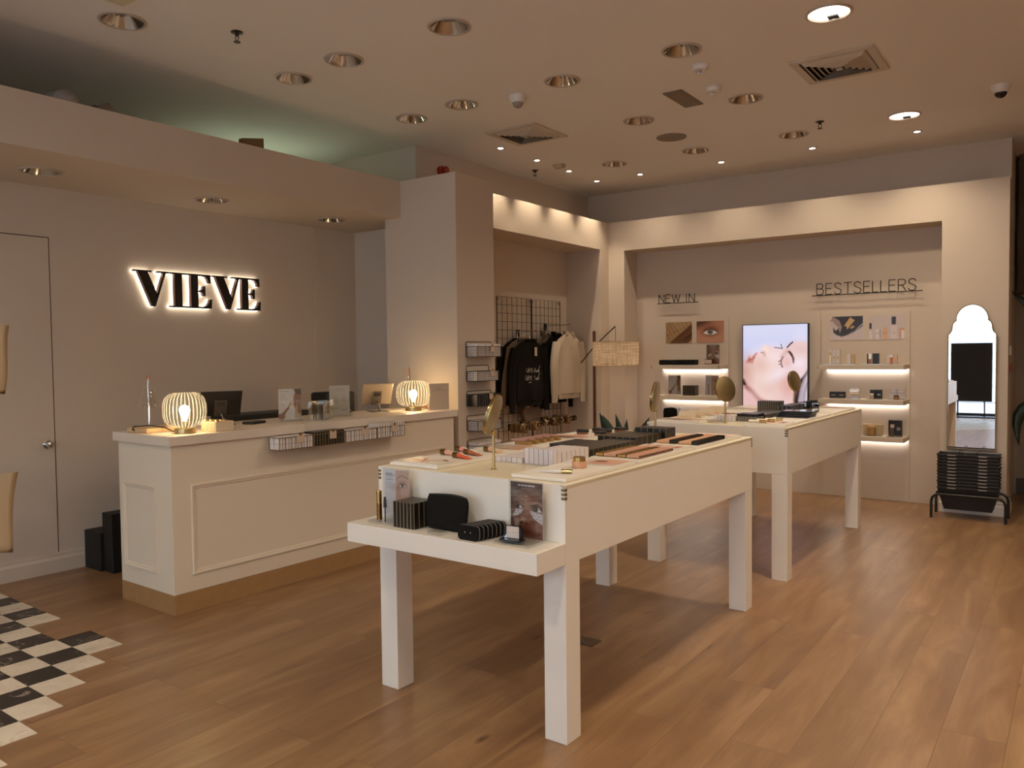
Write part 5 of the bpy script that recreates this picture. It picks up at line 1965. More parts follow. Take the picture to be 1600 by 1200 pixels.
block('pale-lidded black box, rear table', 'pale-lidded black cartons', 'T', -1.752, 5.440, TZ + 0.0003, 3, 5, 0.028, 0.06, 0.060, DBOX, mat('pale_lid_line', '#b9b0a6', 0.3), nm='makeup_box', cat='box')
block('squat dark box, rear table', 'dark sample boxes', 'T', -1.95, 5.62, TZ + 0.0003, 5, 1, 0.034, 0.06, 0.040, mat('pale_top_box', '#a89788', 0.4), DEDGE)
for i in range(4):
    t = thing('eye_palette', 'flat dark blue-black palette on the rear table, ' + ['topmost of the pile', 'second of the pile', 'third of the pile', 'lowest of the pile'][3 - i], 'palette', 'T', -1.535 - 0.004 * i, 5.12 + 0.035 * i, BZ + 0.0085 * i, 0.02 * i, 'flat palettes on the rear table')
    MB().box(-0.098, 0.098, -0.085, 0.085, 0.0002, 0.0080).build('palette_body', mat('navy_black', '#191a22', 0.15), t, bevel=0.001)
    if i == 3:
        MB().box(-0.085, 0.085, -0.07, 0.07, 0.0081, 0.0086).build('palette_film', mat('film_silver', '#5d5f6a', 0.15, metal=0.6), t)
for i in range(5):
    y = 5.60 + 0.083 * i
    x = -1.632
    if i == 4:
        x, y = -1.552, 5.60
    t = thing('mirror_compact', 'black compact standing open with its mirror up, ' + ['nearest the front', 'second of the row', 'third of the row', 'fourth of the row', 'alone beside the row'][i], 'compact', 'T', x, y, BZ, 0, 'open mirrored compacts')
    MB().box(-0.024, 0.024, -0.045, 0.0, 0.0002, 0.008).build('compact_base', BLACK, t, bevel=0.001)
    MB().cyl((0.0, -0.022, 0.0082), 0.014, 0.004, 16).build('compact_powder', mat('pan_gold', '#b9935a', 0.3, metal=0.7), t)
    MB().box(-0.024, 0.024, 0.001, 0.004, 0.001, 0.066).build('mirror_lid', BLACK, t)
    MB().box(-0.020, 0.020, 0.0002, 0.0008, 0.008, 0.062).build('mirror_glass', MIRROR, t)
# flat metal sample plate on the floor under the front table
o = MB().box(-0.12, 0.06, -0.042, 0.042, 0.0005, 0.004).build('floor_socket_cover', mat('socket_steel', '#6b5c4d', 0.35, metal=0.6))
place(o, 'T', -1.85, 3.056, 0.0)
tag(o, 'flat metal floor plate under the display table with the ledge', 'floor plate')

# ------------------------------------------------------------------ clothes recess: grid panels, arms, garments
def grid_panel(lab, y0, y1, z0, z1):
    t = thing('garment_grid', lab, 'grid', 'R', -4.284, y0, z0, 0, 'black grid panels in the recess')
    w, h = y1 - y0, z1 - z0
    MB().tube([(0, 0, 0), (0, w, 0), (0, w, h), (0, 0, h)], 0.0042, 8, closed=True).build('panel_frame', WIRE, t)
    m = MB()
    nv = 7
    for i in range(1, nv):
        m.tube([(0, w * i / nv, 0), (0, w * i / nv, h)], 0.0021, 6)
    z = 0.072
    while z < h - 0.03:
        m.tube([(0.003, 0, h - z), (0.003, w, h - z)], 0.0021, 6)
        z += 0.0765
    m.build('wire_grid', WIRE, t)
    for yy, zz in ((0.02, h - 0.02), (w - 0.02, h - 0.02)):
        MB().cyl((-0.0158, yy, zz), 0.012, 0.018, 14, 'x').build('wall_clip', CHROME, t, True)
    return t


grid_panel('black wire grid panel on the recess wall, the half beside the counter pillar', 5.77, 6.315, 0.50, 1.815)
grid_panel('black wire grid panel on the recess wall, the half towards the floor lamp', 6.33, 6.83, 0.50, 1.812)


def hang_arm(lab, y, z, L, plate=True):
    t = thing('grid_hook', lab, 'rail arm', 'R', -4.272, y, z, 0, 'arms on the grid panels')
    MB().box(-0.004, 0.006, -0.022, 0.022, -0.05, 0.02).build('arm_plate', WIRE, t, bevel=0.001)
    MB().tube([(0.006, 0, 0), (L, 0, 0.004), (L + 0.006, 0, 0.014)], 0.0048, 8).build('arm_rod', CHROME, t, True)
    return t


HA = hang_arm('chrome arm on the grid holding the dark sweatshirts', 6.075, 1.50, 0.20)
HB = hang_arm('chrome arm on the grid holding the hoodies, by the floor lamp', 6.54, 1.565, 0.275)


def garment(lab, kind, x, yc, ztop, L, W, colr, hood=False, seed=1, yaw=0.0, d=0.055, cat='sweatshirt', zipc=None, hook_z=None, sleeve=0.62, nm='sweatshirt'):
    """hung facing +x: y spans the shoulders; a body, two sleeves, collar or hood and a hanger"""
    t = thing(nm, lab, cat, 'R', x, yc, ztop - L, yaw)
    m = colr
    r = random.Random(seed)
    ph = [r.uniform(0, 6) for _ in range(6)]

    def loft(sections, seg=28, nm2='body', mm=m):
        vs, fs = [], []
        for cx, cy, cz, ry, rx, fold in sections:
            for i in range(seg):
                a = 2 * PI * i / seg
                sx, sy = math.cos(a), math.sin(a)
                k = 1 + 2.0 * fold * (0.5 * math.sin(5 * a + ph[0]) + 0.5 * math.sin(9 * a + ph[1]))
                vs.append((cx + rx * sx * k, cy + ry * sy * (1 + fold * 0.15 * math.sin(7 * a + ph[2])), cz))
        for j in range(len(sections) - 1):
            for i in range(seg):
                k = (i + 1) % seg
                fs.append((j * seg + i, j * seg + k, (j + 1) * seg + k, (j + 1) * seg + i))
        fs += [tuple(range(seg))[::-1], tuple((len(sections) - 1) * seg + i for i in range(seg))]
        return MB().add(vs, fs).build(nm2, mm, t, True)
    hw = W / 2
    S_ = []
    S_.append((0, 0, 0.0, hw * 0.80, d * 0.55, 0.20))
    S_.append((0, 0, 0.045, hw * 0.82, d * 0.60, 0.22))
    S_.append((0, 0, 0.05, hw * 0.93, d * 0.80, 0.35))
    for f, wf, df in ((0.25, 0.95, 0.95), (0.45, 0.94, 0.85), (0.65, 0.93, 0.75), (0.80, 0.92, 0.68), (0.88, 0.86, 0.60), (0.93, 0.66, 0.50), (0.97, 0.40, 0.42), (1.0, 0.20, 0.38)):
        S_.append((0, 0, L * f, hw * wf, d * df, 0.32 * (1 - f)))
    loft(S_, nm2='garment_body')
    for s_ in (-1, 1):
        sl = []
        L2 = L * (0.98 + 0.06 * r.random())
        n = 12
        for i in range(n + 1):
            f = i / n
            z = L * 0.87 - f * L2 * 0.93
            y = s_ * (hw * 0.80 + hw * 0.34 * math.sin(min(1, f * 1.5) * PI / 2) + 0.012 * math.sin(5 * f + ph[3]))
            rr = min(0.050, d * 1.25) * (1 - 0.3 * f)
            if f > 0.90:
                rr *= 0.82
            sl.append((0.008 * s_ * math.sin(3 * f + ph[4]), y, z, rr * 1.5 + 0.008, rr * 0.72, 0.14))
        loft(sl, 16, 'sleeve')
    if hood:
        hd = MB()
        vs, fs = [], []
        seg = 16
        n = 8
        for j in range(n + 1):
            q = j / n
            for i in range(seg + 1):
                a = PI * i / seg
                rad = 0.085 - 0.02 * q
                vs.append((0.022 - 0.055 * math.sin(a) * (0.4 + 0.6 * q) + 0.012 * math.sin(4 * a), -rad * math.cos(a) * (1 - 0.25 * q), L * 0.93 + 0.075 * q * (0.6 + 0.4 * math.sin(a))))
        for j in range(n):
            for i in range(seg):
                o_ = j * (seg + 1) + i
                fs.append((o_, o_ + 1, o_ + seg + 2, o_ + seg + 1))
        hd.add(vs, fs)
        h_ = hd.build('hood', m, t, True, fix=False)
        so = h_.modifiers.new('thick', 'SOLIDIFY')
        so.thickness = 0.012
        for s_ in (-1, 1):
            MB().tube([(d * 0.8, s_ * 0.012, L * 0.93), (d * 1.0, s_ * 0.020, L * 0.84), (d * 1.08, s_ * 0.016, L * 0.76)], 0.003, 6).build('drawstring', mat('cord_pale', '#b9a994', 0.7), t, True)
    else:
        MB().tube([(0.02 + 0.02 * math.cos(a), 0.072 * math.sin(a), L * 0.975 + 0.008 * math.cos(a)) for a in [2 * PI * i / 24 for i in range(24)]], 0.011, 8, closed=True).build('collar', m, t, True)
    if zipc:
        MB().tube([(d * 0.50, 0, L * 0.90), (d * 0.78, 0.0, L * 0.74)], 0.0032, 6).build('zip', zipc, t)
    hk = MB().tube([(0, 0, L * 0.97), (0, 0, L + 0.045), (0, 0.018, L + 0.062), (0, 0.030, L + 0.048)], 0.0022, 6)
    hk.build('hanger_hook', CHROME, t, True)
    hg = MB().tube([(0, -hw * 0.55, L * 0.90), (0, 0, L * 0.975), (0, hw * 0.55, L * 0.90)], 0.006, 8)
    hg.build('hanger', mat('hanger_black', '#1a1613', 0.5), t, True)
    return t


CH = mat('charcoal_jersey', '#1b1815', 0.95, spec=0.15, bump=0.35, bscale=500)
BK = mat('black_jersey', '#15120f', 0.95, spec=0.15, bump=0.35, bscale=500)
BE = mat('stone_jersey', '#b5a590', 0.95, spec=0.15, bump=0.35, bscale=500)
TA = mat('taupe_jersey', '#6f6150', 0.95, spec=0.15, bump=0.35, bscale=500)
garment('charcoal sweatshirt hanging closest to the grid on the dark arm', 'c', -4.225, 6.00, 1.440, 0.61, 0.50, BK, seed=2, d=0.024)
garment('taupe sweatshirt squeezed between two dark ones, one pale sleeve showing', 'c', -4.178, 6.00, 1.440, 0.60, 0.48, TA, seed=3, d=0.022)
g = garment('black sweatshirt in front of its arm with white script and a swing tag', 'c', -4.122, 6.045, 1.430, 0.61, 0.50, CH, seed=4, hood=False, d=0.030)
# script lettering printed on the chest
scr = MB()


def cursive(word, y, z, s, sl=0.35):
    x_front = 0.0305
    st_ = {'t': [[(0.1, 0), (0.25, 1.0)], [(0.0, 0.62), (0.5, 0.7)]], 'i': [[(0.0, 0.0), (0.1, 0.5)], [(0.13, 0.75), (0.14, 0.78)]],
           'u': [[(0.0, 0.5), (0.0, 0.1), (0.15, 0.0), (0.3, 0.15), (0.38, 0.5), (0.38, 0.0)]],
           'd': [[(0.35, 0.4), (0.15, 0.5), (0.0, 0.2), (0.15, 0.0), (0.35, 0.3), (0.75, 1.5)], [(0.35, 0.3), (0.40, 0.0)]],
           'e': [[(0.0, 0.2), (0.3, 0.35), (0.2, 0.5), (0.05, 0.35), (0.05, 0.1), (0.2, 0.0), (0.4, 0.15)]],
           'A': [[(-0.5, 1.1), (-0.55, 0.6), (-0.3, 0.2), (0.0, 0.0), (0.4, 1.1), (0.45, 0.0)], [(0.1, 0.4), (0.6, 0.5)]]}
    for chh in word:
        for pl in st_[chh]:
            q_ = [(x_front, y + (u + v * sl) * s, z + v * s) for u, v in pl]
            for p0_, p1_ in zip(q_[:-1], q_[1:]):
                scr.tube([p0_, p1_], 0.0017, 5)
        y += s * (0.62 if chh != 'A' else 0.8)


cursive('Attitude', -0.085, 0.305, 0.040)
cursive('Attitude', -0.10, 0.235, 0.042)
scr.box(0.0290, 0.0305, -0.06, 0.06, 0.212, 0.218)
scr.build('chest_script', mat('script_print', '#b9ada0', 0.7), g)
MB().box(0.032, 0.0335, 0.035, 0.075, 0.455, 0.535).build('swing_tag', mat('tag_pale', '#cdbca8', 0.6), g)
garment('taupe hoodie at the back of the hoodie arm, by the grid', 'h', -4.215, 6.46, 1.475, 0.60, 0.44, TA, hood=True, seed=5, d=0.024)
garment('black hoodie hanging between the taupe and the stone hoodies', 'h', -4.150, 6.55, 1.480, 0.66, 0.44, BK, hood=True, seed=6, d=0.026)
garment('stone hoodie with a short dark zip at the front of the hoodie arm', 'h', -4.055, 6.615, 1.490, 0.63, 0.47, BE, hood=True, seed=7, d=0.036, zipc=BLACK)
t = thing('folded_sweatshirt', 'light garment with a label showing below the dark sweatshirts', 'sweatshirt', 'R', -4.268, 6.10, 0.655)
MB().prism([(0, 0.10), (0.05, 0.0), (0.30, 0.03), (0.34, 0.10), (0.28, 0.20), (0.06, 0.20)], 0, 0.03, lambda u, v, d: (d, u, v)).build('garment_fold', mat('rose_taupe', '#86715f', 0.9), t, bevel=0.01)
MB().box(0.0302, 0.032, 0.06, 0.10, 0.13, 0.17).build('garment_label', mat('tag_pale', '#cdbca8', 0.6), t)

# low arms of scrunchies and hair claws


def scr_arm(lab, y, z, L):
    t = thing('grid_hook', lab, 'rail arm', 'R', -4.274, y, z, 0, 'arms on the grid panels')
    MB().box(-0.004, 0.004, -0.02, 0.02, -0.045, 0.015).build('arm_plate', WIRE, t)
    MB().tube([(0.004, 0, 0), (L, 0, 0.004), (L + 0.004, 0, 0.016)], 0.004, 8).build('arm_rod', WIRE, t, True)
    return t


def scrunchie(r_, tr, seed):
    r = random.Random(seed)
    vs, fs = [], []
    n, sg = 30, 8
    for i in range(n):
        a = 2 * PI * i / n
        rr = tr * (1 + 0.28 * math.sin(a * 13 + seed) + r.uniform(-0.08, 0.08))
        for k in range(sg):
            b = 2 * PI * k / sg
            vs.append((rr * 0.8 * math.sin(b), (r_ + rr * math.cos(b)) * math.cos(a), (r_ + rr * math.cos(b)) * math.sin(a) * 1.15))
    for i in range(n):
        for k in range(sg):
            fs.append((i * sg + k, i * sg + (k + 1) % sg, ((i + 1) % n) * sg + (k + 1) % sg, ((i + 1) % n) * sg + k))
    return MB().add(vs, fs)


SCM = [mat('scrunchie_tan', '#8a6840', 0.6, vary=0.2, bscale=60), mat('scrunchie_brown', '#6f5233', 0.6, vary=0.2, bscale=60)]
proto = None
for ai, (y, z, L) in enumerate(((5.93, 0.640, 0.22), (6.12, 0.650, 0.22), (6.47, 0.665, 0.24), (6.68, 0.67, 0.24))):
    scr_arm('low arm on the grid holding tan hair bands, ' + ['closest to the counter pillar', 'second from the counter pillar', 'third from the counter pillar', 'closest to the floor lamp'][ai], y, z, L)
    for q in range(6):
        o = scrunchie(0.026, 0.012, ai * 7 + q).build('hair_scrunchie', SCM[(ai + q) % 2], None, True)
        place(o, 'R', -4.255 + 0.030 * q + 0.012, y, z - 0.019)
        tag(o, 'tan hair band on the low hook %s, %s from the wall' % (['closest to the counter pillar', 'second from the pillar', 'third from the pillar', 'closest to the floor lamp'][ai], NTH[q]), 'hair band', 'hair bands on grid arm %s' % ['one', 'two', 'three', 'four'][ai])
# rod with shiny claws reaching out from the grid towards the floor lamp
t = thing('claw_rail', 'low rail above the table edge carrying shiny brown hair claws', 'rail', 'R', -4.12, 6.15, 0.655)
MB().tube([(-0.12, 0.30, 0.02), (0.0, 0.30, 0.0), (0.0, -0.02, 0.0), (0.0, 0.72, 0.0)], 0.004, 8).build('rail_rod', WIRE, t)
CLW = [mat('tortoise_gloss', '#5a3a20', 0.12), mat('pearl_gloss', '#c9b08a', 0.12), mat('dark_gloss', '#1f150f', 0.1)]
for i in range(14):
    b = MB()
    for s_ in (-1, 1):
        for k in range(4):
            x_ = -0.015 + 0.010 * k
            b.tube([(x_, 0, 0.006), (x_, s_ * 0.016, -0.006), (x_, s_ * 0.013, -0.026), (x_, s_ * 0.002, -0.036)], 0.0026, 6)
    b.sph((0, 0, 0.010), 0.007, 10, 6)
    b.tube([(-0.018, 0, 0.004), (0.018, 0, 0.004)], 0.005, 8)
    o = b.build('hair_claw', CLW[(i * 5) % 3], None, True)
    place(o, 'R', -4.12, 6.20 + 0.048 * i, 0.662 + 0.003 * (i % 2), 0.9 * (i % 3))
    tag(o, 'shiny %s hair claw on the low recess rail, %s from its pillar end' % (['tortoise', 'pale', 'dark'][(i * 5) % 3], NTH[i]), 'hair claw', '%s hair claws on the rail' % ['tortoise', 'pale', 'dark'][(i * 5) % 3])

# ------------------------------------------------------------------ floor lamp and plant
t = thing('floor_lamp', 'arc floor lamp with walnut pole and glowing linen drum shade beside the recess', 'floor lamp', 'R', -3.84, 6.74, 0)
MB().cyl((0.0, 0, 0.0005), 0.14, 0.02, 40).build('lamp_base', BLACK, t, True)
MB().prism([(-0.012, -0.012), (0.012, -0.012), (0.012, 0.012), (-0.012, 0.012)], 0.021, 1.508, lambda u, v, d: (u, v, d)).build('pole', WALNUT, t, bevel=0.003)
MB().tube([(-0.16, 0.016, 1.20), (0.0, 0.016, 1.368), (0.218, 0.016, 1.545)], 0.006, 8).build('swing_arm', BLACK, t, True)
MB().tube([(0.218, 0.016, 1.545), (0.223, 0.014, 1.53), (0.224, 0.012, 1.34)], 0.0022, 6).build('hanging_cord', BLACK, t, True)
shd = MB().lathe([(0.216, 1.172), (0.218, 1.402)], 64, (0.225, 0.012, 0), cap=False).build('lamp_shade', linen('linen_shade', '#a08468', '#e2d2bd'), t, True)
for zz in (1.173, 1.401):
    MB().tube([(0.225 + 0.218 * math.cos(a), 0.012 + 0.218 * math.sin(a), zz) for a in [2 * PI * i / 48 for i in range(48)]], 0.0026, 6, closed=True).build('shade_hoop', mat('shade_trim', '#a58a66', 0.7), t, True)
MB().sph((0.225, 0.012, 1.285), 0.032, 16, 12).build('bulb', emat('shade_bulb', '#ffdfae', 18), t, True)
MB().tube([(0.224, 0.012, 1.34), (0.225, 0.012, 1.312)], 0.014, 10).build('bulb_socket', BLACK, t, True)
point('shade_light', (0.225, 0.012, 1.285), 2.8, (1.0, 0.82, 0.62), 0.034, t)

LEAF = mat('dark_leaf', '#1e2f1d', 0.35, vary=0.25, bscale=12)


def leaf(pts, w, m, parent, nm='leaf'):
    """blade along a curve; widest a third of the way, pointed end"""
    P = [Vector(p) for p in pts]
    n = len(P)
    vs, fs = [], []
    for i in range(n):
        f = i / (n - 1)
        tgt = (P[min(i + 1, n - 1)] - P[max(i - 1, 0)]).normalized()
        sd = tgt.cross(Vector((0.25, -1, 0.1))).normalized()
        ww = w * (math.sin(PI * min(1, f * 0.92 + 0.10)) ** 0.8)
        if i == n - 1:
            ww = 0.0008
        nr = sd.cross(tgt).normalized()
        vs += [P[i] - sd * ww, P[i] - nr * ww * 0.22, P[i] + sd * ww]
    for i in range(n - 1):
        a = i * 3
        fs += [(a, a + 1, a + 4, a + 3), (a + 1, a + 2, a + 5, a + 4)]
    o = MB().add(vs, fs).build(nm, m, parent, True, fix=False)
    s = o.modifiers.new('thick', 'SOLIDIFY')
    s.thickness = 0.0015
    return o


def curve(a, b, bend, n=9):
    a, b = Vector(a), Vector(b)
    return [a.lerp(b, i / (n - 1)) + Vector(bend) * math.sin(PI * i / (n - 1)) for i in range(n)]


t = thing('potted_plant', 'potted plant whose dark pointed leaves show behind the ledged table', 'plant', 'R', -3.36, 6.42, 0)
MB().lathe([(0.10, 0.0005), (0.13, 0.02), (0.15, 0.26), (0.155, 0.30), (0.145, 0.30), (0.135, 0.25)], 36, cap=False).build('plant_pot', mat('pot_beige', '#b7a48c', 0.6), t, True)
MB().cyl((0, 0, 0.20), 0.132, 0.05, 28).build('potting_soil', mat('soil', '#2a1f17', 0.9), t)
for i, (tip, w_, bd) in enumerate([((-0.265, 0.03, 0.745), 0.060, (-0.02, 0, 0.05)), ((-0.085, 0.0, 0.745), 0.038, (0.01, 0, 0.02)), ((0.02, 0.02, 0.70), 0.034, (0, 0, 0.02)),
                                   ((0.245, 0.02, 0.725), 0.038, (0.02, 0, 0.04)), ((-0.15, -0.12, 0.60), 0.05, (-0.03, 0, 0.06)), ((0.14, -0.14, 0.58), 0.05, (0.03, 0, 0.06)),
                                   ((0.05, 0.16, 0.62), 0.05, (0, 0.03, 0.05)), ((-0.06, 0.18, 0.56), 0.05, (0, 0.03, 0.06))]):
    leaf(curve((0.02 * math.cos(i), 0.02 * math.sin(i), 0.245), tip, bd), w_, LEAF, t)

# tall plant past the end of the back wall, only its leaf edges in view
t = thing('tall_plant', 'tall dark-leaved plant mostly outside the view, past the mirror pillar', 'plant', 'R', -0.05, 7.75, 0)
MB().lathe([(0.13, 0.0005), (0.16, 0.02), (0.19, 0.32), (0.18, 0.33)], 36).build('plant_pot', mat('pot_dark', '#3a342d', 0.6), t, True)
MB().tube([(0, 0, 0.33), (0.02, 0, 0.8), (-0.01, 0, 1.3), (0, 0, 1.7)], 0.018, 8).build('plant_stem', mat('stem_brown', '#4a3b28', 0.7), t, True)
for tip, st_, w_, bd in (((-0.44, -0.05, 1.76), (0, 0, 1.5), 0.06, (0.05, 0, -0.10)), ((-0.37, -0.05, 0.50), (0, 0, 0.9), 0.05, (-0.16, 0, 0.10)), ((0.4, 0, 1.9), (0, 0, 1.6), 0.07, (0, 0, 0.1)),
                         ((0.35, 0.1, 1.2), (0, 0, 1.2), 0.07, (0, 0, 0.12)), ((0.1, -0.3, 1.5), (0, 0, 1.3), 0.07, (0, 0, 0.12)), ((0.05, 0.25, 2.0), (0, 0, 1.7), 0.06, (0, 0, 0.1)), ((0.3, -0.2, 0.7), (0, 0, 0.8), 0.07, (0, 0, 0.12))):
    leaf(curve(st_, tip, bd), w_, LEAF, t)

# ------------------------------------------------------------------ back recess: boards, shelves, goods
YB = 7.456
struct('wall_board_new_in', BX(-3.467, -2.770, YB - 0.016, YB - 0.0005, 0.002, 1.625), WALL)
struct('wall_board_bestsellers', BX(-1.911, -1.196, YB - 0.016, YB - 0.0005, 0.002, 1.625), WALL)
SHM = mat('shelf_paint', '#c9b9a2', 0.5)


def lit_shelf(lab, x0, x1, zt, led=True):
    t = thing('wall_shelf', lab, 'shelf', 'R', x0, 7.21, zt)
    w, d = x1 - x0, YB - 0.0165 - 7.21
    MB().box(0, w, 0, d, -0.040, 0).build('shelf_board', SHM, t, bevel=0.001)
    MB().box(0.03, w - 0.002, d - 0.028, d - 0.004, -0.0475, -0.0405).build('light_strip', emat('shelf_led', '#fff3e8', 4.0), t)
    area('strip_light', (w / 2 + 0.01, d - 0.016, -0.049), w - 0.05, 0.02, 0.55, (1.0, 0.94, 0.90), (0, 0, 0), parent=t)
    for xx in (0.0, w):
        m = MB()
        for q in range(3):
            m.box(xx - (0.0008 if xx == 0 else 0.010), xx + (0.010 if xx == 0 else 0.0008), -0.0008, 0.010, -0.011 - 0.011 * q, -0.004 - 0.011 * q)
        m.build('corner_hinge', mat('hinge_metal', '#8d7c5c', 0.35, metal=0.9), t)
    return t


for z_, nm in ((1.169, 'top'), (0.873, 'middle'), (0.568, 'bottom')):
    lit_shelf('%s lit shelf under the new-in lettering' % nm, -3.469, -2.775, z_)
for z_, nm in ((1.171, 'top'), (0.876, 'middle'), (0.566, 'bottom')):
    lit_shelf('%s lit shelf under the bestsellers lettering' % nm, -1.888, -1.1965, z_)

# thin-stroke wall words
STR = {
    'N': (0.70, [[(0, 0), (0, 1), (.62, 0), (.62, 1)]]),
    'E': (0.62, [[(.52, 0), (0, 0), (0, 1), (.52, 1)], [(0, .53), (.46, .53)]]),
    'W': (0.98, [[(0, 1), (.23, 0), (.46, .95), (.69, 0), (.92, 1)]]),
    'I': (0.22, [[(0.03, 0), (0.03, 1)]]),
    'T': (0.72, [[(0, 1), (.66, 1)], [(.33, 1), (.33, 0)]]),
    'L': (0.55, [[(0, 1), (0, 0), (.46, 0)]]),
    'B': (0.68, [[(0, 0), (0, 1), (.32, 1), (.46, .95), (.52, .84), (.52, .70), (.46, .58), (.32, .53), (0, .53)], [(.32, .53), (.5, .47), (.57, .35), (.57, .18), (.5, .06), (.34, 0), (0, 0)]]),
    'R': (0.68, [[(0, 0), (0, 1), (.33, 1), (.47, .95), (.55, .84), (.55, .68), (.47, .55), (.33, .50), (0, .50)], [(.30, .50), (.58, 0)]]),
    'S': (0.70, [[(.55, .80), (.50, .93), (.38, 1), (.20, 1), (.08, .93), (.03, .80), (.06, .66), (.16, .58), (.42, .46), (.55, .36), (.58, .22), (.52, .07), (.38, 0), (.20, 0), (.06, .07), (0, .20)]]),
    ' ': (0.42, []),
}


def wall_words(text, x0, z0, h, width, nm, lab, bar0, bar1, y=7.395):
    t = thing('wall_lettering', lab, 'sign', 'R', x0, y, z0)
    tot = sum(STR[c][0] for c in text) + 0.10 * (len(text) - 1)
    s = width / (tot * h) if width else 1
    x = 0.0
    for c in text:
        w_, pl = STR[c]
        if pl:
            b = MB()
            for p in pl:
                for (u0, v0), (u1, v1) in zip(p[:-1], p[1:]):
                    b.tube([(x + u0 * h * s, 0, v0 * h), (x + u1 * h * s, 0, v1 * h)], 0.0040, 6)
            b.build('letter', WIRE, t)
        x += (w_ + 0.10) * h * s
    MB().tube([(bar0 - x0, 0, -0.006), (bar1 - x0, 0, -0.006)], 0.0042, 6).build('base_bar', WIRE, t)
    m = MB()
    for q in (bar0 + 0.06, bar1 - 0.06):
        m.tube([(q - x0, 0, -0.006), (q - x0, YB - y - 0.001, -0.006)], 0.003, 6)
    m.build('stand_off', WIRE, t)
    return t


wall_words('NEW IN', -3.470, 1.786, 0.080, 0.385, 'new', 'thin black wall lettering reading NEW IN on a bar', -3.485, -3.055)
wall_words('BESTSELLERS', -1.943, 1.790, 0.096, 0.81, 'best', 'thin black wall lettering reading BESTSELLERS on a bar', -1.985, -1.095)

# pictures on the boards
a = Art(0.278, 0.210, 80, '#a98a62')
H = a.H
a.poly([(0.0, 0.0), (0.0, H), (0.22, H), (0.9, 0.0)], '#9c7c55')
for i in range(8):
    a.line([(-0.25 + 0.16 * i, H + 0.05), (0.30 + 0.16 * i, -0.10)], 0.007, '#6d4e2c')
a.line([(0.0, 0.26), (1.0, 0.66)], 0.006, '#6d4e2c')
a.poly([(0.12, 0.0), (0.50, 0.30), (0.98, H - 0.09), (1.0, H - 0.1), (1.0, 0.0)], '#5d3a1d', 0.01)
a.poly([(0.30, 0.0), (1.0, H - 0.28), (1.0, H * 0.5)], '#6d4626', 0.02)
a.poly([(0.68, 0.12), (1.0, 0.38), (1.0, 0.30), (0.70, 0.08)], '#3a2313')
a.poly([(0.84, 0.0), (1.0, 0.14), (1.0, 0.0)], '#b98a5c')
o = a.mesh('wall_picture', None, thick=0.003)
place(o, 'R', -3.275, YB - 0.0200, 1.3830)
tag(o, 'small picture of bronze palette pans over the top new-in shelf', 'picture')
a = Art(0.278, 0.210, 90, '#b07a5c')
H = a.H
a.el(0.15, H * 0.95, 0.5, 0.16, '#4a2a1e', 0.35, 0.10, 0.9)
a.el(0.5, H * 0.12, 0.8, 0.25, '#c4906f', 0, 0.2, 0.8)
a.eye(0.5, H * 0.48, 0.56, iris='#7d7468', lash=0.16, shadow='#8a5238')
o = a.mesh('wall_picture', None, thick=0.003)
place(o, 'R', -2.950, YB - 0.0200, 1.3830)
tag(o, 'small picture of a grey eye with long lashes over the top new-in shelf', 'picture')
a = Art(0.278, 0.210, 80, '#c9b7b1')
H = a.H
a.poly([(0.06, H), (0.10, 0.25), (0.22, 0.15), (0.42, 0.13), (0.62, 0.22), (0.98, 0.52), (0.98, H)], '#2c2625', 0.01)
a.poly([(0.10, 0.25), (0.35, 0.10), (0.70, 0.30), (0.98, 0.50), (0.98, 0.44), (0.70, 0.22), (0.40, 0.12)], '#4a4544', 0.01)
a.line([(0.60, 0.20), (0.75, 0.26), (0.86, 0.40), (0.98, 0.50)], 0.008, '#d0c4be')
a.poly([(0.40, 0.42), (0.52, 0.35), (0.74, 0.62), (0.60, 0.72)], '#c79c68', 0.006)
a.poly([(0.58, 0.38), (0.66, 0.36), (0.74, 0.42), (0.68, 0.46)], '#bd9262', 0.006)
a.poly([(0.0, 0.62), (0.22, 0.45), (0.30, 0.22), (0.36, 0.42), (0.28, 0.62), (0.1, 0.75)], '#9c8378', 0.01)
a.poly([(0.0, 0.50), (0.18, 0.30), (0.26, 0.40), (0.05, 0.62)], '#bfb0a8', 0.01)
a.el(0.45, 0.4, 0.05, 0.05, '#110d0c', 0, 0.01)
o = a.mesh('wall_picture', None, thick=0.003)
place(o, 'R', -1.699, YB - 0.0200, 1.3835)
tag(o, 'small picture of tan packs in a black pouch over the bestsellers shelves', 'picture')
a = Art(0.278, 0.210, 80, '#c4b3ab')
H = a.H
for x_, w_, h0, h1, c_ in ((0.04, .035, .34, .52, '#1f1714'), (0.04, .045, .02, .28, '#d3c6c0'), (0.24, .055, .02, .32, '#d3c6c0'), (0.70, .06, .46, .70, '#2b2320'), (0.70, .09, .02, .44, '#d0c0ba'), (0.95, .09, .02, .34, '#c98c66'), (0.97, .06, .02, .28, '#d8ccc8')):
    a.rect(x_ - w_, x_ + w_, h0, h1, c_)
a.poly([(0.38, 0.02), (0.53, 0.02), (0.53, 0.30), (0.455, 0.42), (0.40, 0.30)], '#d3a274')
for x_ in (0.455, 0.70, 0.24):
    a.words(x_ - 0.04, x_ + 0.04, 0.20, 0.014, '#7d6a60', int(x_ * 100))
a.line([(0.32, 0.06), (0.31, 0.30)], 0.008, '#6a5f5a')
o = a.mesh('wall_picture', None, thick=0.003)
place(o, 'R', -1.376, YB - 0.0200, 1.3830)
tag(o, 'small pale picture of bottles in a row over the bestsellers shelves', 'picture')

# glowing portrait screen with a face in profile, looking up
a = Art(0.590, 1.060, 150, '#cfd0ee')
H = a.H
a.rect(0, 1, H * 0.93, H * 1.01, '#d9d8f0', 0.2)
SK = '#e6c3c0'


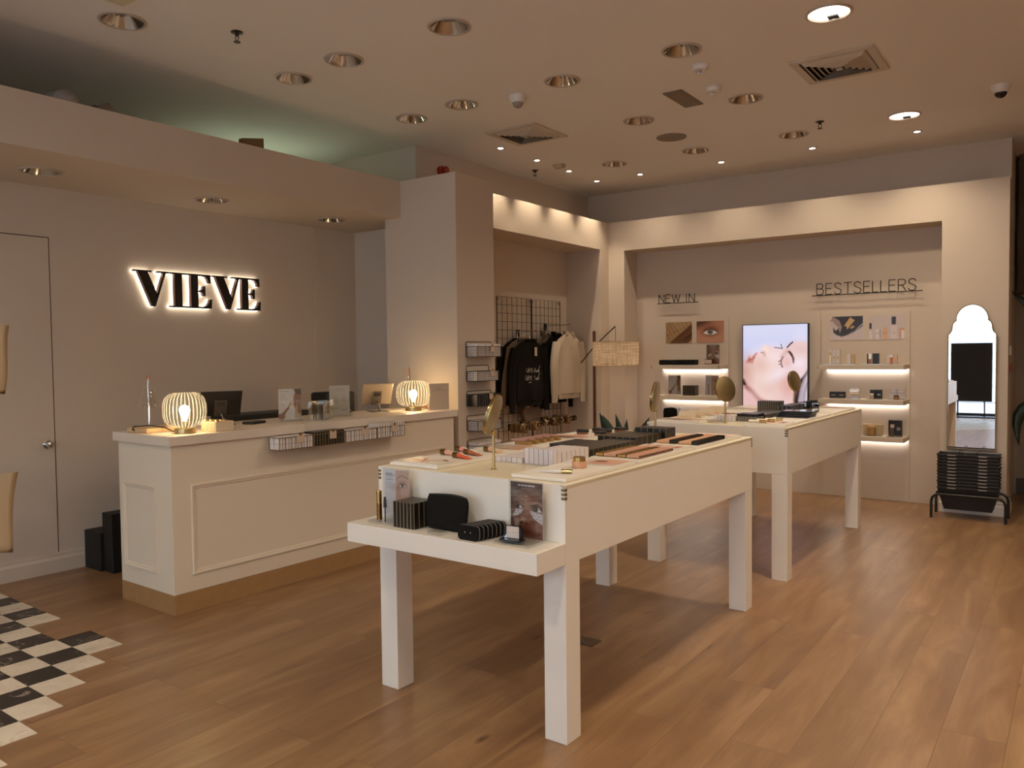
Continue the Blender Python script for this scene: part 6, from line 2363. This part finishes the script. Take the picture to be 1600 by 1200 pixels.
def SP(px, py):
    """pixel of the 183-pixel high close view -> picture coordinates"""
    return ((px - 383) / 895.0, H - (py - 245) / 895.0)


pro = [(383, 740), (455, 735), (460, 690), (480, 668), (500, 672), (530, 668), (555, 640), (580, 620), (610, 628), (640, 625), (668, 632), (676, 600), (665, 570), (680, 540), (715, 525), (745, 532),
       (770, 552), (830, 565), (905, 572), (950, 590), (1000, 565), (1040, 520), (1075, 492), (1150, 492), (1290, 490), (1290, 2100), (383, 2100)]
a.poly([SP(*p) for p in pro], SK, 0.004)
a.el(*SP(840, 700), 0.26, 0.14, '#f6e0e6', -0.1, 0.12, 0.8)
a.el(*SP(1180, 800), 0.10, 0.30, '#f4e6ef', 0.0, 0.10, 0.8)
a.el(*SP(1180, 600), 0.16, 0.10, '#dcb4aa', 0.0, 0.10, 0.7)
a.el(*SP(700, 950), 0.30, 0.26, '#ecd0c4', 0.0, 0.2, 0.8)
a.el(*SP(900, 940), 0.16, 0.08, '#f3e3ee', 0.4, 0.08, 0.8)
a.el(*SP(410, 900), 0.10, 0.20, '#c48a7a', 0.0, 0.10, 0.7)
a.el(*SP(700, 590), 0.045, 0.06, '#f7dcd0', 0, 0.03, 0.9)
a.poly([SP(*p) for p in ((450, 745), (458, 695), (482, 672), (505, 690), (535, 670), (560, 640), (590, 632), (560, 690), (540, 740), (520, 790), (490, 780), (465, 765))], '#c47a72', 0.012)
a.el(*SP(498, 690), 0.020, 0.022, '#ecc0ba', 0, 0.014, 0.9)
a.line([SP(458, 735), SP(500, 728), SP(545, 700)], 0.008, '#8f4640', 0.012, 0.8)
a.el(*SP(455, 760), 0.03, 0.02, '#a86458', 0.3, 0.02, 0.7)
a.el(*SP(685, 650), 0.022, 0.04, '#c08070', 0.2, 0.02, 0.6)
a.line([SP(640, 632), SP(670, 636)], 0.006, '#9a5a4c', 0.01)
a.poly([SP(*p) for p in ((1005, 620), (1040, 608), (1075, 650), (1105, 720), (1098, 790), (1080, 780), (1068, 710), (1040, 660))], '#4a2c28', 0.008)
a.line([SP(945, 695), SP(925, 740), SP(922, 790), SP(938, 835)], 0.012, '#3a201c', 0.008)
a.line([SP(935, 735), SP(890, 760)], 0.008, '#6d3a32', 0.008)
a.line([SP(925, 790), SP(892, 800)], 0.006, '#6d3a32', 0.008)
a.el(*SP(1000, 770), 0.075, 0.08, '#e4b8b4', 0, 0.05, 0.8)
a.line([SP(935, 690), SP(1000, 620)], 0.02, '#c08c80', 0.04, 0.6)
a.el(*SP(620, 800), 0.10, 0.10, '#dcae9e', 0, 0.09, 0.6)
a.el(*SP(1000, 1000), 0.2, 0.06, '#d9a496', 0.5, 0.08, 0.5)
a.line([SP(918, 520), SP(935, 572)], 0.006, '#3a2420', 0.004)
a.line([SP(1005, 565), SP(1045, 520), SP(1080, 492)], 0.010, '#2a1a18', 0.004)
a.line([SP(830, 562), SP(905, 574), SP(940, 580)], 0.006, '#3a2420', 0.005)
a.poly([SP(*p) for p in ((383, 1050), (420, 1110), (500, 1180), (590, 1270), (700, 1330), (860, 1400), (1000, 1440), (1290, 1480), (1290, 2100), (383, 2100))], '#e3b9b8', 0.01)
a.line([SP(383, 1040), SP(430, 1120), SP(520, 1190), SP(620, 1290), SP(740, 1350)], 0.032, '#9a5a4c', 0.03, 0.9)
a.poly([SP(*p) for p in ((383, 1000), (395, 1010), (430, 1100), (383, 1090))], '#35191a', 0.01)
a.el(*SP(700, 1260), 0.16, 0.05, '#f1cfc8', -0.4, 0.05, 0.8)
a.poly([SP(*p) for p in ((1290, 860), (1230, 950), (1160, 1020), (1100, 1180), (1090, 1300), (1120, 1420), (1290, 1500))], '#3a2528', 0.02)
a.poly([SP(*p) for p in ((1290, 900), (1235, 1000), (1190, 1120), (1160, 1300), (1200, 1420), (1290, 1480))], '#cdbfcb', 0.02)
a.line([SP(1240, 1000), SP(1200, 1180), SP(1190, 1330)], 0.012, '#a8949c', 0.02)
a.line([SP(1280, 1050), SP(1235, 1200), SP(1230, 1380)], 0.010, '#8d7a82', 0.02)
a.el(*SP(1020, 1120), 0.09, 0.12, '#d99c90', 0, 0.08, 0.7)
a.poly([SP(*p) for p in ((600, 1440), (900, 1400), (1150, 1470), (1290, 1520), (1290, 1600), (600, 1560))], '#e09a92', 0.02)
a.el(*SP(720, 1420), 0.10, 0.012, '#ffe6dc', -0.1, 0.01)
t = thing('display_screen', 'tall glowing screen showing a face in profile between the two shelf boards', 'screen', 'R', -2.321, YB - 0.045, 0.472)
a.mesh('screen_image', t, thick=0.002, y=-0.0005, z=0.006, m=art_mat('screen_picture', 0.95), edge=BLACK)
MB().box(-0.302, 0.302, 0.002, 0.044, 0, 1.072).build('screen_housing', BLACK, t, bevel=0.002)
b = MB()
for q in ((-0.302, 0.302, -0.004, 0.0018, 1.0662, 1.0722), (-0.302, 0.302, -0.004, 0.0018, -0.0002, 0.0055), (-0.302, -0.2955, -0.004, 0.0018, 0.0056, 1.0661), (0.2955, 0.302, -0.004, 0.0018, 0.0056, 1.0661)):
    b.box(*q)
b.build('screen_bezel', mat('bezel_black', '#060506', 0.3), t)

# goods on the new-in shelves
S1, S2, S3 = 1.1695, 0.8735, 0.5685
for i, (x0, x1) in enumerate(((-3.420, -3.304), (-3.283, -3.170), (-3.163, -3.0445))):
    n = 3
    for q in range(n):
        w = (x1 - x0)
        t = thing('rounded_case', 'black rounded case, %s row of the %s trio on the top new-in shelf' % (NTH[q], ['recess-side', 'middle', 'poster-side'][i]), 'case', 'R', (x0 + x1) / 2, 7.30 + 0.03 * q, S1, 0, 'black cases in the %s trio' % ['recess-side', 'middle', 'poster-side'][i])
        out = []
        for cx, cz, a0 in ((w / 2 - .012, .012, -PI / 2), (w / 2 - .012, .038, 0), (-w / 2 + .012, .038, PI / 2), (-w / 2 + .012, .012, PI)):
            for k in range(4):
                a_ = a0 + PI / 2 * k / 3
                out.append((cx + .012 * math.cos(a_), cz + .012 * math.sin(a_)))
        MB().prism(out, -0.0125, 0.0125, lambda u, v, d: (u, d, v + 0.0003)).build('case_shell', FAB, t)
        MB().prism([(u * 1.008, v * 1.01) for u, v in out], -0.001, 0.001, lambda u, v, d: (u, d, v + 0.0002)).build('case_zip', mat('zip_silver', '#a39c92', 0.3, metal=0.7), t)
acryl_stand('R', -2.893, 7.36, S1, 0.0, 0.130, 0.188, art_patches(0.126, 0.182, 70), 'brown face poster in a clear stand on the top new-in shelf', 0.09, nm='poster_stand', cat='poster')
t = thing('patch_compact', 'black-rimmed pale pad case before the brown poster on the top new-in shelf', 'compact', 'R', -2.912, 7.290, S1 + 0.0085)
MB().box(-0.038, 0.038, 0.0015, 0.012, 0.0002, 0.046).build('case_lid', mat('gloss_black', '#0f0d0c', 0.2), t, bevel=0.002)
MB().box(-0.034, 0.034, -0.0008, 0.001, 0.004, 0.042).build('patch_pads', mat('pad_pale', '#c4a594', 0.5), t)
acryl_stand('R', -3.288, 7.36, S2, 0.0, 0.130, 0.188, art_mascara_man(0.126, 0.182, 70), 'white poster with a face and brow pencil on the middle new-in shelf', 0.09, nm='poster_stand', cat='poster')
block('thin black box on the middle new-in shelf', 'thin black boxes on the middle new-in shelf', 'R', -3.172, 7.285, S2, 6, 3, 0.0212, 0.03, 0.098, PALP, mat('gold_edge_line', '#a89672', 0.35), nm='makeup_box', cat='box', side='recess side')
a = Art(0.126, 0.182, 60, '#dcd6dc')
H = a.H
a.poly([(0.45, 0), (1, 0), (1, H), (0.45, H)], '#c99a84')
a.words(0.08, 0.38, H * 0.9, 0.02, '#6a646a', 3)
for i in range(4):
    a.words(0.08, 0.36, H * (0.82 - 0.04 * i), 0.01, '#9a949a', 4 + i)
a.eye(0.75, H * 0.72, 0.36)
a.eye(0.75, H * 0.25, 0.36)
a.rect(0.18, 0.28, 0.0, H * 0.55, '#b5935c')
acryl_stand('R', -2.903, 7.36, S2, 0.0, 0.130, 0.188, a, 'pink-toned poster of two eyes in a clear stand on the middle new-in shelf', 0.09, nm='poster_stand', cat='poster')
t = thing('cosmetic_pouch', 'upright black pouch on the bottom new-in shelf', 'pouch', 'R', -3.318, 7.32, S3)
me = pouch(0.150, 0.180, 0.05)
me.materials.append(FAB)
o = bpy.data.objects.new('pouch_body', me)
COL.objects.link(o)
o.parent = t
o = MB().box(-0.003, 0.003, -0.05, 0.05, 0, 0.185).build('acrylic_divider', mat('frosted_sheet', '#d8d2d6', 0.3), None)
place(o, 'R', -3.215, 7.33, S3)
tag(o, 'pale upright sheet beside the black pouch on the bottom new-in shelf', 'sheet')
o = MB().box(-0.003, 0.003, -0.05, 0.05, 0, 0.183).build('acrylic_divider', mat('frosted_sheet2', '#b8b0b4', 0.3), None)
place(o, 'R', -3.195, 7.33, S3)
tag(o, 'greyer upright sheet, second beside the black pouch on the bottom shelf', 'sheet')

# goods on the bestsellers shelves
Z1, Z2, Z3 = 1.1715, 0.8765, 0.5665
WP = mat('pack_white', '#d5c9c2', 0.5)
TP = mat('pack_tan', '#c4a37e', 0.5)


def slab_stand(lab, x, w, z):
    t = thing('acrylic_slab', lab, 'stand', 'R', x, 7.295, z, 0, 'clear slabs under the bestsellers')
    MB().box(-w / 2, w / 2, -0.06, 0.06, 0.0, 0.006).build('slab_body', ACRYL, t)
    return t


def pack(lab, x, y, z, w, d, h, m, rz=0.0, accent=None, cat='pack'):
    t = thing('cosmetic_pack', lab, cat, 'R', x, y, z, rz)
    MB().box(-w / 2, w / 2, -d / 2, d / 2, 0.0003, h).build('pack_body', m, t, bevel=0.0008)
    if accent:
        MB().box(-w * 0.28, w * 0.28, -d / 2 - 0.0012, -d / 2 - 0.0003, h * 0.35, h * 0.55).build('pack_label', accent, t)
    return t


def bottle(lab, x, y, z, r, h, m, cap, ch, cat='bottle', nm='cosmetic_bottle'):
    t = thing(nm, lab, cat, 'R', x, y, z)
    MB().lathe([(r * 0.95, 0.0003), (r, 0.003), (r, h * (1 - ch) - 0.003), (r * 0.8, h * (1 - ch))], 20).build('bottle_body', m, t, True)
    MB().lathe([(r * 0.92, h * (1 - ch) + 0.0003), (r * 0.92, h)], 20).build('bottle_cap', cap, t, True)
    return t


slab_stand('clear slab under the white packs at the screen end of the top bestsellers shelf', -1.775, 0.12, Z1)
zz = Z1 + 0.0065
LBL = mat('label_gold', '#c2a878', 0.4)
for i in range(3):
    pack('tall white slim pack on the top bestsellers shelf, %s of three' % ['screen side', 'middle', 'outer'][i], -1.806 + 0.032 * i, 7.325, zz, 0.030, 0.03, 0.122, WP, 0, LBL)
bottle('slim cream tube before the three tall white packs on the top bestsellers shelf', -1.800, 7.285, zz, 0.008, 0.105, mat('cream_gloss', '#efe3c6', 0.2), LBL, 0.3, 'tube')
slab_stand('clear slab under the low white and tan packs on the top bestsellers shelf', -1.63, 0.10, Z1)
pack('low white pack beside a tan one on the top bestsellers shelf', -1.650, 7.32, zz, 0.026, 0.03, 0.086, WP)
pack('low tan pack beside a white one on the top bestsellers shelf', -1.620, 7.32, zz, 0.030, 0.03, 0.082, TP, 0, LBL)
slab_stand('clear slab under the black packs on the top bestsellers shelf', -1.46, 0.13, Z1)
pack('narrow black pack beside the white-capped bottle on the top bestsellers shelf', -1.498, 7.33, zz, 0.018, 0.03, 0.085, PALP)
pack('wide black pack on the top bestsellers shelf', -1.438, 7.33, zz, 0.050, 0.03, 0.088, PALP)
bottle('rose bottle with a tall shiny white cap on the top bestsellers shelf', -1.480, 7.30, zz, 0.013, 0.088, mat('rose_glass', '#a97766', 0.15), mat('white_gloss', '#fbf6ee', 0.1, emit=None), 0.52)
slab_stand('clear slab under the packs with an orange tube on the top bestsellers shelf', -1.31, 0.12, Z1)
pack('white pack beside the orange tube on the top bestsellers shelf', -1.338, 7.33, zz, 0.022, 0.03, 0.078, WP)
pack('pinkish pack beside the orange tube, outer end of the top bestsellers shelf', -1.285, 7.33, zz, 0.030, 0.03, 0.078, mat('pack_pink', '#c9a99a', 0.5), 0, LBL)
bottle('orange squeeze tube on the top bestsellers shelf', -1.312, 7.295, zz, 0.011, 0.075, mat('orange_tube', '#c8733f', 0.3), mat('white_gloss', '#fbf6ee', 0.1), 0.25, 'tube')
zz = Z2 + 0.0065
slab_stand('clear slab under the twin black packs on the middle bestsellers shelf', -1.745, 0.15, Z2)
for i in range(2):
    pack('square black pack with white lettering on the middle bestsellers shelf, %s one' % ['screen side', 'outer'][i], -1.778 + 0.066 * i, 7.325, zz, 0.064, 0.03, 0.052, PALP, 0, mat('label_grey', '#9d968e', 0.5))
t = thing('mirror_palette', 'open palette with a bright mirror on the middle bestsellers shelf', 'palette', 'R', -1.605, 7.31, Z2 + 0.0003)
MB().box(-0.05, 0.05, -0.05, 0.0, 0.0, 0.008).build('palette_base', mat('silver_case', '#b9b6b4', 0.25, metal=0.7), t, bevel=0.001)
MB().box(-0.042, 0.042, 0.001, 0.006, 0.002, 0.088).build('mirror_lid', mat('silver_case', '#b9b6b4', 0.25, metal=0.7), t, bevel=0.001)
MB().box(-0.038, 0.038, -0.0002, 0.0008, 0.010, 0.083).build('mirror_glass', MIRROR, t)
slab_stand('clear slab under the black packs on the middle bestsellers shelf', -1.435, 0.13, Z2)
pack('black pack behind the pale rose pack on the middle bestsellers shelf', -1.460, 7.335, zz, 0.046, 0.03, 0.074, PALP)
pack('black pack beside another on the middle bestsellers shelf', -1.412, 7.335, zz, 0.046, 0.03, 0.074, PALP, 0, mat('label_grey', '#9d968e', 0.5))
bottle('pale rose jar before the black packs on the middle bestsellers shelf', -1.462, 7.295, zz, 0.017, 0.044, mat('rose_pale', '#c0a298', 0.3), mat('white_gloss', '#fbf6ee', 0.1), 0.25)
slab_stand('clear slab under four stacked white packs on the middle bestsellers shelf', -1.27, 0.14, Z2)
for i in range(4):
    pack('small white pack in the four-pack stack on the middle bestsellers shelf, %s' % ['lower screen side', 'lower outer', 'upper screen side', 'upper outer'][i], -1.300 + 0.060 * (i % 2), 7.335, zz + 0.044 * (i // 2), 0.057, 0.03, 0.043, WP, 0, mat('label_faint', '#efe9e4', 0.5) if i > 1 else None)
bottle('little tan jar with a dark lid before the stacked white packs', -1.272, 7.295, zz, 0.021, 0.030, mat('tan_glass', '#b07a4a', 0.2), mat('matte_black', '#1b1614', 0.5), 0.3, 'jar')
zz = Z3 + 0.0065
slab_stand('clear slab under the cream carton on the bottom bestsellers shelf', -1.46, 0.17, Z3)
pack('wide cream pack with a white top behind the tan jar on the bottom shelf', -1.462, 7.345, zz, 0.152, 0.035, 0.088, mat('pack_cream', '#cdb88f', 0.5))
bottle('tan cylinder jar before the wide cream pack on the bottom shelf', -1.462, 7.298, zz, 0.033, 0.078, mat('tan_matte', '#a98250', 0.5), mat('tan_lid', '#c09a62', 0.4), 0.18, 'jar')
slab_stand('clear slab under the black packs on the bottom bestsellers shelf', -1.28, 0.12, Z3)
pack('tall black pack behind the smoky bottle on the bottom bestsellers shelf', -1.310, 7.335, zz, 0.050, 0.03, 0.130, PALP)
pack('tall black pack at the outer end of the bottom bestsellers shelf', -1.257, 7.335, zz, 0.050, 0.03, 0.130, PALP, 0, mat('label_grey', '#9d968e', 0.5))
bottle('smoky bottle with a pale cap on the bottom bestsellers shelf', -1.300, 7.295, zz, 0.017, 0.096, mat('smoky_glass', '#5a4d46', 0.2), mat('pale_cap', '#c9b2a6', 0.3), 0.28)

# ------------------------------------------------------------------ mirror pillar
def mirror_outline(k=0.0):
    w = 0.1605 + k
    pts = [(-w, 0.0 - k), (w, 0.0 - k), (w, 0.845)]
    r = []
    for i in range(7):
        a = PI * 1.5 - (PI / 2) * i / 6 if False else (-PI / 2 - PI / 2 * i / 6)
        r.append((w + 0.0 + (0.036) * 0 + 0.0, 0))
    # concave shoulder, small side lobe, big round head
    right = [(w, 0.892), (w - 0.012, 0.905), (w - 0.022, 0.920), (w - 0.027, 0.940), (w - 0.028, 0.960), (w - 0.032, 0.978), (w - 0.042, 0.993), (w - 0.054, 1.002)]
    right = [(x, z) for x, z in right]
    R_ = w - 0.054
    cz = 1.010
    head = [(R_ * math.cos(a), cz + (R_ + k * 0) * math.sin(a) * 1.06) for a in [PI * i / 24 for i in range(1, 24)]]
    left = [(-x, z) for x, z in right[::-1]]
    return [(-w, -k), (w, -k)] + right + head + left


t = thing('wall_mirror', 'tall gold-framed mirror with a scalloped arched head on the pillar', 'mirror', 'R', -0.7115, 7.1758, 0.514)
t.scale = (1, 1, 1)
mo = mirror_outline(0.0)
MB().prism(mo, -0.020, -0.012, lambda u, v, d: (u, d, v)).build('mirror_glass', MIRROR, t)
fo = [(u * 1.045, (v - 0.6) * 1.012 + 0.6) for u, v in mo]
vs, fs = [], []
n = len(mo)
for d_ in (-0.026, -0.001):
    vs += [(u, d_, v) for u, v in mo]
    vs += [(u, d_, v) for u, v in fo]
for i in range(n):
    j = (i + 1) % n
    fs += [(i, j, n + j, n + i), (2 * n + i, 3 * n + i, 3 * n + j, 2 * n + j), (n + i, n + j, 3 * n + j, 3 * n + i), (i, 2 * n + i, 2 * n + j, j)]
MB().add(vs, fs).build('mirror_frame', mat('aged_gold_frame', '#8a6a3a', 0.35, metal=0.9), t)
MB().prism(mo, -0.0118, -0.001, lambda u, v, d: (u, d, v)).build('mirror_back', BLACK, t)

# black board standing in the shop window, seen in the mirror
t = thing('window_board', 'black display board on a stand by the shop window, seen in the wall mirror', 'board', 'R', -1.72, -2.95, 0)
MB().box(-0.34, 0.34, -0.02, 0.02, 0.30, 1.40).build('board_panel', mat('board_black', '#151216', 0.6), t)
for x_ in (-0.22, 0.22):
    MB().box(x_ - 0.012, x_ + 0.012, -0.012, 0.012, 0.02, 0.2998).build('board_leg', BLACK, t)
MB().box(-0.40, 0.40, -0.16, 0.16, 0.0005, 0.0198).build('board_base', BLACK, t)

# rack of baskets below the mirror
t = thing('basket_stand', 'black bent-tube stand holding the stacked shopping baskets', 'stand', 'R', -0.70, 6.99, 0)
for nm, yy in (('front_hoop', -0.125), ('rear_hoop', 0.125)):
    MB().tube([(-0.245, yy, 0.0005), (-0.245, yy, 0.13), (-0.238, yy, 0.158), (-0.218, yy, 0.178), (-0.19, yy, 0.186), (0.19, yy, 0.186), (0.218, yy, 0.178), (0.238, yy, 0.158), (0.245, yy, 0.13), (0.245, yy, 0.0005)], 0.0105, 10).build(nm, mat('rack_black', '#15110f', 0.35), t, True)
for x_ in (-0.185, 0.185):
    MB().tube([(x_, -0.125, 0.186), (x_, 0.125, 0.186)], 0.008, 8).build('cross_bar', mat('rack_black', '#15110f', 0.35), t, True)


def shop_basket():
    t = thing('shopping_basket', 'x', 'basket', 'R', 0, 0, 0)
    BM_ = mat('basket_black', '#100d0c', 0.5)
    hw, hd, h = 0.205, 0.108, 0.170
    bw, bd = 0.160, 0.080
    vs = [(-hw, -hd, h), (hw, -hd, h), (hw, hd, h), (-hw, hd, h), (-bw, -bd, 0), (bw, -bd, 0), (bw, bd, 0), (-bw, bd, 0)]
    k = 0.004
    vs += [(-hw + k, -hd + k, h), (hw - k, -hd + k, h), (hw - k, hd - k, h), (-hw + k, hd - k, h), (-bw + k, -bd + k, k), (bw - k, -bd + k, k), (bw - k, bd - k, k), (-bw + k, bd - k, k)]
    fs = [(4, 7, 6, 5), (12, 13, 14, 15)]
    for i in range(4):
        j = (i + 1) % 4
        fs += [(i + 4, j + 4, j, i), (i + 12, i + 8, j + 8, j + 12), (i, j, j + 8, i + 8)]
    MB().add(vs, fs).build('basket_shell', BM_, t)
    MB().tube([(-hw, -hd, h), (hw, -hd, h), (hw, hd, h), (-hw, hd, h)], 0.005, 6, closed=True).build('basket_rim', mat('basket_rim_black', '#1d1917', 0.3), t)
    for x_ in (-0.105, 0.10):
        MB().box(x_ - 0.028, x_ + 0.028, -hd - 0.0058, -hd - 0.0048, h - 0.006, h + 0.001).build('white_mark', mat('basket_mark', '#a3968a', 0.5), t)
    return t


sb = shop_basket()
NB = 11
ordn = ['lowest', 'second from the bottom', 'third from the bottom', 'fourth from the bottom', 'fifth from the bottom', 'middle', 'fifth from the top', 'fourth from the top', 'third from the top', 'second from the top', 'topmost']
for i in range(NB):
    z_ = 0.068 + i * 0.0252
    if i == 0:
        place(sb, 'R', -0.705, 6.99, z_)
        tag(sb, 'lowest black shopping basket of the nested pile, resting in the stand', 'basket', 'nested shopping baskets')
    else:
        dup(sb, 'black shopping basket nested in the pile under the mirror, ' + ordn[i], 'R', -0.705 + 0.0015 * math.sin(i * 2.3), 6.99, z_, 0.008 * math.sin(i * 1.7), 'nested shopping baskets')
t2 = thing('basket_handles', 'pair of thin raised wire handles on the topmost shopping basket', 'handle', 'R', -0.705, 6.99, 0.068 + 10 * 0.0252 + 0.17)
bpy.data.objects.remove(t2)
top = [o for o in bpy.data.objects if o.get('label', '').endswith('under the mirror, topmost')][0]
for x_ in (-0.055, 0.070):
    MB().tube([(x_ - 0.012, 0.0, 0.150), (x_ - 0.012, 0.0, 0.185), (x_, 0, 0.200), (x_ + 0.012, 0, 0.185), (x_ + 0.012, 0, 0.150)], 0.0025, 6).build('wire_handle', WIRE, top)

# switch and red call point on the side of the mirror pillar
o = MB().box(0, 0.011, -0.04, 0.04, 0, 0.070).build('light_switch', mat('white_plastic', '#ddd5ca', 0.4), None, bevel=0.002)
place(o, 'R', -0.4715, 7.33, 1.243)
tag(o, 'small white switch on the side face of the mirror pillar', 'switch')
o = MB().box(0, 0.014, -0.04, 0.04, 0, 0.066).build('fire_call_point', RED, None, bevel=0.002)
place(o, 'R', -0.4715, 7.33, 1.118)
tag(o, 'red fire call point under the white switch on the mirror pillar side', 'call point')

# ------------------------------------------------------------------ cloth tote bags at the picture edge, hanging from a rail
t = thing('hanging_rail', 'wall-side hanging rail carrying cream tote bags, at the edge of view', 'rail', 'R', -3.62, 1.06, 0)
MB().tube([(0, -0.05, 0.0005), (0, -0.05, 1.60), (0, 0.26, 1.60), (0, -0.6, 1.60), (0, -0.6, 0.0005)], 0.010, 10).build('rail_frame', BLACK, t, True)
bpy.data.objects.remove(t) if False else None


def tote(lab, x, y, z0, h, w, seed, strap=True):
    t = thing('tote_bag', lab, 'tote bag', 'R', x, y, z0)
    bm = bmesh.new()
    n, m_ = 16, 16
    g = {}
    for s_ in (0, 1):
        for i in range(n + 1):
            for j in range(m_ + 1):
                u, v = i / n, j / m_
                e = max(0, 1 - abs(2 * u - 1) ** 4) * (1 if v > 0.05 else v / 0.05)
                yy = (0.012 + 0.012 * math.sin(7 * u + seed) * (1 - v) + 0.004 * math.sin(15 * u + 4 * v)) * e
                xx = (u - 0.5) * w * (0.80 + 0.20 * v) + 0.01 * math.sin(4 * v + seed)
                if s_ == 1 and (i in (0, n) or j == 0):
                    g[(s_, i, j)] = g[(0, i, j)]
                else:
                    g[(s_, i, j)] = bm.verts.new((yy if s_ == 0 else -yy, xx, v * h + (0.02 * math.sin(PI * u) if v == 0 else 0)))
    for s_ in (0, 1):
        for i in range(n):
            for j in range(m_):
                f = list(dict.fromkeys([g[(s_, i, j)], g[(s_, i + 1, j)], g[(s_, i + 1, j + 1)], g[(s_, i, j + 1)]]))
                if len(f) > 2:
                    bm.faces.new(f if s_ == 0 else f[::-1])
    me = bpy.data.meshes.new('bag_body')
    bm.to_mesh(me)
    bm.free()
    for p in me.polygons:
        p.use_smooth = True
    me.materials.append(mat('calico', '#bfa98a', 0.85, bump=0.3, bscale=400))
    o = bpy.data.objects.new('bag_body', me)
    COL.objects.link(o)
    o.parent = t
    if strap:
        for s_ in (-1, 1):
            MB().tube([(0.012 * s_, -w * 0.22, h - 0.02), (0.008 * s_, -w * 0.14, h + 0.12), (0, 0, 1.60 - z0 - 0.0), (0.008 * s_, w * 0.14, h + 0.12), (0.012 * s_, w * 0.22, h - 0.02)], 0.006, 6).build('bag_handle', mat('calico_strap', '#b39c7c', 0.85), t, True)
    return t


tote('cream cloth tote high on the rail, just its side in view', -3.62, 1.285, 1.155, 0.285, 0.43, 1)
tote('cream cloth tote low on the rail, hanging in folds', -3.575, 1.275, 0.505, 0.33, 0.43, 2, True)
tote('second cream cloth tote low on the rail, pressed behind the first', -3.65, 1.26, 0.52, 0.35, 0.36, 3, True)
